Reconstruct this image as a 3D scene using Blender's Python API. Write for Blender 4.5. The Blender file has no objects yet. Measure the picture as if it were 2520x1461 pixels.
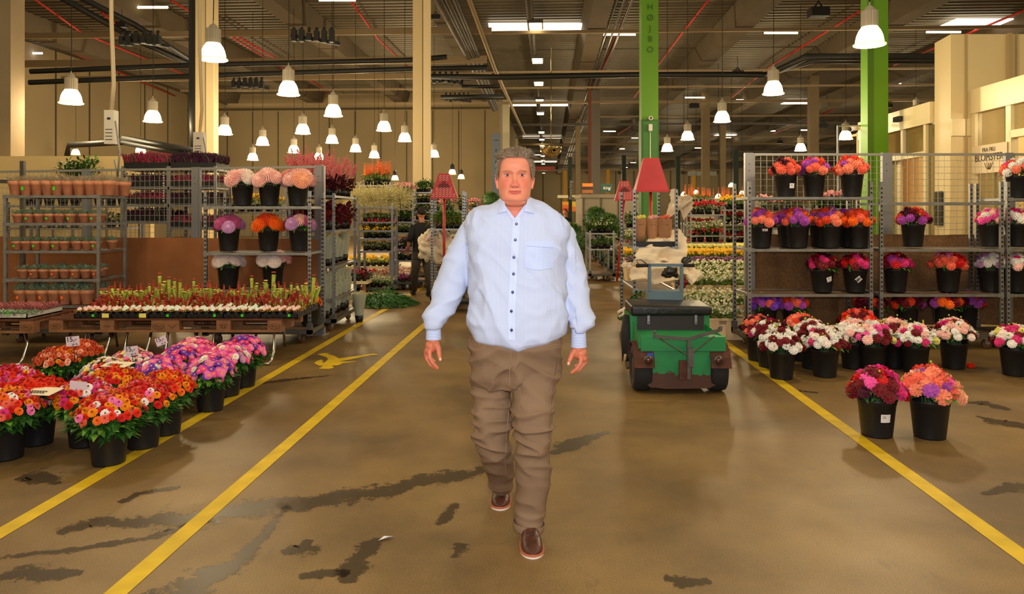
import bpy, bmesh, math, random
from mathutils import Vector, Matrix, noise
random.seed(7)
PI=math.pi; F=1850.0; CX=1260.0; HY=525.0; CH=1.53
C=bpy.context.scene.collection
sin,cos=math.sin,math.cos
# camera frame: X right, Y depth, Z up. A photo pixel at a known depth or height becomes a place in the hall.
def P(px,py,Y): return Vector(((px-CX)*Y/F, Y, CH-(py-HY)*Y/F))
def G(px,py,z=0.0):
    Y=(CH-z)*F/(py-HY); return Vector(((px-CX)*Y/F, Y, z))
AZ=math.atan(90/F)          # the aisle runs a little to the right of the view
def B(x,y,z=0): # hall coordinates -> world
    return Vector((x*cos(AZ)+y*sin(AZ), -x*sin(AZ)+y*cos(AZ), z))
# ---------- materials
MT={}
def lin(c): return tuple(((v/255)/12.92 if v/255<=.04045 else ((v/255+.055)/1.055)**2.4) for v in c)
def mat(n,col,rough=.6,metal=0,var=0,vs=20,bump=0,bs=60,emit=0,ecol=None,sss=0,trans=0,alpha=1,coat=0,spec=.5):
    if n in MT: return MT[n]
    m=bpy.data.materials.new(n); m.use_nodes=True; nt=m.node_tree; b=nt.nodes['Principled BSDF']
    c=lin(col)+(1,)
    b.inputs['Base Color'].default_value=c; b.inputs['Roughness'].default_value=rough; b.inputs['Metallic'].default_value=metal
    b.inputs['Specular IOR Level'].default_value=spec
    if coat: b.inputs['Coat Weight'].default_value=coat
    if emit: b.inputs['Emission Color'].default_value=lin(ecol or col)+(1,); b.inputs['Emission Strength'].default_value=emit
    if sss: b.inputs['Subsurface Weight'].default_value=sss; b.inputs['Subsurface Scale'].default_value=.012; b.inputs['Subsurface Radius'].default_value=(1,.35,.2)
    if trans: b.inputs['Transmission Weight'].default_value=trans
    if alpha<1: b.inputs['Alpha'].default_value=alpha
    if var or bump:
        tc=nt.nodes.new('ShaderNodeTexCoord')
    if var:
        nz=nt.nodes.new('ShaderNodeTexNoise'); nz.inputs['Scale'].default_value=vs; nz.inputs['Detail'].default_value=6
        nt.links.new(tc.outputs['Object'],nz.inputs['Vector'])
        r=nt.nodes.new('ShaderNodeMapRange'); r.inputs['From Min'].default_value=.3; r.inputs['From Max'].default_value=.7
        r.inputs['To Min'].default_value=1-var; r.inputs['To Max'].default_value=1+var
        nt.links.new(nz.outputs['Fac'],r.inputs['Value'])
        mx=nt.nodes.new('ShaderNodeVectorMath'); mx.operation='SCALE'; mx.inputs[0].default_value=c[:3]
        nt.links.new(r.outputs['Result'],mx.inputs['Scale']); nt.links.new(mx.outputs['Vector'],b.inputs['Base Color'])
    if bump:
        n2=nt.nodes.new('ShaderNodeTexNoise'); n2.inputs['Scale'].default_value=bs; n2.inputs['Detail'].default_value=4
        nt.links.new(tc.outputs['Object'],n2.inputs['Vector'])
        bp=nt.nodes.new('ShaderNodeBump'); bp.inputs['Strength'].default_value=bump; bp.inputs['Distance'].default_value=.01
        nt.links.new(n2.outputs['Fac'],bp.inputs['Height']); nt.links.new(bp.outputs['Normal'],b.inputs['Normal'])
    MT[n]=m; return m
# ---------- mesh builder
class MB:
    def __init__(s): s.v=[]; s.f=[]; s.m=[]; s.k=0; s.sm=[]; s.smooth=False
    def add(s,vs,fs,k=None,sm=None):
        o=len(s.v); s.v+= [tuple(v) for v in vs]
        k=s.k if k is None else k; sm=s.smooth if sm is None else sm
        for f in fs: s.f.append(tuple(i+o for i in f)); s.m.append(k); s.sm.append(sm)
        return s
    def box(s,c,d,rz=0,k=None,M=None):
        hx,hy,hz=d[0]/2,d[1]/2,d[2]/2; c=Vector(c); R=Matrix.Rotation(rz,3,'Z') if M is None else M
        vs=[c+R@Vector((x*hx,y*hy,z*hz)) for x in(-1,1) for y in(-1,1) for z in(-1,1)]
        return s.add(vs,[(0,1,3,2),(4,6,7,5),(0,4,5,1),(2,3,7,6),(0,2,6,4),(1,5,7,3)],k,False)
    def span(s,a,b,k=None): # box by two corners
        a=Vector(a); b=Vector(b); return s.box((a+b)/2,[abs(q) for q in (b-a)],0,k)
    def tube(s,pts,r,n=8,k=None,caps=True,sm=True):
        pts=[Vector(p) for p in pts]; N=len(pts); rs=r if isinstance(r,(list,tuple)) else [r]*N
        vs=[]; up=None
        for i,p in enumerate(pts):
            t=(pts[min(i+1,N-1)]-pts[max(i-1,0)])
            if t.length<1e-9: t=Vector((0,0,1))
            t.normalize()
            if up is None: up=Vector((0,0,1)) if abs(t.z)<.9 else Vector((1,0,0))
            a=t.cross(up)
            if a.length<1e-4: a=t.cross(Vector((.3,1,.2)))
            a.normalize(); b=t.cross(a).normalized(); up=-b if False else up
            for j in range(n):
                q=2*PI*j/n; vs.append(p+a*(cos(q)*rs[i])+b*(sin(q)*rs[i]))
        fs=[(i*n+j,i*n+(j+1)%n,(i+1)*n+(j+1)%n,(i+1)*n+j) for i in range(N-1) for j in range(n)]
        s.add(vs,fs,k,sm)
        if caps:
            o=len(s.v)-len(vs)
            for base,rev in((0,True),((N-1)*n,False)):
                f=tuple(o+base+j for j in range(n)); s.f.append(f[::-1] if rev else f); s.m.append(s.k if k is None else k); s.sm.append(False)
        return s
    def bar(s,a,b,w,h=None,k=None): # rectangular bar between two points
        a=Vector(a); b=Vector(b); d=b-a; L=d.length; h=h or w
        z=d.normalized(); up=Vector((0,0,1)) if abs(z.z)<.95 else Vector((0,1,0))
        x=z.cross(up).normalized(); y=x.cross(z).normalized()
        M=Matrix((x,z,y)).transposed(); return s.box((a+b)/2,(w,L,h),0,k,M)
    def lathe(s,prof,n=24,c=(0,0,0),k=None,sm=True,wob=None,axis=None):
        c=Vector(c); vs=[]
        R=Vector((0,0,1)).rotation_difference(Vector(axis)).to_matrix() if axis else None
        for (r,z) in prof:
            for j in range(n):
                q=2*PI*j/n; w=wob(q,z) if wob else 1
                v=Vector((r*w*cos(q),r*w*sin(q),z)); vs.append(c+(R@v if R else v))
        N=len(prof); fs=[(i*n+j,i*n+(j+1)%n,(i+1)*n+(j+1)%n,(i+1)*n+j) for i in range(N-1) for j in range(n)]
        return s.add(vs,fs,k,sm)
    def ell(s,c,r,n=12,m=8,k=None,jit=0,sm=True,seed=0):
        c=Vector(c); vs=[]; r=r if isinstance(r,(tuple,list)) else (r,r,r)
        for i in range(m+1):
            t=PI*i/m
            for j in range(n):
                q=2*PI*j/n; d=Vector((sin(t)*cos(q),sin(t)*sin(q),cos(t)))
                w=1+(jit*noise.noise(d*2.3+Vector((seed,0,0))) if jit else 0)
                vs.append(c+Vector((d.x*r[0]*w,d.y*r[1]*w,d.z*r[2]*w)))
        fs=[(i*n+j,(i+1)*n+j,(i+1)*n+(j+1)%n,i*n+(j+1)%n) for i in range(m) for j in range(n)]
        return s.add(vs,fs,k,sm)
    def prism(s,poly,t,M,k=None): # 2D polygon (x,y) extruded t along z then placed by 4x4
        n=len(poly); vs=[M@Vector((x,y,0)) for x,y in poly]+[M@Vector((x,y,t)) for x,y in poly]
        fs=[tuple(range(n))[::-1],tuple(range(n,2*n))]+[(i,(i+1)%n,n+(i+1)%n,n+i) for i in range(n)]
        return s.add(vs,fs,k,False)
    def join(s,o,M=None,kmap=None):
        vs=[M@Vector(v) for v in o.v] if M else o.v
        b=len(s.v); s.v+=[tuple(v) for v in vs]
        for f,k,sm in zip(o.f,o.m,o.sm):
            s.f.append(tuple(i+b for i in f)); s.m.append(kmap[k] if kmap else k); s.sm.append(sm)
        return s
    def mesh(s,name,mats):
        me=bpy.data.meshes.new(name); me.from_pydata(s.v,[],s.f)
        for m in (mats if isinstance(mats,(list,tuple)) else [mats]): me.materials.append(m)
        me.polygons.foreach_set('material_index',s.m); me.polygons.foreach_set('use_smooth',s.sm)
        me.update(); return me
    def build(s,name,mats,parent=None,loc=(0,0,0),rz=0):
        return link(name,s.mesh(name,mats),parent,loc,rz)
def link(name,me,parent=None,loc=(0,0,0),rot=0,scale=None):
    o=bpy.data.objects.new(name,me); C.objects.link(o); o.location=loc
    if rot: o.rotation_euler=rot if isinstance(rot,(tuple,list)) or hasattr(rot,'x') else (0,0,rot)
    if scale: o.scale=(scale,)*3 if isinstance(scale,(int,float)) else scale
    if parent: o.parent=parent
    return o
def tag(o,label=None,cat=None,group=None,kind=None):
    if label: o['label']=label
    if cat: o['category']=cat
    if group: o['group']=group
    if kind: o['kind']=kind
    return o
def T(name,label,cat,loc=(0,0,0),rz=0,group=None):
    o=link(name,None,None,loc,rz); o.empty_display_size=.1; return tag(o,label,cat,group)
def S(o): o['kind']='structure'; return o
def frame(px=None): pass
def textmesh(body,size,align='CENTER',extr=.001,shear=0):
    cu=bpy.data.curves.new('t','FONT'); cu.body=body; cu.size=size; cu.align_x=align; cu.align_y='CENTER'; cu.extrude=extr; cu.shear=shear
    o=bpy.data.objects.new('t',cu); C.objects.link(o); dg=bpy.context.evaluated_depsgraph_get(); dg.update()
    me=bpy.data.meshes.new_from_object(o.evaluated_get(dg)); bpy.data.objects.remove(o); me.materials.clear(); return me
def text(name,body,size,m,parent,loc,rz=0,**kw): # upright text facing -Y
    me=textmesh(body,size,**kw); me.materials.append(m)
    return link(name,me,parent,loc,(PI/2,0,rz))
def ORD(i): return ['first','second','third','fourth','fifth','sixth','seventh','eighth','ninth','tenth','eleventh','twelfth','thirteenth','fourteenth','fifteenth','sixteenth'][i]
# common materials
galv=mat('galvanised steel',(150,150,150),.38,.75,.18,12)
galvd=mat('galvanised dark',(96,92,86),.5,.6,.2,9)
slot=mat('slot dark',(22,22,24),.8)
alu=mat('aluminium post',(150,150,152),.4,.6,.05,6)
wire=mat('wire mesh',(168,166,158),.4,.6)
black=mat('bucket black',(25,25,27),.42,0,.12,14)
tray=mat('tray black',(16,16,17),.45)
wood=mat('pallet wood',(138,92,58),.75,0,.25,9,.3,30)
woodd=mat('wet pallet top',(96,56,38),.4,0,.25,9)
cream=mat('cream panel',(205,190,150),.5,0,.05,2)
conc=mat('column concrete',(146,128,98),.85,0,.12,1.2,.15,20)
white=mat('white paper',(232,226,226),.6)
yel=mat('yellow floor paint',(214,176,12),.6,0,.16,7)
ink=mat('ink',(40,38,44),.7)
green_st=mat('green sticker',(60,225,30),.5)
orange_st=mat('orange sticker',(245,110,20),.5)
terra=mat('terracotta',(214,142,102),.8,0,.18,14,.1,60)
chrome=mat('chrome leg',(190,185,178),.22,1)
red=mat('red lacquer',(190,38,44),.45,0,.1,5)
rubber=mat('rubber',(28,26,26),.8,0,.15,20)
brownwheel=mat('caster brown',(92,58,34),.6,0,.2,20)
blackpipe=mat('black pipe',(24,23,22),.5)
lightpipe=mat('light pipe',(150,130,100),.5,.2)
# ---------- camera, world, view
cam=bpy.data.cameras.new('camera'); co=bpy.data.objects.new('camera',cam); C.objects.link(co)
co.location=(0,0,CH); co.rotation_euler=(PI/2,0,0); cam.sensor_width=36; cam.lens=36*F/2520; cam.shift_y=-(730.5-HY)/2520
cam.clip_end=400; cam.clip_start=.05
sc=bpy.context.scene; sc.camera=co
sc.view_settings.view_transform='Standard'; sc.view_settings.look='None'; sc.view_settings.gamma=1; sc.view_settings.exposure=0.0
w=bpy.data.worlds.new('hall air'); sc.world=w; w.use_nodes=True
bg=w.node_tree.nodes['Background']; bg.inputs[0].default_value=(1,.80,.46,1); bg.inputs[1].default_value=.42
def area(name,loc,size,power,col,target=None,rot=None):
    l=bpy.data.lights.new(name,'AREA'); l.size=size; l.energy=power; l.color=col
    o=bpy.data.objects.new(name,l); C.objects.link(o); o.location=loc
    if target: o.rotation_euler=(Vector(target)-Vector(loc)).to_track_quat('-Z','Y').to_euler()
    return o
def point(name,loc,r,power,col,parent=None):
    l=bpy.data.lights.new(name,'POINT'); l.shadow_soft_size=r; l.energy=power; l.color=col
    o=bpy.data.objects.new(name,l); C.objects.link(o); o.location=loc
    if parent: o.parent=parent
    return o
area('camera_flash',(.12,-.05,1.78),.22,118,(.88,.92,1),(0,5,1.0))
# ================= HALL =================
fl=mat('hall floor concrete',(120,100,72),.5)
nt=fl.node_tree; b=nt.nodes['Principled BSDF']
tc=nt.nodes.new('ShaderNodeTexCoord')
def nz(scale,detail=8,vec=None,rough=.6):
    n=nt.nodes.new('ShaderNodeTexNoise'); n.inputs['Scale'].default_value=scale; n.inputs['Detail'].default_value=detail; n.inputs['Roughness'].default_value=rough
    nt.links.new(vec or tc.outputs['Object'],n.inputs['Vector']); return n.outputs['Fac']
def ramp(fac,stops):
    r=nt.nodes.new('ShaderNodeValToRGB'); e=r.color_ramp.elements
    while len(e)<len(stops): e.new(.5)
    for x,(p,c) in zip(e,stops): x.position=p; x.color=tuple(lin(c))+(1,)
    nt.links.new(fac,r.inputs['Fac']); return r.outputs['Color']
def mixc(fac,a,bb,mode='MIX'):
    m=nt.nodes.new('ShaderNodeMix'); m.data_type='RGBA'; m.blend_type=mode
    if isinstance(fac,float): m.inputs['Factor'].default_value=fac
    else: nt.links.new(fac,m.inputs['Factor'])
    nt.links.new(a,m.inputs[6]); nt.links.new(bb,m.inputs[7]); return m.outputs[2]
c1=ramp(nz(.9,10),[(.34,(104,80,46)),(.5,(130,101,57)),(.66,(150,118,68))])
c2=ramp(nz(150,3),[(.36,(150,150,150)),(.58,(255,255,255))])
col=mixc(.55,c1,c2,'MULTIPLY')
mp=nt.nodes.new('ShaderNodeMapping'); mp.inputs['Scale'].default_value=(2.2,.8,1); mp.inputs['Rotation'].default_value=(0,0,.35); nt.links.new(tc.outputs['Object'],mp.inputs['Vector'])
sp=ramp(nz(2.6,9,mp.outputs['Vector'],.72),[(.60,(0,0,0)),(.66,(255,255,255))])
dk=nt.nodes.new('ShaderNodeRGB'); dk.outputs[0].default_value=tuple(lin((104,78,46)))+(1,)
sc2=nt.nodes.new('ShaderNodeMath'); sc2.operation='MULTIPLY'; sc2.inputs[1].default_value=.5; nt.links.new(sp,sc2.inputs[0])
col=mixc(sc2.outputs[0],col,dk.outputs[0]); nt.links.new(col,b.inputs['Base Color'])
rr=nt.nodes.new('ShaderNodeMapRange'); rr.inputs['To Min'].default_value=.34; rr.inputs['To Max'].default_value=.62; nt.links.new(nz(1.7,6),rr.inputs['Value']); nt.links.new(rr.outputs['Result'],b.inputs['Roughness'])
bp=nt.nodes.new('ShaderNodeBump'); bp.inputs['Strength'].default_value=.06; bp.inputs['Distance'].default_value=.001; nt.links.new(nz(220,3),bp.inputs['Height']); nt.links.new(bp.outputs['Normal'],b.inputs['Normal'])
m=MB(); m.add([(-70,-8,0),(90,-8,0),(90,170,0),(-70,170,0)],[(0,1,2,3)]); FLOOR=S(m.build('floor',fl))
# wet stains: irregular flat puddles with their own outline
wet=mat('wet concrete',(66,50,30),.36); nt=wet.node_tree; b=nt.nodes['Principled BSDF']
tc=nt.nodes.new('ShaderNodeTexCoord'); at=nt.nodes.new('ShaderNodeAttribute'); at.attribute_name='edge'
n1=nz(7,12,None,.82)
n2_=nt.nodes.new('ShaderNodeMath'); n2_.operation='MULTIPLY_ADD'; n2_.inputs[1].default_value=3.2; n2_.inputs[2].default_value=-1.1; nt.links.new(n1,n2_.inputs[0]); ad=nt.nodes.new('ShaderNodeMath'); ad.operation='ADD'; nt.links.new(at.outputs['Fac'],ad.inputs[0]); nt.links.new(n2_.outputs[0],ad.inputs[1])
mr=nt.nodes.new('ShaderNodeMapRange'); mr.inputs['From Min'].default_value=.95; mr.inputs['From Max'].default_value=1.06; mr.inputs['To Max'].default_value=.72; nt.links.new(ad.outputs[0],mr.inputs['Value']); nt.links.new(mr.outputs['Result'],b.inputs['Alpha'])
def stain(pts,wd,name='wet_stain'):
    # pts: floor pixels along the streak, wd: half widths in metres
    q=[];w2=[];g_=[G(*p) for p in pts]
    ext=(g_[0]-g_[1])*.25; g_=[g_[0]+ext]+g_+[g_[-1]+(g_[-1]-g_[-2])*.25]; wd=[wd[0]]+wd+[wd[-1]]
    for i in range(len(g_)-1):
        for k in range(6): q.append(g_[i].lerp(g_[i+1],k/6)); w2.append(max(.03,wd[i]+(wd[i+1]-wd[i])*k/6))
    q.append(g_[-1]); w2.append(.03); wd=w2; N=len(q); vs=[]; ev=[]; fs=[]
    for i in range(N):
        t=(q[min(i+1,N-1)]-q[max(i-1,0)]).normalized(); n=Vector((-t.y,t.x,0))
        for j in range(5):
            s=(j-2)/2; vs.append(q[i]+n*(s*wd[i]*1.9)); e=(1-abs(s))*min(1,i/5,(N-1-i)/5)
            if i in(0,N-1): e=0
            ev.append(e*.9)
    for i in range(N-1):
        for j in range(4): fs.append((i*5+j,i*5+j+1,(i+1)*5+j+1,(i+1)*5+j))
    m=MB(); m.add([(v.x,v.y,.0012) for v in vs],fs); me=m.mesh(name,wet)
    a=me.attributes.new('edge','FLOAT','POINT')
    for i,e in enumerate(ev): a.data[i].value=e
    return me
stl=[([(150,1310),(230,1285),(420,1280),(520,1270),(620,1250),(760,1235),(900,1215),(1050,1180),(1150,1165),(1220,1150)],[.05,.07,.10,.12,.12,.1,.1,.09,.08,.04],'long dark wet streak across the walking lane'),
([(40,1180),(70,1172),(110,1180),(140,1190)],[.02,.09,.09,.03],'dark wet patch left of the front zinnia bucket'),
([(300,1235),(340,1215),(400,1205),(440,1200)],[.02,.04,.03,.01],'thin wet splash by the left yellow line'),
([(0,1420),(60,1412),(150,1412),(200,1408)],[.05,.09,.06,.02],'wet patch in the lower left corner'),
([(400,1480),(470,1440),(560,1400),(640,1330),(700,1250)],[.1,.1,.07,.03,.02],'wet tyre track beside the second yellow line'),
([(700,1360),(740,1350),(760,1330)],[.02,.1,.02],'dark angular stain left of the striding foot'),
([(850,1430),(880,1380),(910,1340),(930,1325)],[.04,.06,.05,.01],'slanting stain behind a white scrap'),
([(1120,1370),(1128,1350),(1135,1338)],[.03,.04,.01],'small stain beside the front shoe'),
([(1360,1115),(1390,1100),(1430,1085),(1490,1065)],[.02,.1,.08,.02],'wet streak right of the man’s leg'),
([(740,1420),(790,1410),(850,1412)],[.01,.04,.01],'thin mottled stain near the bottom edge'),
([(2380,990),(2420,992),(2450,1000),(2480,1008)],[.02,.08,.08,.02],'wet patch right of the coral dahlias'),
([(2410,1025),(2460,1040),(2530,1050)],[.02,.12,.1],'wet patch near the right edge'),
([(1940,962),(1975,962),(2010,966)],[.02,.05,.01],'small wet spot on the right yellow line'),
([(2430,1215),(2500,1200),(2560,1190)],[.02,.06,.05],'wet patch on the right floor edge'),
([(1200,1190),(1190,1230)],[.02,.02],'x'),([(600,950),(700,935),(800,925)],[.01,.06,.01],'faint damp mark between the two left lines'),
([(1080,1290),(1110,1255),(1125,1240)],[.01,.03,.01],'short tyre mark left of the man'),([(1640,1425),(1680,1430),(1740,1428)],[.02,.07,.02],'faint damp mark at the bottom right'),
([(20,1370),(200,1350),(380,1320),(500,1285)],[.01,.02,.02,.01],'thin curved wet line at lower left'),([(100,1330),(260,1305)],[.01,.01],'x')]
for p,wd,l in stl:
    if l=='x' or len(p)<3: continue
    link('stain',stain(p,wd),FLOOR)['label']='dark wet stain'
# yellow floor lines
def fline(p,q,w,name):
    p=G(*p); q=G(*q); t=(q-p).normalized(); n=Vector((-t.y,t.x,0))*w/2; m=MB()
    N=24
    vs=[]
    for i in range(N+1):
        c=p.lerp(q,i/N); c.z=.0022; vs+= [c-n,c+n]
    m.add(vs,[(2*i,2*i+2,2*i+3,2*i+1) for i in range(N)]); S(m.build(name,yel))
fline((-130,1388),(1100,672),.095,'trim_1'); fline((180,1552),(1130,725),.095,'trim_2')
fline((2700,1500),(1700,782),.10,'trim_3')
fline((1545,690),(1405,556),.12,'trim_4'); fline((1440,620),(1462,616),.1,'trim_5')
# painted walking figure between the lines
fx=[(780,872),(795,869),(812,869),(805,871),(822,875),(834,882),(918,870),(934,873),(926,874),(916,874),(845,888),(834,890),(877,889),(877,890),(843,894),(833,899),(814,900),(822,903),(819,906),(810,908),(790,908),(784,907),(795,901),(785,900),(777,896),(773,893),(780,888),(791,885),(795,888),(793,892),(797,893),(803,889),(807,884),(803,879),(793,876)]
bmf=bmesh.new(); vv=[bmf.verts.new((G(*p).x,G(*p).y,.0025)) for p in fx]; ff=bmf.faces.new(vv); bmesh.ops.triangulate(bmf,faces=[ff]); bmesh.ops.recalc_face_normals(bmf,faces=bmf.faces)
me=bpy.data.meshes.new('painted_figure'); bmf.to_mesh(me); bmf.free(); me.materials.append(yel)
S(link('trim_6',me))
# --- ceiling: corrugated deck
ZC=9.6
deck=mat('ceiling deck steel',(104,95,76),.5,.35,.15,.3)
m=MB(); vs=[];fs=[]; y=20; i=0
while y<150:
    for (dy,dz) in((0,0),(.16,0),(.2,.09),(.38,.09),(.42,0)):
        if dy<.42:
            vs+=[B(-60,y+dy,ZC+dz),B(75,y+dy,ZC+dz)]
    y+=.42
n=len(vs)//2; fs=[(2*i,2*i+1,2*i+3,2*i+2) for i in range(n-1)]
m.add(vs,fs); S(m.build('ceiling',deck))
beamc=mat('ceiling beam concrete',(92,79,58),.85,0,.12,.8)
for i,bx in enumerate((-27.2,-21.4,-15.6,-9.8,-4.0,1.9,7.7,13.5,19.4,25.2,31,37)):
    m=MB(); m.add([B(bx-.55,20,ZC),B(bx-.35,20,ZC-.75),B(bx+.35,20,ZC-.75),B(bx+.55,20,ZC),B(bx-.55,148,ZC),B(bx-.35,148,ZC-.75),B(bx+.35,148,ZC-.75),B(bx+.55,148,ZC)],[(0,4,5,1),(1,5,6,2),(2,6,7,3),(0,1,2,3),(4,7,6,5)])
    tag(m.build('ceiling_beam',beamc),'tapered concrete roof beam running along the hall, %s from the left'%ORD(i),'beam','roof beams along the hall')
# cross rails (cable trays / purlins) along X
rails=[(29,8.6,-30,-2.2,.22,lightpipe),(31.5,8.0,-24,-2.6,.3,lightpipe),(33,7.6,-22,-2.5,.25,lightpipe),(36,8.3,-3,32,.08,lightpipe),(30,8.75,-3,40,.12,lightpipe),(40,8.2,-20,36,.1,lightpipe),(46,8.3,-20,40,.16,lightpipe),(52,8.2,3,40,.1,lightpipe),(60,8.6,-3,48,.18,galvd),(68,8.4,-3,48,.12,lightpipe),(76,8.5,-3,50,.18,lightpipe),(86,8.5,-3,52,.15,galvd),(96,8.4,-3,55,.15,lightpipe),(108,8.4,-3,58,.2,galvd),(120,8.4,-3,60,.25,lightpipe)]
for i,(yy,zz,x0,x1,wd,mt) in enumerate(rails):
    m=MB(); m.bar(B(x0,yy,zz),B(x1,yy,zz),.12,wd,0)
    tag(m.build('cable_rail',[mt]),'pale metal rail crossing the hall under the roof, %s from the front'%ORD(i if i<16 else 15),'rail','cross rails under the roof')
# black water pipes
def pipe(lbl,pts,r,mt=blackpipe,name='ceiling_pipe',grp='pipes under the roof'):
    m=MB(); m.tube(pts,r,10); return tag(m.build(name,mt),lbl,'pipe',grp)
def PB(px,py,Y): return P(px,py,Y)
pipe('upper of two black pipes crossing left of the white column',[P(75,176,22),P(480,160,22),P(1010,148,22),P(1100,140,22)],.075)
pipe('lower of two black pipes crossing left of the white column',[P(72,203,22),P(480,187,22),P(1010,170,22),P(1200,166,22)],.075)
pipe('black pipe dropping down the left side of the white column',[P(476,-60,19),P(476,300,19),P(480,372,19)],.11)
pipe('thick dark pipe descending from the upper left to the white column',[P(90,-40,20),P(250,50,21),P(360,110,22),P(470,160,23)],.09)
pipe('twin of the thick dark pipe at upper left',[P(150,-30,20),P(330,60,21),P(470,150,23)],.08)
pipe('black pipe crossing in front of the bright green pillar',[P(1060,188,24),P(1240,190,24),P(1560,184,24),P(1760,184,24),P(1890,184,24),P(1985,140,19),P(2300,140,19)],.09)
pipe('second black pipe bending towards the cream room',[P(1880,186,24.3),P(2000,150,19.3),P(2300,150,19.3)],.07)
pipe('black pipe ending in valves behind the central column',[P(1085,240,34),P(1240,238,34)],.12)
pipe('black bent pipe above the striped column corner',[P(1137,186,26),P(1138,213,26),P(1230,213,26)],.07)
pipe('black pipe sloping down behind the heather racks',[P(165,384,15),P(170,357,15),P(300,350,15),P(305,340,15),P(480,372,13)],.06)
pipe('second black pipe sloping down behind the heather racks',[P(300,350,15),P(480,384,13)],.05)
for k,(px0,px1,off) in enumerate(((1072,1216,0),(1096,1222,1),(1118,1226,2))):
    pipe(['wide silver duct running along the aisle left side','middle silver duct running along the aisle left side','narrow silver duct running along the aisle left side'][k],[P(px0-22,-60,21),P((px0-22)*.45+px1*.55,115 if k<3 else 0,30),P(px1,268,44)],[.16,.1,.07][k],galvd)
pipe('pale conduit slanting down along the aisle',[P(1148,-20,18),P(1218,170,24),P(1290,330,40)],.06,lightpipe)
for k in range(6):
    pipe('thin silver conduit in the bundle right of the aisle lights, %s from the left'%ORD(k),[B(1.55+k*.28,24,ZC-.55),B(1.55+k*.28,120,ZC-.55)],.05,galv)
redp=mat('red sprinkler pipe',(190,40,28),.5)
for k,pp in enumerate([[(60,-20,30),(200,80,36),(470,190,48)],[(30,70,34),(180,130,40),(440,240,54)],[(250,30,32),(320,90,34),(480,175,42)],[(420,0,29),(520,60,34),(700,170,46)],[(840,-30,28),(930,95,35),(1010,170,43)],[(560,75,34),(690,150,40),(830,240,55)],[(1560,-10,28),(1500,130,40),(1440,260,60)],[(1760,-20,27),(1680,80,34),(1560,240,55)],[(2120,25,26),(1900,160,32),(1800,240,40)],[(2560,10,22),(2400,75,25),(2200,160,30)],[(1650,250,60),(1520,330,90)],[(2050,270,50),(1900,330,60)]]):
    pts=[P(a,b_,(ZC-.35-CH)*F/(HY-b_)) for a,b_,Y in pp]
    pipe('thin red sprinkler pipe under the roof, %s from the left'%ORD(k),pts,.045,redp,'sprinkler_pipe','red sprinkler pipes')
# --- skylights
sky=mat('skylight glass',(255,250,240),.3,emit=2.6,ecol=(255,244,225))
n=1
for (px0,px1,py,Z) in ((1203,1442,68,None),(1262,1402,257,None),(1286,1382,338,None),(2330,2560,57,None),(1930,2050,252,None),(1760,1842,333,None),(1300,1370,398,None)):
    Z=(ZC-.16-CH)*F/(HY-py); a=P(px0,py,Z); c=P(px1,py,Z); d=1.4
    m=MB(); m.span((a.x,a.y-d*.5,a.z-.02),(c.x,a.y+d*.5,a.z+.02)); S(m.build('window_%d'%n,sky)); n+=1
# --- walls
cw=mat('grey concrete wall panel',(150,132,98),.85,0,.1,.25,.1,8)
seam=mat('panel seam',(84,72,52),.9)
LX=-24.5; BY=50.0
m=MB(); m.add([B(LX,28,0),B(LX,BY,0),B(LX,BY,ZC),B(LX,28,ZC)],[(3,2,1,0)],0)
for k in range(1,9):
    y=28+k*2.75; m.box(B(LX+.02,y,ZC/2),(.05,.06,ZC),-AZ,1)
S(m.build('wall_left',[cw,seam]))
m=MB(); m.add([B(LX,BY,0),B(-3.3,BY,0),B(-3.3,BY,ZC),B(LX,BY,ZC)],[(3,2,1,0)],0)
for k in range(12): m.box(B(LX+1+k*1.75,BY-.03,ZC/2-.6),(.05,.05,ZC-1.2),-AZ,1)
m.box(B((LX-3.3)/2,BY-.05,ZC-1.05),(-3.3-LX,.06,.12),-AZ,1)
S(m.build('wall_back',[cw,seam]))
m=MB(); m.span((-.22,-.22,0),(.22,.22,ZC-.6)); mb=mat('brushed metal cladding',(214,204,170),.3,.3)
o=m.build('corner_cladding',mb,None,B(-2.8,49.6,0),-AZ); tag(o,'tall brushed metal corner strip at the end of the concrete wall','cladding')
m=MB(); m.add([B(-3.3,BY,0),B(-3.3,142,0),B(-3.3,142,ZC),B(-3.3,BY,ZC)],[(3,2,1,0)],0); S(m.build('wall_aisle',cw))
m=MB(); m.add([B(-3.3,142,0),B(80,142,0),B(80,142,ZC),B(-3.3,142,ZC)],[(3,2,1,0)],0)
for k in range(24): m.box(B(-1+k*3.4,141.9,ZC/2),(.12,.1,ZC),-AZ,1)
S(m.build('wall_far',[mat('far wall panel',(146,132,104),.8,0,.06,.2),seam]))
m=MB(); m.add([B(46,30,0),B(46,142,0),B(46,142,ZC),B(46,30,ZC)],[(0,1,2,3)],0); S(m.build('wall_right',cw))
# blue grey banner with vertical letters on the wall corner, and the small black speaker box
m=MB(); m.span((-.27,-.03,0),(.27,.03,5.2)); p=P(1221,480,47)
bn=m.build('wall_banner',mat('banner blue grey',(108,120,138),.6),None,(p.x,p.y,1.35)); tag(bn,'blue grey vertical banner with dark letters on the concrete wall beside the aisle','banner')
for k,ch in enumerate('EMBAK'): text('lettering',ch,.24,ink,bn,(0,-.05,4.1-k*.36))
text('lettering','HØJBO',.09,ink,bn,(0,-.05,4.75))
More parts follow.
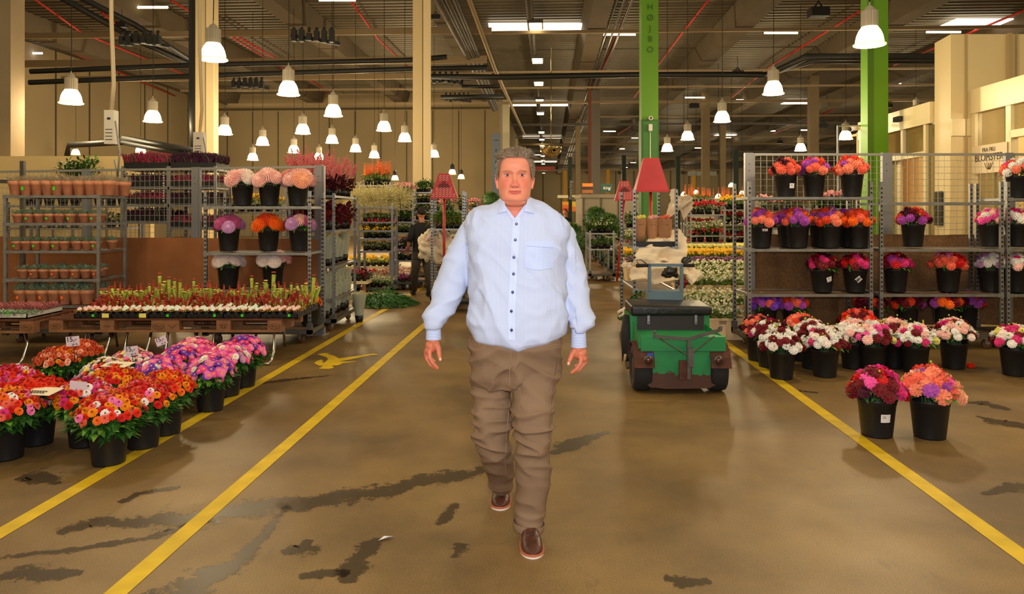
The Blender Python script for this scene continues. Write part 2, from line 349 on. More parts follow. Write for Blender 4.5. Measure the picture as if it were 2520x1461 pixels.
# --- columns
colw=mat('white painted column',(214,190,142),.5,0,.04,1.5); colwd=mat('column cover strip',(196,168,118),.5)
def column(px0,px1,Y,label,mt,z1=ZC,name='column',rz=.25):
    w_=(px1-px0)*Y/F; c=P((px0+px1)/2,HY,Y); m=MB(); d=w_*.8
    m.span((-w_/2,-d/2,0),(w_/2,d/2,z1-.0)); o=m.build(name,mt,None,(c.x,c.y,0),0); tag(o,label,'column'); return o,w_,d
def wrap(o,w_,d,mt):
    m=MB(); m.span((w_*.12,-d/2-.02,0),(w_*.5+.02,-d/2+.04,ZC)); m.build('lit_face_strip',mt,o)  # lighter strip: the column's lit face put into the colour
    m=MB(); m.span((w_*.08,-d/2-.012,0),(w_*.115,-d/2,ZC)); m.build('cable_groove',slot,o)
o,a,d=column(488,531,16,'cream painted column behind the heather racks',colw); wrap(o,a,d,mat('column light face',(232,208,160),.5))
o,a,d=column(1018,1059,18.5,'cream painted column left of the walking man',colw); wrap(o,a,d,mat('column light face',(232,208,160),.5))
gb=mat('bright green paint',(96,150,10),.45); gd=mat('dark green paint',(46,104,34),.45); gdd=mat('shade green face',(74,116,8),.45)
o,a,d=column(1576,1617,18,'green pillar lettered down its face, behind the red sign',gb); 
z0=CH+(HY-296)*18/F; z1=CH-(-0)*0
m=MB(); m.span((-a/2-.01,-d/2-.01,0),(a/2+.01,d/2+.01,z0)); tag(m.build('dark_green_base',gd,o),'dark green lower half')
m=MB(); m.span((-a*.42,-d/2-.02,0),(a*.42,-d/2-.008,z0-.05)); m.build('banner_face',mat('banner green',(58,120,40),.5),o)
for k,ch in enumerate('HØJBO'):
    z=CH+(HY-(14+k*26.5))*17.7/F; text('lettering',ch,.2,mat('letter green',(52,96,14),.6),o,(0,-d/2-.03,z))
m=MB(); m.ell((0,-d/2-.1,z0+.02),.055,10,8,0); m.span((-.04,-d/2-.1,z0-.28),(.04,-d/2-.02,z0-.12),0); m.tube([(0,-d/2-.03,z0-.25),(0,-d/2-.03,.9)],.012,6,0)
m.ell((0,-d/2-.15,z0+.02),.025,8,6,1); cmo=m.build('security_camera',[white,ink],None,o.location); tag(cmo,'small white dome security camera with cable on the green pillar','security camera')
o,a,d=column(2127,2176,15.5,'bright green pillar rising behind the cream room',gb)
m=MB(); m.span((-a*.5-.01,-d/2-.01,0),(-a*.22,-d/2+.02,ZC)); m.build('shade_face_strip',gdd,o)  # darker green strip: the pillar's shaded side put into the colour
m=MB(); c=P(12,HY,14); m.span((-.24,-.2,0),(.24,.2,ZC)); tag(m.build('column',conc,None,(c.x,c.y,0)),'grey concrete column at the left edge of the hall','column')
for (x0,x1,Y,l,mt) in ((1727,1745,50,'grey concrete column behind the small pendant lamps',conc),(1990,2012,44,'grey concrete column left of the second green pillar',conc),(1771,1785,62,'slender grey column far behind the red sign',conc),(1454,1476,46,'grey steel column wrapped with a pink flowering vine',mat('steel column',(120,112,104),.5,.3)),(1416,1428,60,'pale grey column beside the aisle in the distance',conc)):
    column(x0,x1,Y,l,mt)
o,_,_=column(1447,1455,45,'narrow rust red post beside the steel column',mat('rust brown',(120,66,40),.6)); 
dg=mat('dark green column',(14,44,30),.5); dy=mat('yellow column',(222,160,16),.5)
for k,(x0,x1,Y,top,mt,l) in enumerate(((1398,1407,62,386,dg,'dark green banner column beside the aisle with white script'),(1530,1540,70,382,dg,'dark green column left of the bright green pillar'),(1663,1673,66,384,dg,'dark green column right of the red sign'),(1804,1816,62,370,dg,'dark green column left of the right fence'),(1386,1395,90,420,dy,'yellow column beside the aisle'),(1492,1500,90,417,dy,'yellow column above the dark sign board'),(1702,1711,88,420,dy,'yellow column right of the red sign'))):
    Y=Y; column(x0,x1,Y,l,mt,CH+(HY-top)*Y/F)
# --- cream partition at left back, behind heather racks
m=MB(); a=P(-30,384,13.2); c=P(300,380,13.2); m.span((a.x,13.2,0),(c.x+.5,13.35,a.z)); pt=m.build('wall_partition',mat('cream partition',(226,196,136),.55,0,.03,2)); S(pt)
# --- pendant lamps
shade=mat('lamp glass shade',(255,246,225),.3,emit=3.2,ecol=(255,228,165)); shade.node_tree.nodes['Principled BSDF'].inputs['Alpha'].default_value=1
nt=shade.node_tree; b=nt.nodes['Principled BSDF']; tc=nt.nodes.new('ShaderNodeTexCoord'); sx=nt.nodes.new('ShaderNodeSeparateXYZ'); nt.links.new(tc.outputs['Object'],sx.inputs[0])
mr=nt.nodes.new('ShaderNodeMapRange'); mr.inputs['From Min'].default_value=0; mr.inputs['From Max'].default_value=.30; mr.inputs['To Min'].default_value=1.0; mr.inputs['To Max'].default_value=7.0; nt.links.new(sx.outputs['Z'],mr.inputs['Value']); nt.links.new(mr.outputs['Result'],b.inputs['Emission Strength'])
house=mat('lamp housing ribbed',(168,158,140),.5,.2); housed=mat('lamp housing dark',(40,36,30),.6)
ms=MB(); ms.lathe([(.215,0),(.21,.02),(.20,.04),(.195,.08),(.18,.15),(.155,.21),(.12,.262),(.105,.28),(0.02,.285)],28)
ms.lathe([(.215,0),(.228,.004),(.228,.018),(.21,.024)],28)
shade_me=ms.mesh('lamp_shade',shade)
mh=MB(); mh.lathe([(.0,.27),(.115,.275),(.115,.50),(.10,.515),(.0,.53)],40,sm=False,wob=lambda q,z:1+.03*cos(q*20)); mh.lathe([(.075,.52),(.06,.56),(.03,.585),(.012,.60),(.012,.64)],16)
house_me=mh.mesh('lamp_housing',house); house_me2=mh.mesh('lamp_housing',housed)
RIM=3.78
lamps=[(2140,112,75,'nearest bell pendant lamp hanging in front of the right green pillar',1),(525,148,68,'large bell pendant lamp hanging in front of the left cream column',1),(710,234,55,'bell pendant lamp right of the left cream column, brightest there',1),(175,255,56,'bell pendant lamp hanging at the far left near the concrete column',1),(820,286,46,'bell pendant lamp hanging midway between the two cream columns',0),(376,300,45,'bell pendant lamp beside the hanging white junction box',0),(945,322,38,'bell pendant lamp left of the central cream column, higher one',0),(996,348,34,'bell pendant lamp nearly touching the central cream column on its left',0),(1903,232,52,'bell pendant lamp over the first right trolley',1),(1777,300,42,'second bell pendant lamp left of the one over the right trolley',0),(1692,344,34,'bell pendant lamp just right of the green lettered pillar, higher one',0),(1642,372,30,'bell pendant lamp just right of the green lettered pillar, lower one',0),(1970,371,29,'small bell pendant lamp above the dahlia buckets on the right trolley',0),(2081,343,34,'bell pendant lamp at the corner of the cream room',0),(2254,275,26,'dark unlit bell pendant lamp above the cream room roof',2),(553,331,38,'bell pendant lamp just right of the left cream column',0),(646,357,33,'bell pendant lamp in the middle group, leftmost of the higher row',0),(745,329,38,'bell pendant lamp in the middle group, above the fence end',0),(817,352,32,'bell pendant lamp directly below the central large one',0),(723,376,30,'bell pendant lamp low above the pale dahlias',0),(785,392,26,'bell pendant lamp partly behind pink flower spikes',0),(622,394,28,'lowest bell pendant lamp above the left dahlia trolley',0),(875,373,29,'bell pendant lamp over the burgundy plants',0),(921,388,27,'bell pendant lamp right of the burgundy plants',0),(1068,386,27,'bell pendant lamp half hidden by the central cream column',0),(-2,352,40,'bell pendant lamp cut by the left picture edge',0),(931,432,20,'small dark topped pendant lamp over the gypsophila, left one',3),(972,443,19,'small dark topped pendant lamp over the gypsophila, right one',3),(1113,429,20,'small dark topped pendant lamp above the left red sign',3),(1135,440,18,'small dark topped pendant lamp right of the left red sign',3),(528+2,379,14,'distant lamp glimpsed under the junction pipe',0),(1046-700,376,27,'bell pendant lamp behind the sloping black pipe',0),(186,381,22,'bell pendant lamp peeping over the cream partition',0)]
for px,py,dia,lab,kd in lamps:
    Y=.45*F/dia; s=1.0
    p=P(px,py,Y)
    t=T('pendant_lamp',lab,'lamp',p,0,'bell pendant lamps')
    if kd!=2: link('lamp_shade',shade_me,t)
    else:
        m2=ms; link('lamp_shade',ms.mesh('lamp_shade',mat('unlit shade',(120,112,98),.4)),t)
    link('lamp_housing',house_me2 if kd==3 else house_me,t)
    m=MB(); m.tube([(0,0,.62),(.01,0,1.2),(0,0,ZC-p.z-.1)],.008,5); m.build('lamp_cord',slot,t)
    if kd in(0,1) and dia>25: point('lamp_bulb',(0,0,-.09),.16,190,(1,.79,.47),t)
# hall lamps beyond the frame, over the foreground, then unseen fill points added to brighten the far hall
for (x,y,e) in ((-4.5,3.2,120),(4.5,3.6,150),(-4.2,7.0,110),(3.6,7.4,130),(0,5.2,60),(0,-2,90),(-3,-1.5,70),(3.4,-1.5,80)):
    point('hall_lamp_light',(x,y,3.9),.22,e*1.15,(1,.83,.55))
for x in (-18,-8,3,13,24,36):
    for y in (33,52,78,108,134):
        if x<-4 and y>60: continue
        if x<-4 and y>40: y=44
        point('added_fill_light',B(x,y,4.8),.3,520,(1,.79,.47))
# --- tube lights & aisle roof lights
tubem=mat('fluorescent tube',(255,250,235),.3,emit=7,ecol=(255,236,190)); tubec=mat('fluorescent tube cool',(230,235,255),.3,emit=7,ecol=(225,230,255))
tb=MB(); tb.tube([(-.5,0,0),(.5,0,0)],.035,8); tbm=tb.mesh('tube_light',tubem); tbc=tb.mesh('tube_light',tubec)
for i,(px,py,wd,cc) in enumerate(((1523,85,82,0),(1922,81,82,0),(2322,79,84,0),(76,131,56,1),(368,18,90,0),(830,0,90,0),(1837,246,50,0),(1954,251,50,0),(2196,205,42,0),(1988,320,34,0),(1535,305,38,0),(1890,322,36,0),(1710,240,48,0),(1558,339,24,0),(1527,366,20,0),(1560,400,16,0),(1548,412,16,0),(1532,424,14,0),(1723,364,26,0),(1790,338,20,0),(1500,323,30,0),(1866,372,22,0),(1940,384,18,0),(1330,398,24,0),(1324,381,26,0))):
    Y=min(1.9*F/wd,(ZC-.45-CH)*F/(HY-py)); p=P(px,py,Y); L_=wd*Y/F; o=link('tube_light',tbc if cc else tbm,None,p,0,(L_,1.3,1.3)); tag(o,'slim glowing roof tube light, %s'%['left of the lettered green pillar top','above the second right pendant','at the upper right corner','bluish one at the far left','above the leftmost rails','cut by the top edge left of centre','over the middle right hall, left one','over the middle right hall, right one','behind the right green pillar','above the first right trolley','by the steel column','near the grey columns at right','right of the green pillar','small one left of the green pillar','second small one left of the green pillar','third small one left of the green pillar','fourth small one left of the green pillar','lowest small one left of the green pillar','low one right of the green pillar','tiny one above the grey columns','faint one above the vine','far one behind the fence','tiny one behind the fence','near the mirror dome','above the mirror dome'][i],'light','roof tube lights')
rb=MB(); rb.span((-.3,-.55,-.12),(.3,.55,.0),1); rb.span((-.24,-.5,-.17),(.24,.5,-.12),0); rbm=rb.mesh('aisle_light',[mat('aisle light panel',(255,246,215),.3,emit=8,ecol=(255,236,170)),galvd])
ys=[57,143,200,243,275,303,322,340,355,369,381,392,401,409,417,424]
for i,py in enumerate(ys):
    H=ZC-.55-CH; Y=F*H/(HY-py); px=1318+20*(py-57)/367
    tag(link('aisle_light',rbm,None,P(px,py,Y),-AZ),'bright square roof light in the row over the aisle, %s from the front'%ORD(i),'light','roof lights over the aisle')
pipe('long cable channel carrying the aisle roof lights',[B(-.72,24,ZC-.42),B(-.72,138,ZC-.42)],.14,galvd)
# black heater boxes hanging under the roof
hb=MB(); hb.span((-.42,-.3,0),(.42,.3,.42)); hb.tube([(-.2,0,.42),(0,0,.75),(.2,0,.42)],.05,6); hb.tube([(0,0,.7),(0,0,1.6)],.02,5); hbm=hb.mesh('heater',mat('heater black',(20,19,18),.6))
for i,(px,py,wd,l) in enumerate(((2014,34,44,'black heater box hanging in the upper right roof'),(1815,180,26,'black heater box on the long black pipe'),(1072,40,22,'black heater box right of the central cream column'),(1708,258,22,'black heater box behind the right pendants'),(2025,306,20,'black heater box left of the right green pillar'),(1970,170,16,'x'),(2185,257,18,'black heater box right of the right green pillar'),(1146,190,22,'black heater box under the silver ducts'),(1918,345,14,'small black heater box far right of the aisle'),(1176,440,16,'small black speaker box on the concrete wall'),(300,60,24,'black heater box at upper left'))):
    if l=='x': continue
    Y=min(.84*F/wd,(ZC-1.5-CH)*F/(HY-py)); tag(link('heater',hbm,None,P(px,py+8,Y),0,wd*Y/F/.84),l,'heater','black heater boxes')
# black valve clusters on the pipes
def cluster(px,py,Y,l,n=6):
    m=MB(); r=random.Random(px); p=P(px,py,Y)
    m.bar((-.6,0,0),(.6,.5,-.1),.1,.1)
    for k in range(n): x=-.5+1.0*k/(n-1); m.span((x-.06,-.08,-.12-r.random()*.08),(x+.06,.1,.06+r.random()*.12)); m.tube([(x,0,.1),(x,0,.22)],.04,6)
    tag(m.build('valve_cluster',blackpipe,None,p),l,'valves')
cluster(770,88,20,'black valve cluster under the roof above the left pendants'); cluster(345,95,21,'black valve cluster on the descending dark pipe'); cluster(1090,192,26,'black valve cluster right of the central cream column'); cluster(1125,240,34,'lower black valve cluster near the concrete wall'); cluster(610,205,27,'black valve cluster below the roof beam at left')
# junction boxes hanging
def junction(px,py0,py1,Y,l):
    a=P(px,py1,Y); h=(py1-py0)*Y/F; t=T('junction_box',l,'junction box',a); m=MB(); w_=.13*Y/9.6
    m.span((-w_*.48,-w_*.45,0),(w_*.48,w_*.45,h)); m.build('box',mat('junction white',(214,204,186),.5),t)
    m=MB(); m.tube([(0,0,h),(.03,0,h+.35),(0,0,h+1.2),(-.02,0,ZC-a.z)],.026,8); m.build('cord',mat('cord beige',(196,176,140),.6),t)
    m=MB(); m.tube([(.08,-.05,.3),(.14,-.06,-.1),(.10,-.03,-.45),(.04,0,-.2)],.012,6); m.build('hanging_lead',mat('lead grey',(150,146,138),.6),t)
    m=MB()
    for k in range(4): m.span((-w_/3,-w_*.45-.006,h*.12+k*h*.1),(w_/3,-w_*.45,h*.12+k*h*.1+.008))
    m.span((-.02,-w_*.45-.01,h*.72),(.02,-w_*.45,h*.78)); m.build('marking',ink,t)
junction(274,272,355,9.8,'white junction box hanging on a beige cord at left'); junction(492,326,386,11.5,'white junction box hanging in front of the left cream column')
# ================= cream room at right =================
crm=mat('cream cladding',(222,200,150),.4,0,.03,1.5); frm=mat('cream aluminium frame',(226,208,164),.35,.1)
glass=mat('window glass',(120,112,64),.06,0,alpha=.42); 
def yb(xb,px):
    t=(px-CX)/F; return xb*(cos(AZ)+t*sin(AZ))/(t*cos(AZ)-sin(AZ))
def hz(p,py): Y=p.y; return CH+(HY-py)*Y/F
XB=7.2
def wallquad(m,xb,y0,y1,z0,z1,th=.06,k=0):
    c=B(xb,(y0+y1)/2,(z0+z1)/2); m.box(c,(th,abs(y1-y0),z1-z0),-AZ,k)
def glazing(name,xb,pxs,zs_top,doors):
    pass
y20=yb(XB,2120); y1=yb(XB,2134); y2=yb(XB,2172); y3=yb(XB,2180); y4=yb(XB,2224); y5=yb(XB,2230); y6=yb(XB,2280); y7=yb(XB,2286); y8=yb(XB,2299)
HT=3.62; HB_=3.22; TB=2.72
m=MB(); wallquad(m,XB,y20,y8,HB_,HT,.16)
for a,c_ in ((y20,y1),(y2,y3),(y4,y5),(y6,y7)):
    wallquad(m,XB,a,c_,0 if (a,c_)!=(y4,y5) else TB,HB_,.12)
wallquad(m,XB,y3,y6,TB-.1,TB,.12)
wallquad(m,XB,y20,y2,.0,.12,.12)
o=S(m.build('window_8',frm)); g=MB(); wallquad(g,XB,y1,y2,.12,HB_,.012); wallquad(g,XB,y3,y4,TB,HB_,.012); wallquad(g,XB,y5,y6,TB,HB_,.012); wallquad(g,XB,y7,y8,0,HB_,.012); g.build('glass_pane',glass,o)
m=MB(); wallquad(m,XB+.1,y3,(y3+y4)/2-.1,0,TB-.1,.05); 
o=S(m.build('door_1',frm)); g=MB(); wallquad(g,XB+.04,y3,y3-.35,0,TB-.1,.012); g.build('glass_pane',glass,o)
m=MB(); m.span((-.12,-.05,-.05),(.12,.05,.05)); p=B(XB-.12,yb(XB,2225),HT-.18); tag(m.build('door_sensor',ink,None,p,-AZ+PI/2),'dark oblong motion sensor on the cream room header','sensor')
m=MB(); m.tube([(0,0,0),(-.16,-.02,-.03)],.06,10); m.ell((-.17,-.02,-.03),.05,10,8,1); p=B(XB-.1,y20,HT-.12); tag(m.build('security_camera',[white,ink],None,p),'small white bullet camera on the outer corner of the cream room','security camera')
# tall block
p0=P(2300,HY,14.0); p1=P(2340,HY,13.3); zt=CH+(HY-84)*13.3/F
m=MB(); q=[Vector((p0.x,14.0,0)),Vector((p1.x,13.3,0)),Vector((16,13.3,0)),Vector((16,17.5,0)),Vector((10.0,17.5,0))]
m.prism([(v.x,v.y) for v in q],zt,Matrix.Identity(4)); 
for k in range(3): m.box((p1.x+.25+k*.0+ .9*k,13.28,zt/2),(.02,.03,zt),0,1)
m.box((p1.x+1.0,13.24,zt/2),(.07,.06,zt),0,1)
blk=S(m.build('wall_block',[crm,mat('cladding joint',(176,152,108),.5)]))
g=MB(); g.span((p1.x+.0,13.27,2.9),(p1.x+.35,13.29,3.2)); g.build('access_panel',frm,blk)
g=MB(); g.span((2.0,13.0,0),(2.0,13,0)); 
# lit interior behind the door
inn=mat('room wall warm',(250,214,150),.6)
m=MB(); wallquad(m,XB+1.2,y20+.5,y8,0,3.5,.06); m.box(B(XB+.80,(y20+y8)/2+.3,3.4),(1.4,abs(y20-y8)+1,.05),-AZ)
m.box(B(XB+.80,y20+.5,1.7),(1.4,.05,3.5),-AZ)
S(m.build('wall_room',inn)); point('room_lamp',B(XB+.75,(y3+y6)/2,2.9),.15,70,(1,.80,.5)); point('room_lamp',B(XB+.75,(y3+y6)/2-.5,1.2),.15,20,(1,.80,.5))
# second glazing nearer
X2=8.75
def y2b(px): return yb(X2,px)
# plane passes through the block's front face at px 2395
X2=B(0,0,0).x; 
tt=(2395-CX)/F; X2w=Vector((tt*13.3,13.3,0)); X2=X2w.x*cos(AZ)-X2w.y*sin(AZ)
ya=13.25*cos(AZ)+X2w.x*sin(AZ); Y_=[ya,yb(X2,2408),yb(X2,2484),yb(X2,2492),yb(X2,2545)]
HT2=CH+(HY-223)*13.3/F
m=MB(); wallquad(m,X2,Y_[0],Y_[4],HT2-.42,HT2,.16)
for a,c_ in ((Y_[0],Y_[1]),(Y_[2],Y_[3]),(Y_[3]-.0,Y_[3]-.05)): wallquad(m,X2,a,c_,0,HT2-.42,.12)
wallquad(m,X2,Y_[3],Y_[4],2.75,2.87,.12); wallquad(m,X2,Y_[0],Y_[2],0,.15,.12); wallquad(m,X2+.1,Y_[1]-.35,Y_[1]-.42,0,2.6,.06); wallquad(m,X2+.1,Y_[1]-.35,Y_[2],2.55,2.65,.06)
o=S(m.build('window_9',frm)); g=MB(); wallquad(g,X2,Y_[1],Y_[2],.15,HT2-.42,.012); wallquad(g,X2,Y_[3],Y_[4],2.87,HT2-.42,.012); g.build('glass_pane',glass,o)
m=MB(); wallquad(m,X2+1.6,Y_[0],Y_[4],0,HT2-.1,.06); m.box(B(X2+.8,(Y_[0]+Y_[4])/2,HT2-.15),(1.6,2.6,.05),-AZ); S(m.build('wall_room_inner',mat('inner wall',(222,196,140),.6)))
point('room_lamp',B(X2+.8,(Y_[2]+Y_[4])/2,HT2-.5),.15,55,(1,.80,.5))
m=MB(); wallquad(m,X2+.9,Y_[3]-.1,Y_[4],0,2.7,.05); S(m.build('door_2',mat('door warm',(240,205,160),.5)))
# shop sign sheet on the nearer glazing
sg=MB(); wdt=.52; yc=(yb(X2,2412)+yb(X2,2482))/2
sg.span((-.50,-.004,-.24),(.50,.004,.24)); Rz=-AZ-PI/2
ps=B(X2-.08,yc,CH+(HY-390)*B(X2,yc).y/F)
sgo=sg.build('shop_sign',mat('sign sheet',(226,206,170),.5),None,ps,Rz); tag(sgo,'pale sign sheet with dark letters on the glazing at right','sign')
text('lettering','BLOMSTER',.17,ink,sgo,(0,-.008,.02)); text('lettering','FRA FRU',.10,ink,sgo,(0,-.008,.15))
fl_=MB(); 
for k in range(5): fl_.tube([(.02*k-.04,-.01,-.18),(.06*k-.12,-.01,-.07)],.006,4,0 if k%2 else 1)
fl_.build('flower_drawing',[red,mat('leaf ink',(60,110,50),.6)],sgo)
m=MB(); m.span((-.17,-.01,0),(.17,.01,.62)); 
for k in range(3):
    for j in range(4): m.span((-.15+k*.105,-.015,.03+j*.15),(-.06+k*.105,-.011,.15+j*.15),1)
pn=P(2313,560,13.9); pn=P(2322,550,13.2)
fd=(p1-p0); fd.z=0; q_=p0.lerp(p1,.33); m2=m.build('notice_board',[ink,mat('board glass',(70,56,44),.2)],None,(q_.x-.03,q_.y-.01,P(2313,554,13.77).z),math.atan2(fd.y,fd.x)); tag(m2,'small dark notice board low on the cream block','notice board')
# wire rope fencing pole beside the room
m=MB(); a=P(2062,310,14.5); m.tube([(a.x,14.5,0),(a.x,14.5,a.z),(B(XB,y20,0).x,B(XB,y20,0).y,3.55)],.02,6); tag(m.build('corner_pole',galv),'thin pale pole bracket beside the outer corner of the cream room','pole')
# ================= flowers =================
def petal(m,c,d,up,L,w,cup=.25,k=0,tip=.35):
    # c base, d direction, up normal; kite petal of 2 quads
    s=d.cross(up).normalized()
    a=c; b1=c+d*L*.55+s*w/2+up*cup*L*.3; b2=c+d*L*.55-s*w/2+up*cup*L*.3; mid=c+d*L*.55+up*(-cup*L*.1)
    t1=c+d*L+s*w*tip/2+up*cup*L*.25; t2=c+d*L-s*w*tip/2+up*cup*L*.25
    m.add([a,b1,mid,b2,t1,t2],[(0,1,2),(0,2,3),(1,4,5,2) if False else (1,4,2),(2,4,5),(2,5,3)],k,False)
def bloom_ball(R,rings=7,n0=13,k=0,ctr=None,spike=1.0,wid=.42,flat=1.0):
    m=MB(); m.ell((0,0,0),(R*.72,R*.72,R*.72*flat),8,6,k)
    for i in range(rings):
        th=(.06+.62*i/(rings-1))*PI; n=max(4,int(n0*sin(th)**.8+1.5))
        for j in range(n):
            q=2*PI*(j+.5*(i%2))/n+.2*i
            nrm=Vector((sin(th)*cos(q),sin(th)*sin(q),cos(th)*flat)); out=Vector((cos(th)*cos(q),cos(th)*sin(q),-sin(th)))
            d=(nrm*.75*spike+out*.55).normalized(); base=nrm*R*.55
            petal(m,base,d,nrm,R*.55*(1+.25*spike*(i/rings)),R*wid,.5,k)
    if ctr is not None: m.ell((0,0,R*.75*flat),(R*.2,R*.2,R*.12),6,4,ctr)
    return m
def bloom_disc(R,rings,n,k=0,ctr=1,cr=.22,w=.5,droop=0,layer=.12,ch=.1):
    m=MB()
    for i in range(rings):
        f=1-i*.22; nn=max(7,int(n*f))
        for j in range(nn):
            q=2*PI*(j+.5*(i%2))/nn; el=-droop+i*.32
            d=Vector((cos(q)*cos(el),sin(q)*cos(el),sin(el))); up=Vector((-cos(q)*sin(el),-sin(q)*sin(el),cos(el)))
            petal(m,Vector((0,0,i*R*layer)),d,up,R*f,R*w*f,.22,k,.55)
    m.ell((0,0,R*layer*rings*.7),(R*cr,R*cr,R*(ch+layer*rings*.5)),8,5,ctr)
    return m
PC={}
def pc(n,rgb,v=.12): 
    if n not in PC: PC[n]=mat('petal '+n,rgb,.55,0,v,25,spec=.3)
    return PC[n]
cols=dict(coral=(246,110,84),salmon=(250,140,108),orange=(250,112,26),dorange=(226,70,34),violet=(178,76,178),magenta=(222,48,122),hotpink=(246,86,168),pink=(250,130,190),palepink=(252,196,184),cream=(250,232,222),white=(246,240,232),red=(214,22,24),scarlet=(238,48,18),dred=(116,10,26),wine=(74,8,36),yellow=(252,196,40),gold=(248,150,20),rust=(214,84,42),purple=(124,62,190),mauve=(208,96,148),lilac=(206,150,200),lemon=(244,232,130),peach=(252,178,140))
for n,c in cols.items(): pc(n,c)
ctry=mat('flower centre yellow',(232,180,20),.7); ctrd=mat('flower centre dark',(60,28,14),.8); ctrr=mat('zinnia centre',(120,60,20),.8)
leafm=mat('leaf green',(44,92,28),.5,0,.3,18); leafl=mat('leaf light green',(96,142,40),.5,0,.25,18); stemm=mat('stem green',(70,110,40),.6); budm=mat('bud yellow green',(176,190,60),.6)
BL={}
def bloom(kind,c):
    key=kind+c
    if key in BL: return BL[key]
    mt=PC[c]
    if kind=='pompon': mm=bloom_ball(1,7,13).mesh('pompon_dahlia',[mt])
    elif kind=='ball': mm=bloom_ball(1,6,11,wid=.5,flat=.8,spike=.8).mesh('ball_dahlia',[mt])
    elif kind=='deco': mm=bloom_ball(1,6,12,wid=.55,flat=.55,spike=1.1).mesh('decorative_dahlia',[mt])
    elif kind=='cactus': mm=bloom_ball(1,9,26,spike=1.25,wid=.17,flat=.5).mesh('cactus_dahlia',[mt])
    elif kind=='zinnia': mm=bloom_disc(1,4,13,0,1,.2,.5,.12,.13).mesh('zinnia',[mt,ctrr])
    elif kind=='aster': mm=bloom_disc(1,2,20,0,1,.28,.26,.05,.08).mesh('aster',[mt,ctry])
    elif kind=='sun': mm=bloom_disc(1,2,15,0,1,.42,.4,.1,.06).mesh('sunflower',[mt,ctrd])
    elif kind=='bud': mm=MB().ell((0,0,0),(.6,.6,.7),7,5).mesh('flower_bud',[budm])
    BL[key]=mm; return mm
FN=dict(pompon='dahlia_bloom',ball='dahlia_bloom',deco='dahlia_bloom',cactus='dahlia_bloom',zinnia='zinnia_bloom',aster='aster_bloom',sun='sunflower_bloom',bud='flower_bud')
def leaf(m,c,d,up,L,w,k=0):
    s=d.cross(up).normalized(); a=c; mid=c+d*L*.5+up*L*.06
    m.add([a,c+d*L*.45+s*w/2+up*L*.1,mid,c+d*L*.45-s*w/2+up*L*.1,c+d*L-up*L*.12],[(0,1,2),(0,2,3),(1,4,2),(2,4,3)],k,False)
def foliage(R,z0,z1,n,seed,L=.06,w=.028,stems=14,zbase=.02,rb=.06):
    r=random.Random(seed); m=MB()
    for i in range(stems):
        q=r.random()*2*PI; rr=R*.8*math.sqrt(r.random())
        m.tube([(cos(q)*rb*.7*rr/R,sin(q)*rb*.7*rr/R,zbase),(cos(q)*rr*.6,sin(q)*rr*.6,z0),(cos(q)*rr,sin(q)*rr,z1)],.003,4,1,False)
    for i in range(n):
        q=r.random()*2*PI; t=r.random(); z=z0+(z1-z0)*t; rr=(rb+(R*1.0-rb)*t)*(.6+.45*r.random()); z=min(z,.345-.10*(rr/R)**2)
        el=r.uniform(-.7,.9); d=Vector((cos(q)*cos(el),sin(q)*cos(el),sin(el))); q2=q+r.uniform(-.9,.9); d=Vector((cos(q2)*cos(el),sin(q2)*cos(el),sin(el)))
        leaf(m,Vector((cos(q)*rr,sin(q)*rr,z)),d,Vector((0,0,1)),L*r.uniform(.7,1.3),w*r.uniform(.8,1.3),0 if r.random()<.75 else 2)
    return m
FOL={}
def folmesh(kind):
    if kind not in FOL:
        a=dict(z=(.155,.19,.37,460,1),z2=(.155,.19,.37,460,2),d=(.12,.25,.37,150,3),d2=(.12,.25,.37,150,4),c=(.10,.25,.36,130,5),s=(.09,.24,.36,90,6))[kind]
        FOL[kind]=foliage(a[0],a[1],a[2],a[3],a[4],.058 if kind[0]=='z' else .055,.028,16,.03,.09).mesh('foliage',[leafm,stemm,leafl])
    return FOL[kind]
bk={}
def bucketmesh(h,rt,rb):
    k=(h,rt,rb)
    if k not in bk:
        m=MB(); m.lathe([(0,.004),(rb*.94,.004),(rb,0),(rb+.002,.01),(rb+(rt-rb)*.84,h*.86),(rt-.002,h*.865),(rt-.001,h*.93),(rt+.004,h*.955),(rt+.005,h*.995),(rt+.001,h),(rt-.004,h*.99),(rt-.006,h*.9),(rb-.004,.02),(0,.02)],36)
        m.lathe([(rt-.016,h*.72),(0,h*.72)],20)
        bk[k]=m.mesh('flower_bucket',black)
    return bk[k]
HK=dict(L=(.26,.127,.098),S=(.225,.115,.092))
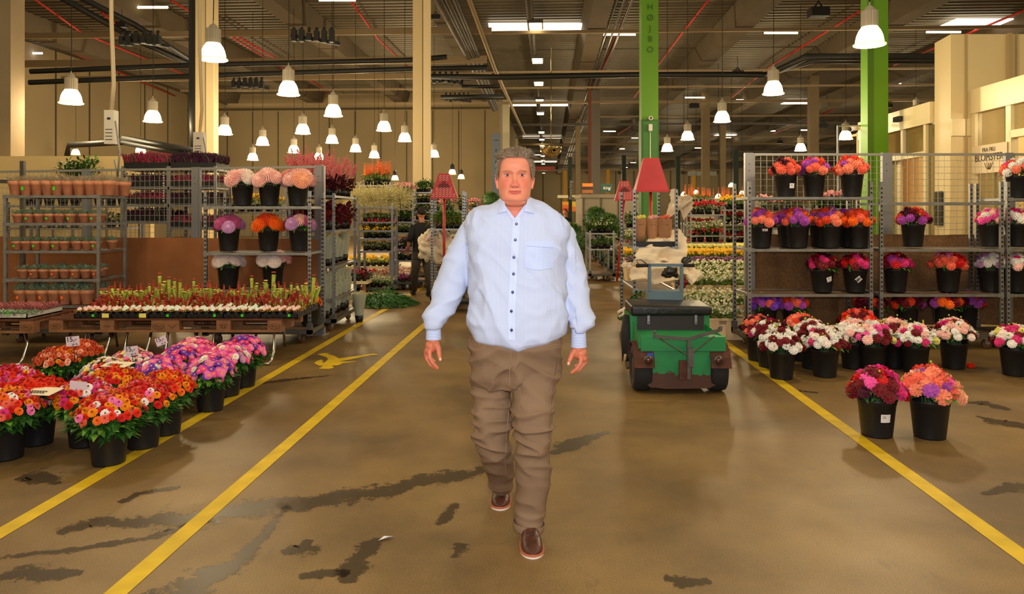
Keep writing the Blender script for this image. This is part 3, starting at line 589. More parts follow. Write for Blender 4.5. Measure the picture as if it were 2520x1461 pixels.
def bucket(loc,size,label,group,paper=None,rz=0):
    me=bucketmesh(*HK[size]); o=tag(link('flower_bucket',me,None,loc,rz),label,'bucket',group)
    if paper:
        h,rt,rb=HK[size]; m=MB(); an=paper[0]; zc=h*paper[1]; tl=paper[2] if len(paper)>2 else 0
        r_=rb+(rt-rb)*paper[1]*.86+.003; vs=[]
        for i in range(5):
            for z in(-.028,.028):
                a=(i-2)*.011/r_*1.9; x_=(i-2)*.0165; zz=z
                xr=x_*cos(tl)-zz*sin(tl); zr=x_*sin(tl)+zz*cos(tl); aa=-PI/2+an+xr/r_; rr=r_+(rt-rb)/h*zr
                vs.append((cos(aa)*rr,sin(aa)*rr,zc+zr))
        m.add(vs,[(2*i,2*i+2,2*i+3,2*i+1) for i in range(4)])
        pl=m.build('paper_label',white,o); pl['label']='white paper label'
        mm=MB()
        for k in range(2):
            a1=-PI/2+an-.02/r_; rr=r_+.002
            mm.add([(cos(a1)*rr,sin(a1)*rr,zc+.012-k*.01),(cos(a1+.02/r_)*rr,sin(a1+.02/r_)*rr,zc+.012-k*.01),(cos(a1+.02/r_)*rr,sin(a1+.02/r_)*rr,zc+.015-k*.01),(cos(a1)*rr,sin(a1)*rr,zc+.015-k*.01)],[(0,1,2,3)])
        mm.build('printed_text',ink,pl)
    return o
def bunch(loc,size,label,group,kinds,n,R,bs,seed,top=.39,dome=.13,fol='z',buds=0,rz=0):
    r=random.Random(seed); k=HK[size][0]/.225
    t=T('cut_flower_bunch',label,'flowers',loc,rz,group)
    f=link('foliage',folmesh(fol),t); f.scale=(R/.155 if fol[0]=='z' else R/.14,)*2+(HK[size][0]/.25*(top/.40),)
    kl=[a for a in kinds for _ in range(a[2])]
    for i in range(n):
        rr=math.sqrt((i+.5)/n); q=i*2.39996+r.uniform(-.15,.15); rad=R*rr*(1+r.uniform(-.06,.06)); tilt=rr*1.15
        z=top-dome*rr**2.2+r.uniform(-.012,.012)
        kk,c,_=r.choice(kl); s=bs*r.uniform(.85,1.15)*(1.0)
        o=link(FN[kk],bloom(kk,c),t,(cos(q)*rad,sin(q)*rad,z))
        nrm=Vector((cos(q)*sin(tilt),sin(q)*sin(tilt),cos(tilt)))+Vector((r.uniform(-.2,.2),r.uniform(-.2,.2),0)); 
        e=nrm.to_track_quat('Z','Y')@Matrix.Rotation(r.random()*6,4,'Z').to_quaternion(); o.rotation_euler=e.to_euler(); o.scale=(s,)*3
    for i in range(buds):
        q=r.random()*6.28; rad=R*math.sqrt(r.random())*.95; z=top-dome*(rad/R)**2+.035+r.random()*.025
        o=link('flower_bud',bloom('bud','x') if 'budx' in BL else bloom('bud','coral'),t,(cos(q)*rad,sin(q)*rad,z)); o.scale=(.014,)*3
    return t
def K(kind,s): # 'coral3 dred2' -> list
    out=[]
    for w_ in s.split():
        n=w_.rstrip('0123456789'); out.append((kind,n,int(w_[len(n):] or 1)))
    return out
# ---- floor buckets at left: (px,py base centre), size, kinds...
LF=[
(268,1138,'S','zinnia','red3 orange2 coral4 gold4 pink3 white2 scarlet2',84,.205,.029,'the front left bucket of mixed red, gold and white zinnias in the frontmost bucket at left',.43,.13,'z'),
(15,1126,'S','zinnia','red4 coral4 scarlet3 orange2 gold2 pink2 white1 magenta1',84,.205,.029,'red and coral zinnias with gold ones, cut by the left edge',.43,.13,'z2'),
(92,1090,'S','zinnia','scarlet8 dorange3',80,.21,.031,'plain vermilion zinnias under a white notice card',.43,.11,'z'),
(210,1094,'S','zinnia','gold3 red3 magenta4 white2 coral3 pink1',80,.2,.029,'zinnias with magenta and white ones behind the front left bucket',.43,.13,'z2'),
(352,1098,'S','zinnia','red7 coral3 gold2 pink2 white1 dorange3',80,.2,.029,'mostly red zinnias right of the frontmost zinnia bucket',.43,.13,'z'),
(408,1066,'S','zinnia','orange4 gold4 red4 scarlet2 magenta1',80,.195,.029,'orange and gold zinnias at the right end of the zinnia group',.43,.13,'z2'),
(28,1050,'S','zinnia','red4 scarlet3 hotpink2 magenta2 pink2 yellow1 white1',76,.2,.03,'red and pink zinnias behind the vermilion ones at left edge',.43,.12,'z'),
(282,1052,'S','zinnia','gold7 orange3 red3 scarlet3',80,.2,.029,'gold and orange zinnias in the middle of the zinnia group',.43,.12,'z'),
(140,975,'S','zinnia','rust7 peach2 dorange2 gold1',90,.18,.026,'rust orange zinnias in front, under the left price card',.40,.10,'z2'),
(198,958,'S','zinnia','rust6 peach3 dorange2 orange1',90,.18,.026,'rust orange zinnias behind, right of the left price card stick',.42,.10,'z'),
(258,1022,'S','aster','white4 palepink3 red1 lilac2 wine1 lemon1',96,.2,.022,'small white and lilac asters under the second notice card',.43,.14,'z'),
(325,985,'S','aster','white3 palepink2 red2 lemon1 pink2',96,.19,.022,'small white and red asters beside the middle price card',.42,.12,'z'),
(385,1018,'S','aster','hotpink5 purple4 pink4 white2',80,.195,.031,'pink and purple asters in front of the purple ones at left',.43,.14,'z2'),
(442,985,'S','aster','purple5 hotpink4 pink3 magenta2 white1',80,.2,.031,'purple and pink asters in the middle of the aster group',.44,.14,'z'),
(518,1008,'S','aster','pink5 hotpink3 purple4 white1',84,.19,.033,'frontmost asters, pink and violet, over a fully visible bucket',.43,.15,'z2'),
(478,958,'S','aster','hotpink5 magenta2 pink4 palepink2 white1',80,.2,.031,'bright pink asters at the back of the aster group',.44,.13,'z'),
(560,972,'S','aster','hotpink5 pink5 white2 lilac1',80,.19,.032,'pink asters behind the frontmost aster bucket',.43,.13,'z2'),
(600,950,'S','aster','hotpink5 pink4 purple4 magenta2',80,.2,.031,'pink and purple asters at the left floor group right end',.44,.13,'z')]
for i,(px,py,sz,kd,cs,n,R,bs,lb,top,dome,fo) in enumerate(LF):
    p=G(px,py); p.z=0
    bucket(p,sz,'black bucket under the '+lb.replace('the front left bucket of mixed','mixed').replace('the frontmost asters','frontmost asters'),'black buckets on the left floor',None,random.random()*6)
    bunch((p.x,p.y,.0),sz,lb.replace('the front left bucket of mixed','mixed').replace('zinnias','zinnias',1),'cut flowers on the left floor',K(kd,cs),int(n*1.3),R,bs*.95,100+i,top,dome,fo)
RF=[
(2158,1070,'L','deco','dred4 hotpink4 red4 magenta2 wine2',34,.185,.047,'dark red and pink dahlias, left of the two front right buckets',.45,.15,'d',5,(.05,.55)),
(2288,1074,'L','deco','salmon4 coral4 hotpink1 violet3 peach2',34,.19,.047,'salmon and violet dahlias, right of the two front buckets',.46,.15,'d2',5,None),
(1923,930,'L','deco','white7 dred4 cream2',52,.20,.038,'white and dark red dahlias, front left of the right cluster',.46,.16,'d',8,None),
(2030,925,'L','deco','white6 dred5 cream2 magenta1',52,.20,.038,'white and dark red dahlias, second bucket of the front row',.46,.16,'d2',8,None),
(2148,912,'L','deco','palepink4 hotpink2 white4 dred2 lemon1',50,.20,.038,'white, pink and dark red dahlias, third bucket of the front row',.47,.16,'d',8,None),
(2252,915,'L','deco','white5 cream2 magenta2 dred1 lemon1 palepink2',50,.20,.038,'white dahlias with magenta ones, fourth bucket of the front row',.46,.16,'d2',8,None),
(2347,905,'L','deco','white3 palepink4 magenta2 dred3 cream2',50,.205,.038,'pale pink and dark red dahlias, separate bucket right of the cluster',.48,.16,'d',8,None),
(1866,886,'L','pompon','coral4 wine3 salmon2 dred2',40,.17,.036,'coral and wine pompon dahlias at the back left of the cluster',.45,.13,'d',3,None),
(1893,902,'L','deco','white4 dred4 magenta1',46,.19,.036,'dark red and white dahlias behind the cluster front left bucket',.46,.14,'d2',5,None),
(1972,885,'L','pompon','coral5 salmon3 wine2 dorange1',40,.18,.036,'coral pompon dahlias at the back middle of the cluster',.46,.13,'d',3,None),
(2000,905,'L','deco','white6 dred3 cream1',46,.19,.036,'white dahlias behind the second front row bucket',.46,.14,'d',5,None),
(2100,905,'L','deco','white5 cream3 palepink2 dred1',46,.19,.036,'creamy white dahlias behind the third front row bucket',.47,.14,'d2',6,None),
(2200,903,'L','deco','palepink5 white4 dred3',46,.19,.036,'pale pink dahlias behind the fourth front row bucket',.48,.14,'d',6,None),
(2113,875,'L','pompon','coral5 dred3 scarlet3 pink1',40,.19,.037,"coral and dark red pompon dahlias at the cluster back right",.48,.13,'d',4,None),
(2497,922,'L','deco','dred4 cream3 magenta2 white2 lemon1',50,.205,.038,'dark red and cream dahlias at the right picture edge',.47,.15,'d2',8,None)]
for i,(px,py,sz,kd,cs,n,R,bs,lb,top,dome,fo,bu,pap) in enumerate(RF):
    p=G(px,py); p.z=0
    bucket(p,sz,'black bucket under the '+lb.replace('the front left bucket of mixed','mixed').replace('the frontmost asters','frontmost asters'),'black buckets on the right floor',pap)
    bunch((p.x,p.y,0),sz,lb.replace('the front left bucket of mixed','mixed').replace('zinnias','zinnias',1),'cut dahlias on the right floor',K(kd,cs),int(n*1.2),R,bs*.98,300+i,top,dome,fo,bu)
# fallen flower and scraps
o=link('fallen_dahlia',bloom('deco','scarlet'),None,G(2389,905)+Vector((0,0,.03)),0,.035); tag(o,'single red dahlia head fallen on the floor behind the front right buckets','flower')
m=MB(); m.add([(0,0,.004),(.05,.01,.02),(.07,.04,.008),(.02,.05,.005)],[(0,1,2,3)]); o=m.build('paper_scrap',white,None,G(930,1332)); tag(o,'small white scrap on the floor left of the front shoe','scrap')
# cards: price cards on sticks
def price(px,py,Y,w_,tilt,lb):
    p=P(px,py,Y); t=T('price_card',lb,'price card',(p.x,p.y,p.z-.22)); 
    m=MB(); m.span((-w_/2,-.001,.22-w_*.36),(w_/2,.001,.22+w_*.36)); c=m.build('card',mat('price card paper',(226,208,220),.6),t); 
    m=MB(); m.tube([(0,.004,0),(0,.004,.22)],.003,5); m.build('stick',slot,t)
    text('price',"15,-",w_*.5,ink,t,(-w_*.08,-.003,.235)); text('small_price',"pr. b.",w_*.2,ink,t,(w_*.16,-.003,.22-w_*.22)); t.rotation_euler=(0,tilt,0)
price(186,839,5.85,.105,-.10,'white price card reading 15 above the rust zinnias'); price(332,863,6.0,.105,-.12,'white price card reading 15 above the small white asters'); price(419,835,6.3,.095,-.35,'tilted white price card reading 15 left of the pink asters')
m=MB(); m.span((-.055,-.001,-.05),(.055,.001,.05)); m.tube([(0,0,-.05),(.01,0,-.14)],.003,5); o=m.build('blank_card',mat('price card paper',(226,208,220),.6),None,P(192,957,4.85),(0,.08,0)); tag(o,'blank white card standing among the gold zinnias','card')
def notice(px,py,Y,w_,d,lb,rz):
    m=MB(); p=P(px,py,Y); M=Matrix.Rotation(.12,3,'X'); m.box((0,0,0),(w_,d,.003),0,0,M)
    for k in range(2):
        for j in range(6): m.box((-w_*.25+j*w_*.09,-d*.1-k*d*.2,.004-k*.002),(w_*.06,d*.08,.002),0,1,M)
    o=m.build('notice_card',[mat('card cream',(238,222,190),.6),ink],None,p,rz); tag(o,lb,'card')
notice(103,962,4.84,.22,.14,'cream notice card lying on the vermilion zinnias',-.15); notice(290,896,5.42,.2,.12,'cream notice card lying on the small white asters',-.2)
# ================= trolleys =================
shelfw=mat('shelf plywood',(112,84,60),.7,0,.2,8)
def post_mesh(h,slots=True):
    m=MB(); w_=.034
    m.span((-w_/2,-w_/2,.0),(-w_/2+.005,w_/2,h)); m.span((w_/2-.005,-w_/2,0),(w_/2,w_/2,h)); m.span((-w_/2,w_/2-.005,0),(w_/2,w_/2,h)); m.span((-w_/2,-w_/2,0),(w_/2,-w_/2+.004,h))
    if slots:
        z=.1
        while z<h-.05:
            m.span((-.009,-w_/2-.0015,z),(.009,-w_/2+.001,z+.022),1); m.span((w_/2-.001,-.009,z),(w_/2+.0015,.009,z+.022),1); z+=.05
    return m
PM={}
def trolley(label,X,Y,rz,shelves,W=1.32,D=.565,H=1.89,group='wheeled plant trolleys',slots=True,base=.17,posts=None,name='plant_trolley',rail_last=False):
    t=T(name,label,'trolley',(X,Y,0),rz,group)  # origin: front left corner at floor
    k=(round(H,2),slots)
    if k not in PM: PM[k]=post_mesh(H-base+.02,slots).mesh('post',[galv,slot])
    for (x,y) in ((0,0),(W,0),(0,D),(W,D)): link('post',PM[k],t,(x,y,base-.02))
    m=MB(); m.span((-.03,-.03,base-.05),(W+.03,.02,base)); m.span((-.03,D-.02,base-.05),(W+.03,D+.03,base)); m.span((-.03,-.03,base-.05),(.02,D+.03,base)); m.span((W-.02,-.03,base-.05),(W+.03,D+.03,base)); m.span((.0,.0,base-.015),(W,D,base-.002),1)
    for x in(0,W):
        for y in(0,D): m.span((x-.03,y-.03,base-.07),(x+.03,y+.03,base+.07))
    m.build('base',[galvd,shelfw],t)
    if not PM.get('wh'):
        a=MB(); a.lathe([(0,-.018),(.045,-.018),(.055,-.012),(.055,.012),(.045,.018),(0,.018)],20,(0,0,.055),0,True,None,(1,0,0)); a.bar((-.025,0,.055),(-.025,0,.12),.006,.05,1); a.bar((.025,0,.055),(.025,0,.12),.006,.05,1); a.tube([(-.03,0,.055),(.03,0,.055)],.01,8,1)
        PM['wh']=a.mesh('caster',[brownwheel,galv])
    for x in(.12,W-.12):
        for y in(.07,D-.07): link('caster',PM['wh'],t,(x,y,0),(0,0,.5+x*3+y*5))
    for i,z in enumerate(shelves):
        m=MB(); thin=(rail_last and i==0)
        m.span((.02,-.012,z-.032),(W-.02,.012,z-.002)); m.span((.02,D-.012,z-.032),(W-.02,D+.012,z-.002))
        if not thin: m.span((.02,0,z-.02),(W-.02,D,z-.008),1); m.span((.0,.0,z-.03),(.03,D,z)); m.span((W-.03,0,z-.03),(W,D,z))
        m.span((-.022,-.02,z-.036),(.05,.0,z+.004)); m.span((W-.05,-.02,z-.036),(W+.022,.0,z+.004))
        m.build('shelf',[galv,shelfw],t)
    return t
def on(t,x,y,z): # local point on a trolley -> world
    R=Matrix.Rotation(t.rotation_euler.z,3,'Z'); return t.location+R@Vector((x,y,z))
def zsh(py,Y): return CH-(py-HY)*Y/F
# --- right row
YF=8.45
RT=[]
for (x0,x1,lab,tops) in ((1844,2143,'steel trolley of dahlia buckets nearest the aisle on the right',(484,612,723)),(2168,2464,'steel trolley with an almost empty upper half, middle of the right row',(497,612,723)),(2480,2776,'steel trolley cut by the right picture edge',(487,612,723))):
    X=(x0-CX)*YF/F; W=(x1-x0)*YF/F
    t=trolley(lab,X,YF,0,[zsh(q,YF) for q in tops],W,.565,zsh(447,YF),'flower trolleys in the right row',True,.17,rail_last=(x0==2168)); RT.append((t,W))
def shelfset(items,t,Y0,group,gb,seed0):
    for i,it in enumerate(items):
        px,py,Yd,kd,cs,n,R,bs,lb,top,dome,fo,bu,pap=it
        if py>800: top=min(top,.365); dome=.09
        Y=Y0+Yd; z=zsh(py,Y0); p=Vector(((px-CX)*Y/F,Y,z))
        bucket(p,'L','black bucket '+lb,gb,pap); bunch((p.x,p.y,p.z),'L',('dahlias ' if kd!='sun' else 'orange sunflowers ')+lb,group,K(kd,cs),n,R,bs,seed0+i,top,dome,fo,bu)
D='pompon'
RS=[
(1933,484,.26,D,'coral4 salmon3 wine3 dorange2',24,.15,.048,'with coral and wine pompons, left on the aisle trolley top shelf',.42,.13,'d',3,(.35,.5)),
(2003,484,.26,D,'violet4 coral3 dorange3 salmon1',24,.16,.048,'with violet and orange pompons, middle of the aisle trolley top shelf',.43,.13,'d2',3,None),
(2096,484,.22,D,'dorange4 salmon3 violet4 coral2',26,.17,.050,'with big orange and violet pompons, right on the aisle trolley top shelf',.44,.14,'d',3,None),
(1873,612,.2,D,'salmon3 coral3 violet4 dorange2',26,.17,.047,'with a white tag, leftmost on the aisle trolley second shelf',.42,.14,'d',3,(.05,.86)),
(1940,612,.4,D,'violet4 coral3 dorange2',24,.16,.045,'with violet pompons, second from left on the aisle trolley second shelf',.42,.13,'d2',2,None),
(1963,612,.16,D,'violet4 orange2 coral2 dorange2',26,.16,.047,'with violet and orange pompons, third from left on the aisle trolley second shelf',.43,.13,'d',3,None),
(2020,612,.4,D,'coral3 violet3 dorange2',24,.16,.045,'set back, fourth from left on the aisle trolley second shelf',.42,.13,'d2',2,None),
(2043,612,.16,D,'dorange4 salmon3 violet2 orange1',26,.16,.047,'with orange red pompons, third from right on the aisle trolley second shelf',.42,.13,'d',3,None),
(2088,612,.4,D,'violet3 wine2 coral3',24,.16,.045,'set back, second from right on the aisle trolley second shelf',.42,.13,'d2',2,None),
(2112,612,.16,D,'dorange4 orange3 coral2 violet2',26,.165,.047,'with orange pompons, rightmost on the aisle trolley second shelf',.42,.13,'d',3,None),
(2024,722,.16,'ball','dred5 wine2 magenta2 hotpink1 red2',30,.165,.044,'with dark red blooms and white tag, left on the aisle trolley third shelf',.42,.12,'d2',4,(.3,.6,.3)),
(2105,722,.16,'ball','red5 dred3 magenta2 hotpink1',30,.165,.044,'with red blooms and tilted white tag, right on the aisle trolley third shelf',.42,.12,'d',4,(-.12,.6,.75)),
(1885,815,.2,D,'violet5 coral3 purple2 salmon1',26,.17,.045,'with violet and coral pompons, left at the aisle trolley bottom',.42,.13,'d',3,None),
(1953,817,.2,D,'violet4 coral4 dorange1',26,.17,.045,'with coral and violet pompons, right one at the aisle trolley bottom',.42,.13,'d2',3,None),
(2247,609,.25,D,'wine3 violet3 dorange3 dred2 magenta1',28,.17,.046,'alone on the second shelf of the middle trolley',.42,.13,'d',6,None),
(2205,722,.2,'ball','red4 magenta3 dred3 violet1',30,.165,.044,'with red blooms, left on the third shelf of the middle trolley',.42,.12,'d2',4,None),
(2334,722,.2,D,'coral4 red4 pink2 hotpink1',32,.175,.044,'with coral and pink pompons, right on the third shelf of the middle trolley',.44,.14,'d',4,None),
(2145,815,.3,D,'wine3 dred3 violet2 dorange1',26,.17,.044,'with wine pompons, behind the double posts at the bottom',.42,.12,'d2',3,None),
(2232,815,.2,D,'wine4 violet3 dred2 dorange1',28,.17,.044,'with dark violet pompons, second on the bottom of the middle trolley',.42,.12,'d',3,None),
(2325,812,.16,D,'red3 orange3 dred3 violet2 pink1',30,.17,.044,'with red and orange pompons, third on the bottom of the middle trolley',.43,.13,'d2',3,None),
(2378,815,.35,D,'dorange3 wine3 violet2 orange1',28,.17,.044,'set back, rightmost on the bottom of the middle trolley',.43,.12,'d',3,None),
(2506,487,.26,D,'coral3 white2 violet2 hotpink2 salmon2 orange1',26,.17,.045,'with mixed pompons, on the top shelf at the right edge',.44,.14,'d2',4,None),
(2438,608,.2,'ball','palepink4 hotpink3 white2',26,.15,.042,'with pink and white blooms, half behind the right post, on the second shelf',.41,.12,'d',3,None),
(2503,608,.16,'ball','palepink5 magenta2 white2 dred1',30,.17,.042,'with pale pink blooms, at the right edge on the second shelf',.42,.12,'d2',3,None),
(2437,722,.25,'ball','lilac4 white4 mauve1',26,.15,.040,'with lilac white blooms, half behind the right post, on the third shelf',.42,.12,'d',4,None),
(2500,722,.16,'ball','white5 lemon3 palepink3 magenta1',30,.17,.040,'with white and lemon blooms, at the right edge on the third shelf',.42,.12,'d2',4,None)]
shelfset([(a,b_,c_,d_,e_,f_,g_,h_,'on the right trolleys '+i_ if False else i_,j_,k_,l_,m_,n_) for a,b_,c_,d_,e_,f_,g_,h_,i_,j_,k_,l_,m_,n_ in RS],None,YF,'dahlias on the right trolleys','black buckets on the right trolleys',500)
# --- left dahlia trolley
YL=8.8
t=trolley('steel trolley of pale dahlias at the end of the left row',(506-CX)*YL/F,YL,0,[zsh(507,YL),zsh(621,YL),zsh(712,YL)],(762-506)*YL/F,.6,zsh(470,YL),'flower trolleys in the left row',True,.17)
c_='cactus'
LS=[(597,506,.2,c_,'palepink8 cream3',9,.165,.088,'of pale pink blooms, left on the top shelf of the left trolley',.39,.08,'c',3,None),
(663,506,.2,c_,'palepink8 cream1 peach1',9,.165,.088,'of pale pink blooms, middle of the top shelf of the left trolley',.39,.08,'c',3,None),
(733,506,.2,c_,'palepink9 peach1',11,.175,.09,'of large pale pink blooms, right on the top shelf of the left trolley',.40,.09,'c',1,None),
(563,619,.2,c_,'mauve5 lilac3 pink1',11,.165,.070,'of mauve blooms, left on the second shelf of the left trolley',.39,.09,'c',5,None),
(661,619,.2,c_,'orange6 dorange2 coral1',9,.165,.078,'of orange blooms, middle of the second shelf of the left trolley',.40,.09,'c',5,None),
(738,619,.2,c_,'mauve4 lilac4 palepink1',10,.17,.075,'of lilac and mauve blooms, right on the second shelf of the left trolley',.40,.09,'c',6,None),
(562,712,.22,c_,'cream4 mauve2 palepink3',10,.165,.075,'of cream and mauve blooms, left on the third shelf of the left trolley',.40,.09,'c',3,None),
(672,712,.3,c_,'palepink5 cream5',11,.19,.08,'of pale cream blooms, right on the third shelf of the left trolley',.42,.09,'c',4,None),
(764,808,.3,'sun','gold5 orange3',14,.13,.06,'in the lowest bucket of the left trolley',.40,.1,'s',2,None)]
shelfset(LS,t,YL,'dahlias on the left trolley','black buckets on the left trolley',700)
# --- wire fences
def fence(pa,Ya,pb,Yb,top,low,lab,boardmat,bname,posts,board_top,zb=.30,ripple=.01):
    a=Vector(((pa-CX)*Ya/F,Ya,0)); b_=Vector(((pb-CX)*Yb/F,Yb,0)); d=b_-a; L=d.length; rz=math.atan2(d.y,d.x)
    t=T('wire_fence',lab,'fence',a,rz)
    m=MB(); n=int(L/.075)
    for i in range(n+1): m.bar((i*L/n,0,low),(i*L/n,0,top),.0045,.0045)
    k=int((top-low)/.075)
    for j in range(k+1): m.bar((0,-.005,low+j*(top-low)/k),(L,-.005,low+j*(top-low)/k),.0045,.0045)
    m.bar((0,0,top),(L,0,top),.03,.03); m.bar((0,0,low),(L,0,low),.02,.02)
    m.build('wire_mesh',wire,t)
    for x in posts:
        xx=x*L; m=MB(); m.span((xx-.05,-.03,0),(xx+.05,.03,top+.02)); m.span((xx+.052,-.02,0),(xx+.075,.02,top+.01)); m.span((xx-.09,-.09,0),(xx+.09,.09,.012)); 
        for z in(top-.12,top-.2): m.ell((xx,-.031,z),.006,6,4,1)
        m.build('post',[alu,slot],t)
    m=MB(); vs=[]; N=60
    for i in range(N+1):
        x=L*i/N; y=-.04+ripple*sin(i*1.3)+.4*ripple*sin(i*.37); zt=board_top+.012*noise.noise(Vector((x*2,0,0)))
        vs+=[(x,y,zb),(x,y+.01*sin(i*.7),(zb+zt)/2),(x,y,zt)]
    m.add(vs,[(3*i+j,3*i+3+j,3*i+4+j,3*i+1+j) for i in range(N) for j in(0,1)],0,True); m.build(bname,boardmat,t)
    return t
board=mat('brown fibre board',(150,92,50),.75,0,.14,3)
burl=mat('burlap cloth',(136,98,62),.9,0,.25,40,.8,250)
fence(-150,10.9,786,9.5,zsh(409,9.4)+.0,1.12,'long wire mesh fence with brown board behind the left trolleys',board,'brown_board',(.42,.705,1.0),zsh(588,9.5),.28)
fence(1842,9.3,2700,9.3,zsh(380,9.3),1.1,'long wire mesh fence with brown burlap behind the right trolleys',burl,'burlap_sheet',(0,.393,.745),zsh(577,9.3),.16,.025)
# --- pot trolley at far left
YP=8.85
tops=[480,548,616,686,751]
t=trolley('steel trolley of terracotta pots at the far left',(14-CX)*YP/F,YP,0,[zsh(q,YP) for q in tops],(243-14)*YP/F,.6,zsh(482,YP)+.01,'flower trolleys in the left row',False,.17)
m=MB()
succ=mat('succulent grey green',(150,172,140),.7,0,.2,30); succb=mat('dry bloom beige',(190,160,130),.8,0,.2,30); heath=mat('pinkish heather',(190,110,110),.8,0,.25,30)
pm=MB(); pm.lathe([(0,.0),(.045,0),(.062,.085),(.068,.086),(.072,.118),(.066,.118),(.060,.1),(0,.1)],22); pot_me=pm.mesh('terracotta_pot',terra)
def tuft(n,R,h,seed,L,w,mt,mt2=None,up=.9):
    r=random.Random(seed); m=MB()
    for i in range(n):
        q=r.random()*6.283; rr=R*math.sqrt(r.random()); el=up*(1-rr/R*.6)+r.uniform(-.25,.25)
        d=Vector((cos(q)*cos(el),sin(q)*cos(el),sin(el))); leaf(m,Vector((cos(q)*rr,sin(q)*rr,h*r.random()*.6)),d,Vector((-cos(q)*sin(el),-sin(q)*sin(el),cos(el))),L*r.uniform(.7,1.2),w,0 if (not mt2 or r.random()<.6) else 1)
    return m
tu=[tuft(130,.066,.05,i,.038,.014,succ).mesh('succulent_rosettes',[succ,leafl]) for i in range(2)]+[tuft(160,.066,.04,9,.035,.006,succb,1).mesh('dry_blooms',[succb,succ])]
stk=MB(); stk.span((-.013,-.002,-.013),(.013,.001,.013)); st_g=stk.mesh('green_sticker',green_st); stk2=MB(); stk2.lathe([(0,-.002),(.016,-.002),(.016,.001),(0,.001)],12,(0,0,0),0,True,None,(0,1,0)); st_o=stk2.mesh('orange_sticker',orange_st)
snames=['top shelf','second shelf','third shelf','fourth shelf','fifth shelf','bottom platform']
rows=[(480,[38,65,92,118,142,168,196,224,247,268],2,(1,4),0),(548,[45,72,98,122,148,175,208,232],0,(1,3,5,7),0),(616,[42,66,90,114,138,160,190,215,236],1,(0,2,4,8),0),(686,[58,84,110,135,160,186,212,238],0,(1,3,5,7),1),(751,[52,80,107,134,161,188,214],1,(0,2,4),1),(815,[75,100],0,(0,),1)]
for si,(py,xs,ti,stick,sk) in enumerate(rows):
    z=zsh(py,YP) if si<5 else .17
    for back in (0,1):
        for j,px in enumerate(xs):
            if back and (j%2==1 and si>0): continue
            Y=YP+.12+back*.3; s=1.12 if si in(0,4) else .95
            X=((px-CX)*(YP+.12)/F)+back*.03
            pot=T('potted_succulent','terracotta pot %s, %s from left, %s row, %s'%('with a coloured sticker' if (j in stick and not back) else 'of dry beige blooms' if si==0 else 'of grey green succulents',ORD(j),'back' if back else 'front',snames[si]),'potted plant',(X,Y,z),j*.7,'succulent pots on the left trolley'); pot.scale=(s,s,s*(1.3 if si in(0,4) else .95))
            link('pot',pot_me,pot); link('plant',tu[ti if si else 2],pot,(0,0,.105),0,(1.05,1.05,1.5))
            if j in stick and not back:
                o=link('price_sticker',st_o if sk else st_g,pot,Vector((sin(j*.7)*-.068,-cos(j*.7)*.068,.055)),-j*.7)
# a second row trolley rear: side cart post at 297 is the rear post of the same trolley
# old wooden rack piece at far left back
m=MB(); a=P(56,396,9.9); m.bar((a.x,9.9,0),(a.x,9.9,a.z),.05); m.bar((a.x-.75,9.9,a.z-.25),(a.x,9.9,a.z-.28),.05); tag(m.build('rack_frame',galvd),'grey rack frame end standing up at the far left','rack')
# --- pallet table
YT=7.75
def pallet(X,Y,Z,lab,marks):
    t=T('wooden_pallet',lab,'pallet',(X,Y,Z),0,'pallets of the plant table')
    for i in range(5):
        m=MB(); y=.0725+i*(.8-.145)/4; w_=.145 if i in(0,2,4) else .1; m.span((0,y-w_/2,.122),(1.2,y+w_/2,.144)); m.build('deck_board',woodd,t)
    for x in (.0725,.6,1.1275):
        m=MB(); m.span((x-.0725,0,.1),(x+.0725,.8,.122)); m.build('stringer_board',wood,t)
        for yy in(.05,.4,.75):
            m=MB(); m.span((x-.0725,yy-.05,.022),(x+.0725,yy+.05,.1)); m.build('block',wood,t)
    for yy in(.05,.4,.75):
        m=MB(); m.span((0,yy-.05,0),(1.2,yy+.05,.022)); m.build('bottom_board',wood,t)
    br=mat('burnt mark',(92,54,30),.9)
    for x,s in marks:
        if s=='o':
            m=MB(); pts=[(x+.055*cos(q*PI/8),-.001,.061+.028*sin(q*PI/8)) for q in range(17)]; m.tube(pts,.0025,4,0,False); m.build('burnt_stamp',br,t); text('burnt_lettering','EPAL',.03,br,t,(x,-.002,.061))
        elif s=='v':
            m=MB(); m.bar((x-.04,-.001,.08),(x,-.001,.045),.004); m.bar((x+.04,-.001,.08),(x,-.001,.045),.004); m.build('burnt_stamp',br,t)
        else: text('burnt_lettering',s,.026,br,t,(x,-.002,.061))
    return t
zt=zsh(783,YT)-.144
x1=(120-CX)*YT/F
pallet(x1,YT,zt,'left pallet of the carnivorous plant table',[(.0725,'o'),(.6,'IT 92'),(1.1275,'o')]); pallet(x1+1.2,YT,zt,'right pallet of the carnivorous plant table',[(.0725,'v'),(.6,'DK HT\nPL-08'),(1.1275,'o')])
m=MB()
tb=T('table_frame','bent chrome legs under the carnivorous plant pallets','table frame',(x1,YT,0),0,'chrome table frames')
def legpair(x):
    m=MB(); zt_=zt; pts=[(x,.06,zt_),(x+.02,.02,.30),(x+.05,-.10,.12),(x+.05,-.17,.05),(x+.03,-.2,.018),(x-.02,-.17,.016),(x-.16,-.02,.016),(x-.2,.0,.02),(x-.22,.04,.08),(x-.2,.08,.2),(x-.19,.1,zt_)]
    m.tube(pts,.014,10); m.lathe([(.017,-.012),(.019,0),(.017,.012)],10,(x+.04,-.07,.15)); return m.build('leg',chrome,tb)
for x in (.36,.78,1.2,1.68,2.3): legpair(x)
for x in (.3,1.2,2.2): 
    m=MB(); m.tube([(x,.72,zt),(x,.74,.2),(x,.78,.02)],.014,8); m.build('leg',chrome,tb)
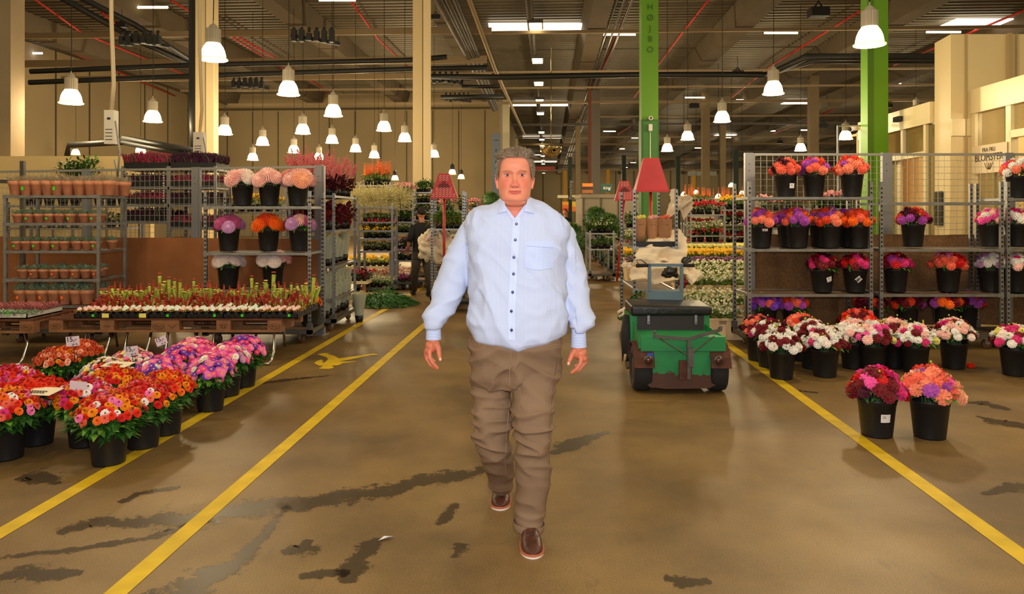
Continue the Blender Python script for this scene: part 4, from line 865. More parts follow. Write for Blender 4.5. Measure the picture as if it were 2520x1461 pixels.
# plant trays
flym=mat('pitcher green',(178,188,70),.5,0,.25,20); flyr=mat('pitcher red',(176,64,40),.5,0,.3,20); flyy=mat('pitcher hood yellow',(222,208,110),.5); flyp=mat('sundew rust',(190,110,50),.6,0,.3,20)
def pitcher(h,seed,cols=(0,1)):
    r=random.Random(seed); m=MB()
    for i in range(8):
        q=r.random()*6.28; ln=.02+.05*r.random(); hh=h*r.uniform(.55,1.1); k=r.choice(cols)
        a=Vector((cos(q)*.015,sin(q)*.015,0)); ln*=1.3; hh*=r.uniform(.6,1.1); b_=Vector((cos(q)*ln,sin(q)*ln,hh)); rr=.010+.045*h*r.random()
        m.tube([a,a.lerp(b_,.5),b_],[.004,rr*.7,rr],7,k,False)
        hd=2 if (k==0 and r.random()<.5) else 1
        m.ell(b_+Vector((cos(q)*-.002,sin(q)*-.002,rr*1.1)),(rr*1.2,rr*1.2,rr*.45),7,4,hd)
    for i in range(10):
        q=r.random()*6.28; leaf(m,Vector((cos(q)*.02,sin(q)*.02,0)),Vector((cos(q),sin(q),.5)).normalized(),Vector((0,0,1)),.05,.018,r.choice((0,1,3)))
    return m
pmats=[flym,flyr,flyy,flyp]
pit=[pitcher(.20,1,(0,0,1)).mesh('pitcher_plant',pmats),pitcher(.13,2,(0,1,1)).mesh('pitcher_plant',pmats),pitcher(.27,3,(0,)).mesh('pitcher_plant',pmats),pitcher(.10,4,(1,)).mesh('pitcher_plant',pmats)]
dew=tuft(70,.04,.02,5,.035,.016,flyp,1,.6).mesh('sundew',[flyp,flym])
tagp=mat('plant tag pink',(240,196,190),.5); tagw=mat('plant tag white',(226,232,220),.5); tagr=mat('plant tag red',(190,70,60),.5)
def disc(mt,r_=.018): 
    m=MB(); m.lathe([(0,-.001),(r_,-.001),(r_,.001),(0,.001)],14,(0,0,0),0,False,None,(0,-1,.6)); m.bar((0,0,-.001),(0,.006,-.03),.003,.001); return m.mesh('plant_tag',mt)
td=[disc(tagp),disc(tagw,.021),disc(tagr,.022)]
potb=MB(); potb.lathe([(0,0),(.026,0),(.036,.055),(.0,.055)],12); potbm=potb.mesh('nursery_pot',tray)
tw,tdp=.40,.27
traym=MB(); traym.span((0,0,0),(tw-.01,tdp-.01,.008)); 
for a,b_ in (((0,0,0),(tw-.01,.008,.045)),((0,tdp-.018,0),(tw-.01,tdp-.01,.045)),((0,0,0),(.008,tdp-.01,.045)),((tw-.018,0,0),(tw-.01,tdp-.01,.045))): traym.span(a,b_)
for k in range(6): traym.span((.03+k*.06,-.006,.006),(.06+k*.06,.0,.038))
traymesh=traym.mesh('tray',tray)
zt0=zt+.144
r=random.Random(5)
wordc=['leftmost','second from left','third from left','fourth from left','fifth from left','rightmost']
for rowi in range(3):
    for ci in range(6):
        X=x1+.26+ci*tw*.96; Y=YT+.0+rowi*tdp
        t=T('plant_tray','tray of %s, %s, %s row of the pallet table'%(['tiny sundews','short red pitcher plants','tall green pitcher plants'][rowi],wordc[ci],['front','middle','back'][rowi]),'plant tray',(X,Y,zt0),0,'trays on the pallet table')
        link('tray',traymesh,t)
        for a in range(5 if rowi==0 else 4):
            for b_ in range(3 if rowi==0 else 2):
                n_=5 if rowi==0 else 4; q=Vector((.045+a*(tw-.09)/(n_-1),.045+b_*(tdp-.1)/(2 if rowi==0 else 1),.01))
                link('nursery_pot',potbm,t,q)
                if rowi==0: o=link('sundew',dew,t,q+Vector((0,0,.055)),r.random()*6,1.0)
                else:
                    tall=(rowi==2 and ci<5) ; me=pit[2] if (rowi==2 and r.random()<(.5 if ci in(1,2,4) else .15)) else pit[0] if rowi==2 else (pit[3] if ci<3 and r.random()<.6 else pit[1])
                    link('pitcher_plant',me,t,q+Vector((0,0,.055)),r.random()*6,r.uniform(.65,1.2))
                if rowi==0 or b_==0:
                    k=(0 if ci in(0,5) or r.random()<.5 else 1) if rowi==0 else (2 if ci<3 else 1)
                    if rowi==1 and r.random()<.3: continue
                    o=link('plant_tag',td[k],t,q+Vector((r.uniform(-.01,.01),-.03,.085 if rowi==0 else .10)),r.uniform(-.3,.3),r.uniform(.9,1.25))
        if rowi==0:
            o=link('price_sticker',st_g,t,(.30 if ci%2 else .2,-.008,.03),0)
            if ci in(0,1):
                m=MB(); m.span((-.035,-.001,-.022),(.035,.001,.022)); m.build('yellow_label',mat('yellow label',(244,226,120),.6),t,(.33,-.012,.03),0)
# clear plastic sheath with green sticker at back
# side table at far left
xs=(98-CX)*YT/F
pallet(xs-1.2,YT-.1,zsh(785,YT-.1)-.144,'pallet table top cut by the left picture edge',[(1.1275,'o')])
tb=T('table_frame','bent chrome legs under the pallet at the left edge','table frame',(xs-1.2,YT-.1,0),0,'chrome table frames')
for x in(.75,1.08):
    m=MB(); pts=[(x,.06,zt),(x+.06,0,.2),(x+.09,-.12,.08),(x+.08,-.16,.03),(x,-.17,.016),(x-.3,-.17,.016)]; m.tube(pts,.014,10); m.build('leg',chrome,tb)
for k,(dx,lab) in enumerate(((.72,'white tray of pinkish stonecrop on the left edge table'),(.30,'white tray of grey green plants cut by the left edge'))):
    t=T('plant_tray',lab,'plant tray',(xs-1.2+dx,YT-.1+.02,zsh(785,YT-.1)),0,'trays on the left edge table'); m=MB(); m.span((0,0,0),(.40,.6,.012)); m.span((0,0,0),(.4,.01,.05)); m.span((.39,0,0),(.4,.6,.05)); m.build('tray',mat('tray white',(226,220,206),.5),t)
    for a in range(4):
        for b_ in range(5):
            tf=tuft(60,.05,.05,a*7+b_,.045,.01,succ).mesh('stonecrop',[succ if b_<2 else heath,leafl]) if False else (tu[0] if b_<2 else None)
            if tf is None:
                if 'heathtuft' not in PM: PM['heathtuft']=tuft(120,.06,.06,3,.04,.008,heath).mesh('stonecrop',[heath])
                tf=PM['heathtuft']
            link('stonecrop',tf,t,(.05+a*.1,.06+b_*.12,.02 if b_<2 else .05),a+b_,1.15)
    link('price_sticker',st_g,t,(.2,-.004,.06))
# heather racks behind the left fence
hm1=mat('heather pink red',(150,44,70),.8,0,.3,30); hm2=mat('heather purple',(66,16,46),.8,0,.3,30); hg=mat('heather stem green',(70,80,40),.8)
def heather(n,W,D,h,seed,sp=.10):
    r=random.Random(seed); m=MB()
    for i in range(n):
        p=Vector((r.random()*W,r.random()*D,h*.2)); d=Vector((r.uniform(-.6,.6)+.8*(p.x/W-.5)**3,r.uniform(-.7,.3),1)).normalized(); L=h*r.uniform(.6,1.0)*(1-.5*abs(p.x/W-.5))
        m.tube([p,p+d*L*.5+Vector((r.uniform(-.02,.02),0,0)),p+d*L],[.013,.012,.004],5,0 if r.random()<.85 else 1,False)
    for i in range(n//2):
        p=Vector((r.random()*W,r.random()*D,h*.1)); q=r.random()*6.28; leaf(m,p,Vector((cos(q),sin(q),.8)).normalized(),Vector((0,0,1)),h*.4,.03,1)
    m.span((0,0,-.04),(W,D,.04),2); return m
def hrack(px0,px1,Y,tops,mts,lab,mt):
    X=(px0-CX)*Y/F; W=(px1-px0)*Y/F
    t=trolley(lab,X,Y,0,[zsh(q,Y) for q in tops],W,.56,zsh(tops[0],Y)+.03,'heather racks behind the left fence',False)
    for i,q in enumerate(tops):
        o=heather(900 if i==0 else 420,W,.5,.19 if i==0 else .15,i+px0).build('heather_tray',[mts[i%len(mts)],hg,tray],None,(X,Y+.02,zsh(q,Y)+.045))
        tag(o,'%s tray of %s, %s, %s'%('long',['red violet heather','dark purple heather','heather'][0 if mt==0 else 1],snames[i],'left heather rack' if mt==0 else 'right heather rack'),'heather tray','heather trays behind the left fence')
hrack(303,414,10.6,(414,460,503,545),[hm1,hm2],'left heather rack behind the wire fence, tallest plants on top',0)
hrack(418,530,10.6,(414,460,503,560),[hm2,hm1],'right heather rack behind the wire fence with dark purple plants',1)
for px in (312,402):
    m=MB(); Y=10.3
    for k in range(12): m.ell((0,0,k*.035),(.014,.01,.02),6,4)
    tag(m.build('hanging_chain',chrome,None,P(px,495,Y)),'shiny chain strip hanging at the %s post of the heather rack'%('left' if px<350 else 'right'),'chain')
# ================= green tug =================
tg=mat('tug green paint',(30,132,70),.5,0,.1,4); rust=mat('rusty brown',(84,46,32),.85,0,.35,14); tgrey=mat('tug blue grey',(92,114,124),.5,.1,.08,6); seatm=mat('seat vinyl',(24,23,24),.38,0,.1,6,.35,25); dbrown=mat('dark brown box',(40,26,28),.5); lampr=mat('tail lamp glass',(60,14,12),.15,coat=1)
# green paint rusted low on the body: real wear with its own outline
nt=tg.node_tree; b=nt.nodes['Principled BSDF']; tc=nt.nodes.new('ShaderNodeTexCoord'); sx=nt.nodes.new('ShaderNodeSeparateXYZ'); nt.links.new(tc.outputs['Object'],sx.inputs[0])
n1=nz(7,8,None,.7) if False else None
nn=nt.nodes.new('ShaderNodeTexNoise'); nn.inputs['Scale'].default_value=9; nn.inputs['Detail'].default_value=9; nn.inputs['Roughness'].default_value=.7; nt.links.new(tc.outputs['Object'],nn.inputs['Vector'])
# z height + noise -> rust mask
ma=nt.nodes.new('ShaderNodeMath'); ma.operation='MULTIPLY_ADD'; ma.inputs[1].default_value=-5.0; ma.inputs[2].default_value=1.42; nt.links.new(sx.outputs['Z'],ma.inputs[0])
mb_=nt.nodes.new('ShaderNodeMath'); mb_.operation='ADD'; nt.links.new(ma.outputs[0],mb_.inputs[0]); nt.links.new(nn.outputs['Fac'],mb_.inputs[1])
mr=nt.nodes.new('ShaderNodeMapRange'); mr.inputs['From Min'].default_value=.98; mr.inputs['From Max'].default_value=1.04; nt.links.new(mb_.outputs[0],mr.inputs['Value'])
old=b.inputs['Base Color'].links[0].from_socket; mx=nt.nodes.new('ShaderNodeMix'); mx.data_type='RGBA'; nt.links.new(mr.outputs['Result'],mx.inputs['Factor']); nt.links.new(old,mx.inputs[6]); mx.inputs[7].default_value=lin((78,44,30))+(1,)
# pale scratches
n3=nt.nodes.new('ShaderNodeTexNoise'); n3.inputs['Scale'].default_value=16; n3.inputs['Detail'].default_value=6; n3.inputs['Roughness'].default_value=.8; nt.links.new(tc.outputs['Object'],n3.inputs['Vector'])
m3=nt.nodes.new('ShaderNodeMapRange'); m3.inputs['From Min'].default_value=.69; m3.inputs['From Max'].default_value=.72; nt.links.new(n3.outputs['Fac'],m3.inputs['Value'])
mx2=nt.nodes.new('ShaderNodeMix'); mx2.data_type='RGBA'; nt.links.new(m3.outputs['Result'],mx2.inputs['Factor']); nt.links.new(mx.outputs[2],mx2.inputs[6]); mx2.inputs[7].default_value=lin((170,200,160))+(1,); nt.links.new(mx2.outputs[2],b.inputs['Base Color'])
YG=6.35   # rear face distance
u=YG/F
def gx(px): return (px-1672)*u
def gz(py): return CH-(py-HY)*u
p0=Vector(((1672-CX)*u,YG,0))
tug=T('tow_tractor','small green electric tow tractor with black seat, rear towards the viewer','tow tractor',p0,-.02)
# rear lower body plate (shaped)
m=MB(); Mx=Matrix.Rotation(PI/2,4,'X')
poly=[(gx(1577),gz(862)),(gx(1780),gz(864)),(gx(1781),gz(905)),(gx(1774),gz(940)),(gx(1745),gz(955)),(gx(1640),gz(957)),(gx(1600),gz(953)),(gx(1578),gz(930))]
m.prism(poly,-.05,Mx); m.span((gx(1600),.03,gz(950)),(gx(1760),.9,gz(870))); m.build('rear_plate',tg,tug)
m=MB(); m.span((gx(1577),-.02,gz(862)),(gx(1784),-.005,gz(832))); m.span((gx(1577),-.012,gz(834)),(gx(1784),.62,gz(828))); m.span((gx(1573),.0,gz(858)),(gx(1579),.40,gz(832))) ; m.build('bumper_tray',tg,tug)
# tray side flare from left
m=MB(); m.add([(gx(1577),0,gz(830)),(gx(1577),0,gz(862)),(gx(1577)-.015,.45,gz(862)),(gx(1577)-.015,.45,gz(808)+.03)],[(0,1,2,3)]); m.add([(gx(1784),0,gz(830)),(gx(1784),0,gz(862)),(gx(1784)-.12,.55,gz(855)),(gx(1784)-.12,.55,gz(812)+.02)],[(0,3,2,1)])
m.build('tray_side',tg,tug)
def gX(px,d): return (px-CX)*(YG+d)/F-p0.x
def gZ(py,d): return CH-(py-HY)*(YG+d)/F
m=MB(); m.span((-.36,.38,.12),(-.30,.80,gZ(775,.38))); m.span((.29,.38,.12),(.345,.80,gZ(775,.38))); m.span((-.36,.74,.12),(.345,.80,gZ(775,.38))); m.build('side_panel',tg,tug)
m=MB(); m.span((-.30,.36,gz(832)),(.29,.74,gZ(776,.36))); m.build('battery_box',dbrown,tug)
for px in(1594,1710):
    x_=gX(px,.35); m=MB(); m.span((x_-.011,.34,gZ(797,.35)),(x_+.011,.36,gZ(774,.35))); m.lathe([(0,-.004),(.005,-.004),(.005,0)],8,(x_,.338,gZ(793,.35)),1,True,None,(0,1,0)); m.build('strap',[galv,slot],tug)
# seat
bmq=bmesh.new(); bmesh.ops.create_cube(bmq,size=1)
for v in bmq.verts: v.co=Vector((v.co.x*.72,v.co.y*.46,v.co.z*.09))
bmesh.ops.bevel(bmq,geom=bmq.edges[:],offset=.03,segments=4,affect='EDGES',profile=.6)
for v in bmq.verts: v.co.z+=.006*sin(v.co.x*14)*(1 if v.co.z>0 else -.6)+.004*sin(v.co.y*21+v.co.x*9)
me=bpy.data.meshes.new('seat_cushion'); bmq.to_mesh(me); bmq.free(); [setattr(f,'use_smooth',True) for f in me.polygons]; me.materials.append(seatm)
link('seat_cushion',me,tug,(0,.56,gZ(763,.35)))
# wheels
wm=MB(); wm.lathe([(0,-.06),(.10,-.06),(.12,-.075),(.15,-.08),(.185,-.07),(.195,-.04),(.197,0),(.195,.04),(.185,.07),(.15,.08),(.12,.075),(.10,.06),(0,.06)],36,(0,0,0),0,True,lambda q,z:1+(.012 if abs(z)>.03 and int(q*36/PI)%2 else 0),(1,0,0)); wm.lathe([(0,-.065),(.09,-.065),(.1,-.05)],20,(0,0,0),1,True,None,(1,0,0))
whm=wm.mesh('wheel',[rubber,rust])
for x in(gx(1590)-.02,gx(1765)+.02): link('wheel',whm,tug,(x,.16,.197))
link('wheel',whm,tug,(0,1.0,.197))
m=MB()
for x in(gx(1590)-.02,gx(1765)+.02): 
    pts=[(x,.16+.225*cos(q),.2+.225*sin(q)) for q in [PI*.05+i*PI*.9/8 for i in range(9)]]
    for a,b_ in zip(pts,pts[1:]): m.bar(a,b_,.17,.012)
m.build('mudguard',rust,tug)
m=MB(); m.tube([(-.37,.5,.12),(-.39,.46,.14),(-.41,.40,.2),(-.41,.35,.27)],.012,6); m.build('foot_bar',mat('cream bar',(190,160,110),.6),tug)
m=MB(); m.tube([(-.38,.42,.2),(-.385,.45,.45),(-.37,.5,.6)],[.05,.055,.04],10); m.build('black_side_tank',rubber,tug)
for px in(1593,1764):
    m=MB(); m.lathe([(0,-.03),(.032,-.028),(.037,-.02),(.037,.03),(.0,.03)],20,(gx(px),-.06,gz(883)),0,True,None,(0,1,0)); m.lathe([(.037,-.02),(.042,-.02),(.042,.03)],20,(gx(px),-.06,gz(883)),1,True,None,(0,1,0)); m.build('tail_lamp',[lampr,galvd],tug)
m=MB(); m.span((gx(1590),-.07,gz(876)),(gx(1604),-.062,gz(865))); m.build('blue_sticker',mat('blue sticker',(30,70,170),.5),tug)
# tow hitch
m=MB(); m.span((gx(1667),-.09,gz(927)),(gx(1697),-.05,gz(883))); m.build('hitch_plate',rust,tug)
m=MB(); m.span((gx(1684),-.12,gz(925)),(gx(1692),-.09,gz(830))); m.span((gx(1686),-.13,gz(895)),(gx(1699),-.1,gz(850))); 
m.bar((gx(1606),-.10,gz(823)),(gx(1690),-.10,gz(829)),.024); m.bar((gx(1690),-.10,gz(829)),(gx(1763),-.10,gz(807)),.024); m.bar((gx(1606),-.10,gz(826)),(gx(1607),-.10,gz(812)),.02); m.bar((gx(1763),-.10,gz(809)),(gx(1765),-.10,gz(800)),.03)
m.tube([(gx(1616),-.10,gz(826)),(gx(1682),-.11,gz(866)),(gx(1700),-.11,gz(860)),(gx(1750),-.10,gz(822))],.006,6); m.ell((gx(1607),-.1,gz(812)),.014,8,6); m.ell((gx(1766),-.1,gz(800)),.014,8,6)
m.build('tow_hook',galvd,tug)
# steering console
uc=7.1; v_=uc/F
def cx_(px): return (px-CX)*v_-p0.x
def cz(py): return CH-(py-HY)*v_
yo=uc-YG
m=MB(); m.prism([(cx_(1594),cz(757)),(cx_(1676),cz(757)),(cx_(1680),cz(752)),(cx_(1676),cz(716)),(cx_(1592),cz(716)),(cx_(1589),cz(752))],.16,Matrix.Translation((0,yo+.16,0))@Mx); m.build('console',tgrey,tug)
m=MB(); m.span((cx_(1592),yo,cz(718)),(cx_(1599),yo+.05,cz(650))); m.span((cx_(1671),yo,cz(718)),(cx_(1678),yo+.05,cz(650))); m.span((cx_(1592),yo,cz(656)),(cx_(1678),yo+.05,cz(649)));m.build('console_frame',tgrey,tug)
m=MB(); m.tube([(cx_(1562),yo+.02,cz(654)),(cx_(1591),yo+.02,cz(653))],.017,8); m.tube([(cx_(1679),yo+.02,cz(653)),(cx_(1706),yo+.02,cz(653))],.017,8); m.build('handle_grip',rubber,tug)
m=MB(); 
for s,a in((1,1700),(-1,1568)): m.tube([(cx_(a),yo,cz(650)),(cx_(a+s*6),yo,cz(640)),(cx_(a-s*6),yo,cz(639)),(cx_(a-s*18),yo,cz(648))],.006,6)
m.build('brake_lever',galvd,tug)
m=MB(); m.span((cx_(1590),yo+.05,.12),(cx_(1680),yo+.4,.2)); m.span((cx_(1592),yo+.06,.12),(cx_(1676),yo+.2,cz(757))); m.build('front_body',tg,tug)
# ---- towed rack ahead with the red sign
sy=8.9; s_=sy/F
tr=trolley('narrow steel rack with paper wrapped flowers behind the tow tractor',(1561-CX)*s_,sy,-.02,[zsh(607,sy),zsh(712,sy)],(1664-1561)*s_,1.2,zsh(466,sy),'racks around the tow tractor',True)
def sign(px0,px1,pxt0,pxt1,pyt,pyb,Y,lab,pole_bottom,pat=True,polex=None,slant=0):
    a=P((px0+px1)/2,pyb,Y); hw=(px1-px0)/2*Y/F; tw_=(pxt1-pxt0)/2*Y/F; h=(pyb-pyt)*Y/F
    t=T('trapezoid_sign',lab,'sign',a,0,'red trapezoid trolley signs')
    m=MB(); d=hw*.55 if not pat else hw*.3
    vs=[(-hw,-d,0),(hw,-d,0),(hw,d,0),(-hw,d,0),(-tw_,-d*.35,h),(tw_,-d*.35,h),(tw_,d*.35,h),(-tw_,d*.35,h)]
    m.add(vs,[(0,1,5,4),(1,2,6,5),(2,3,7,6),(3,0,4,7),(4,5,6,7),(3,2,1,0)]); m.bar((-hw,-d,0),(hw,-d,0),.025,.03)
    m.build('sign_body',red,t)
    if pat:
        m=MB(); n=11
        sl=(d-d*.35)/h
        for j in range(n):
            z=h*(.07+j*.083); wz=hw+(tw_-hw)*z/h-.035
            k=int(wz/.052)
            for q in range(-k,k+1):
                if j in(5,6,7) and abs(q)<=(2 if j<7 else 1): continue
                m.bar((q*.052-.019,-d+sl*z-.006,z-.009),(q*.052+.019,-d+sl*z-.006,z+.009),.006,.010)
        m.build('printed_pattern',mat('sign print pale',(236,170,160),.6),t)
        m=MB()
        for j,(w0) in enumerate((.025,.07,.09)): z=h*(.64-j*.09); m.bar((-w0,-d+sl*z-.012,z),(w0,-d+sl*z-.012,z),.01,.022)
        m.build('printed_lines',mat('sign print dark',(96,30,30),.6),t)
    m=MB(); m.tube([(slant*.0,0,0),(slant,0,pole_bottom-a.z)],.02,8); m.build('pole',red,t); return t
sign(1561,1642,1581,1618,389,470,9.6,'large plain red trapezoid sign above the towed rack',.75,False)
sign(1059,1127,1081,1107,427,487,11.5,'red patterned trapezoid sign left of the walking man',.5)
sign(1512,1561,1525,1547,445,492,14.2,'red patterned trapezoid sign beside the plain red one',.25,True,None,-.14)
# paper bags with flowers
kraft=mat('kraft paper',(172,122,84),.75,0,.12,6,.5,30); wrap_=mat('wrapping paper cream',(226,206,178),.7,0,.05,6,.6,14)
zb=zsh(607,sy)
m=MB(); m.span((.02,.02,0),(.5,.52,.06)); 
tra=m.build('crate_tray',tray,None,on(tr,0,0,zb)); tag(tra,'shiny black tray under the kraft paper bags','tray')
for i,(dx,w_,c) in enumerate(((.10,.075,'lemon'),(.245,.075,'palepink'),(.39,.085,'salmon'))):
    p=on(tr,dx+.0,.2,zb+.06); t=T('wrapped_bouquet','kraft paper wrapped bouquet of %s flowers, %s in the rack'%(['yellow','pale pink','salmon pink'][i],['left','middle','right'][i]),'bouquet',p,0,'kraft wrapped bouquets')
    m=MB(); m.lathe([(0,0),(w_*.8,0),(w_*.95,.1),(w_*1.02,.22),(w_*1.05,.27)],20,(0,0,0),0,True,lambda q,z,i=i:1+.07*sin(q*5+i+z*9)); m.build('paper_wrap',kraft,t)
    m=MB(); m.tube([(-.03,-w_*.98,.2),(0,-w_*1.03,.2),(.03,-w_*.98,.2)],.002,4); m.build('printed_mark',mat('burnt mark',(92,54,30),.9),t)
    for k in range(9): q=k*2.4; o=link('flower',bloom('ball',c),t,(cos(q)*w_*.75*math.sqrt(k/9),sin(q)*w_*.75*math.sqrt(k/9),.275+.012*(k%3)),0,.026)
def crumple(c,sz,seed,mt,name,lab,cat,parent=None,flat=.5):
    m=MB(); m.ell((0,0,0),sz,28,18,0,.0); r=Vector((seed*3.1,0,0))
    v=[]
    for p in m.v:
        q=Vector(p); d=Vector((q.x/sz[0],q.y/sz[1],q.z/sz[2])); n_=noise.noise(d*1.6+r)*.55+abs(noise.noise(d*3.7+r))*.38; v.append(q*(.8+n_))
    m.v=[tuple(x) for x in v]; m.sm=[True]*len(m.sm); o=m.build(name,mt,parent,c); 
    if lab: tag(o,lab,cat)
    return o
def sheetp(pts,mt,name,lab,cat,seed=0,th=.006): # crumpled sheet from 4 corner points
    a,b_,c_,d_=[Vector(p) for p in pts]; N=16; vs=[]; fs=[]
    for side in(0,1):
        for i in range(N+1):
            for j in range(N+1):
                s,t_=i/N,j/N; p=(a*(1-s)+b_*s)*(1-t_)+(d_*(1-s)+c_*s)*t_
                o_=noise.noise(Vector((s*2.5+seed,t_*2.5,seed)))*.13+abs(noise.noise(Vector((s*6,t_*6+seed,2))))*.06
                vs.append(p+Vector((o_*.4,-o_+side*th,o_*.5)))
        bse=side*(N+1)**2
        for i in range(N):
            for j in range(N): fs.append((bse+i*(N+1)+j,bse+(i+1)*(N+1)+j,bse+(i+1)*(N+1)+j+1,bse+i*(N+1)+j+1))
    m=MB(); m.add(vs,fs,0,True); o=m.build(name,mt); tag(o,lab,cat); return o
sheetp([P(1560,640,8.7),P(1688,642,8.8),P(1672,560,9.3),P(1600,572,9.3)],wrap_,'wrapping_paper','crumpled cream wrapping paper filling the middle of the towed rack','paper',1)
sheetp([P(1552,650,8.6),P(1700,665,8.7),P(1680,618,8.8),P(1575,606,8.8)],wrap_,'wrapping_paper','loose cream paper folded over the rack level with the handles','paper',2)
sheetp([P(1552,690,8.5),P(1660,694,8.6),P(1650,648,8.7),P(1546,650,8.7)],wrap_,'wrapping_paper','cream paper sheets lying behind the console frame','paper',4)
sheetp([P(1668,655,8.6),P(1700,702,8.4),P(1730,672,8.5),P(1694,640,8.8)],wrap_,'wrapping_paper','cream paper corner sticking out right of the console','paper',5)
sheetp([P(1640,542,9.2),P(1692,500,9.0),P(1700,492,9.0),P(1648,468,9.2)],wrap_,'wrapping_paper','large cream paper sheet sticking up at the right of the rack','paper',7)
sheetp([P(1648,468,9.25),P(1685,540,9.1),P(1700,505,9.0),P(1690,488,9.0)],wrap_,'wrapping_paper','second cream paper sheet flaring up at the right of the rack','paper',9)
sheetp([P(1528,655,8.5),P(1556,660,8.5),P(1556,646,8.6),P(1530,648,8.6)],wrap_,'paper_roll','rolled white paper poking out left of the rack','paper',11)
crumple(P(1612,682,8.9),(.06,.05,.08),3,mat('dark red bloom',(110,14,22),.6),'wrapped_rose','dark red wrapped bloom behind the console frame','flower')
crumple(P(1681,692,8.35),(.05,.04,.07),4,mat('dark red bloom',(110,14,22),.6),'wrapped_rose','dark red bloom in the paper right of the console','flower')
crumple(P(1650,670,8.3),(.09,.05,.07),5,seatm,'black_bag','black plastic bag stuffed between the paper sheets','bag')
crumple(P(1690,640,8.6),(.07,.05,.04),6,seatm,'black_bag','small black plastic bag by the right handle','bag')
m=MB()
for k in range(9):
    r=random.Random(k); a=Vector((-.02+r.random()*.1,r.random()*.2,-.02+r.random()*.1)); b_=a+Vector((.2,.1,.08+.08*r.random())); m.tube([a,b_],[.018,.012],6,1 if k%2 else 0)
    for j in range(14): q=r.random()*6; leaf(m,b_+Vector((-.05*r.random(),0,0)),Vector((cos(q)*.6,-.4,sin(q))).normalized(),Vector((0,0,1)),.09,.04,0)
o=m.build('bundle_of_stems',[leafm,wrap_],None,P(1528,788,7.6)); tag(o,'bundle of leafy stems with pale wraps hanging beside the tow tractor','stems')
SN=['top shelf','second shelf','third shelf','fourth shelf','fifth shelf','sixth shelf','seventh shelf','eighth shelf']
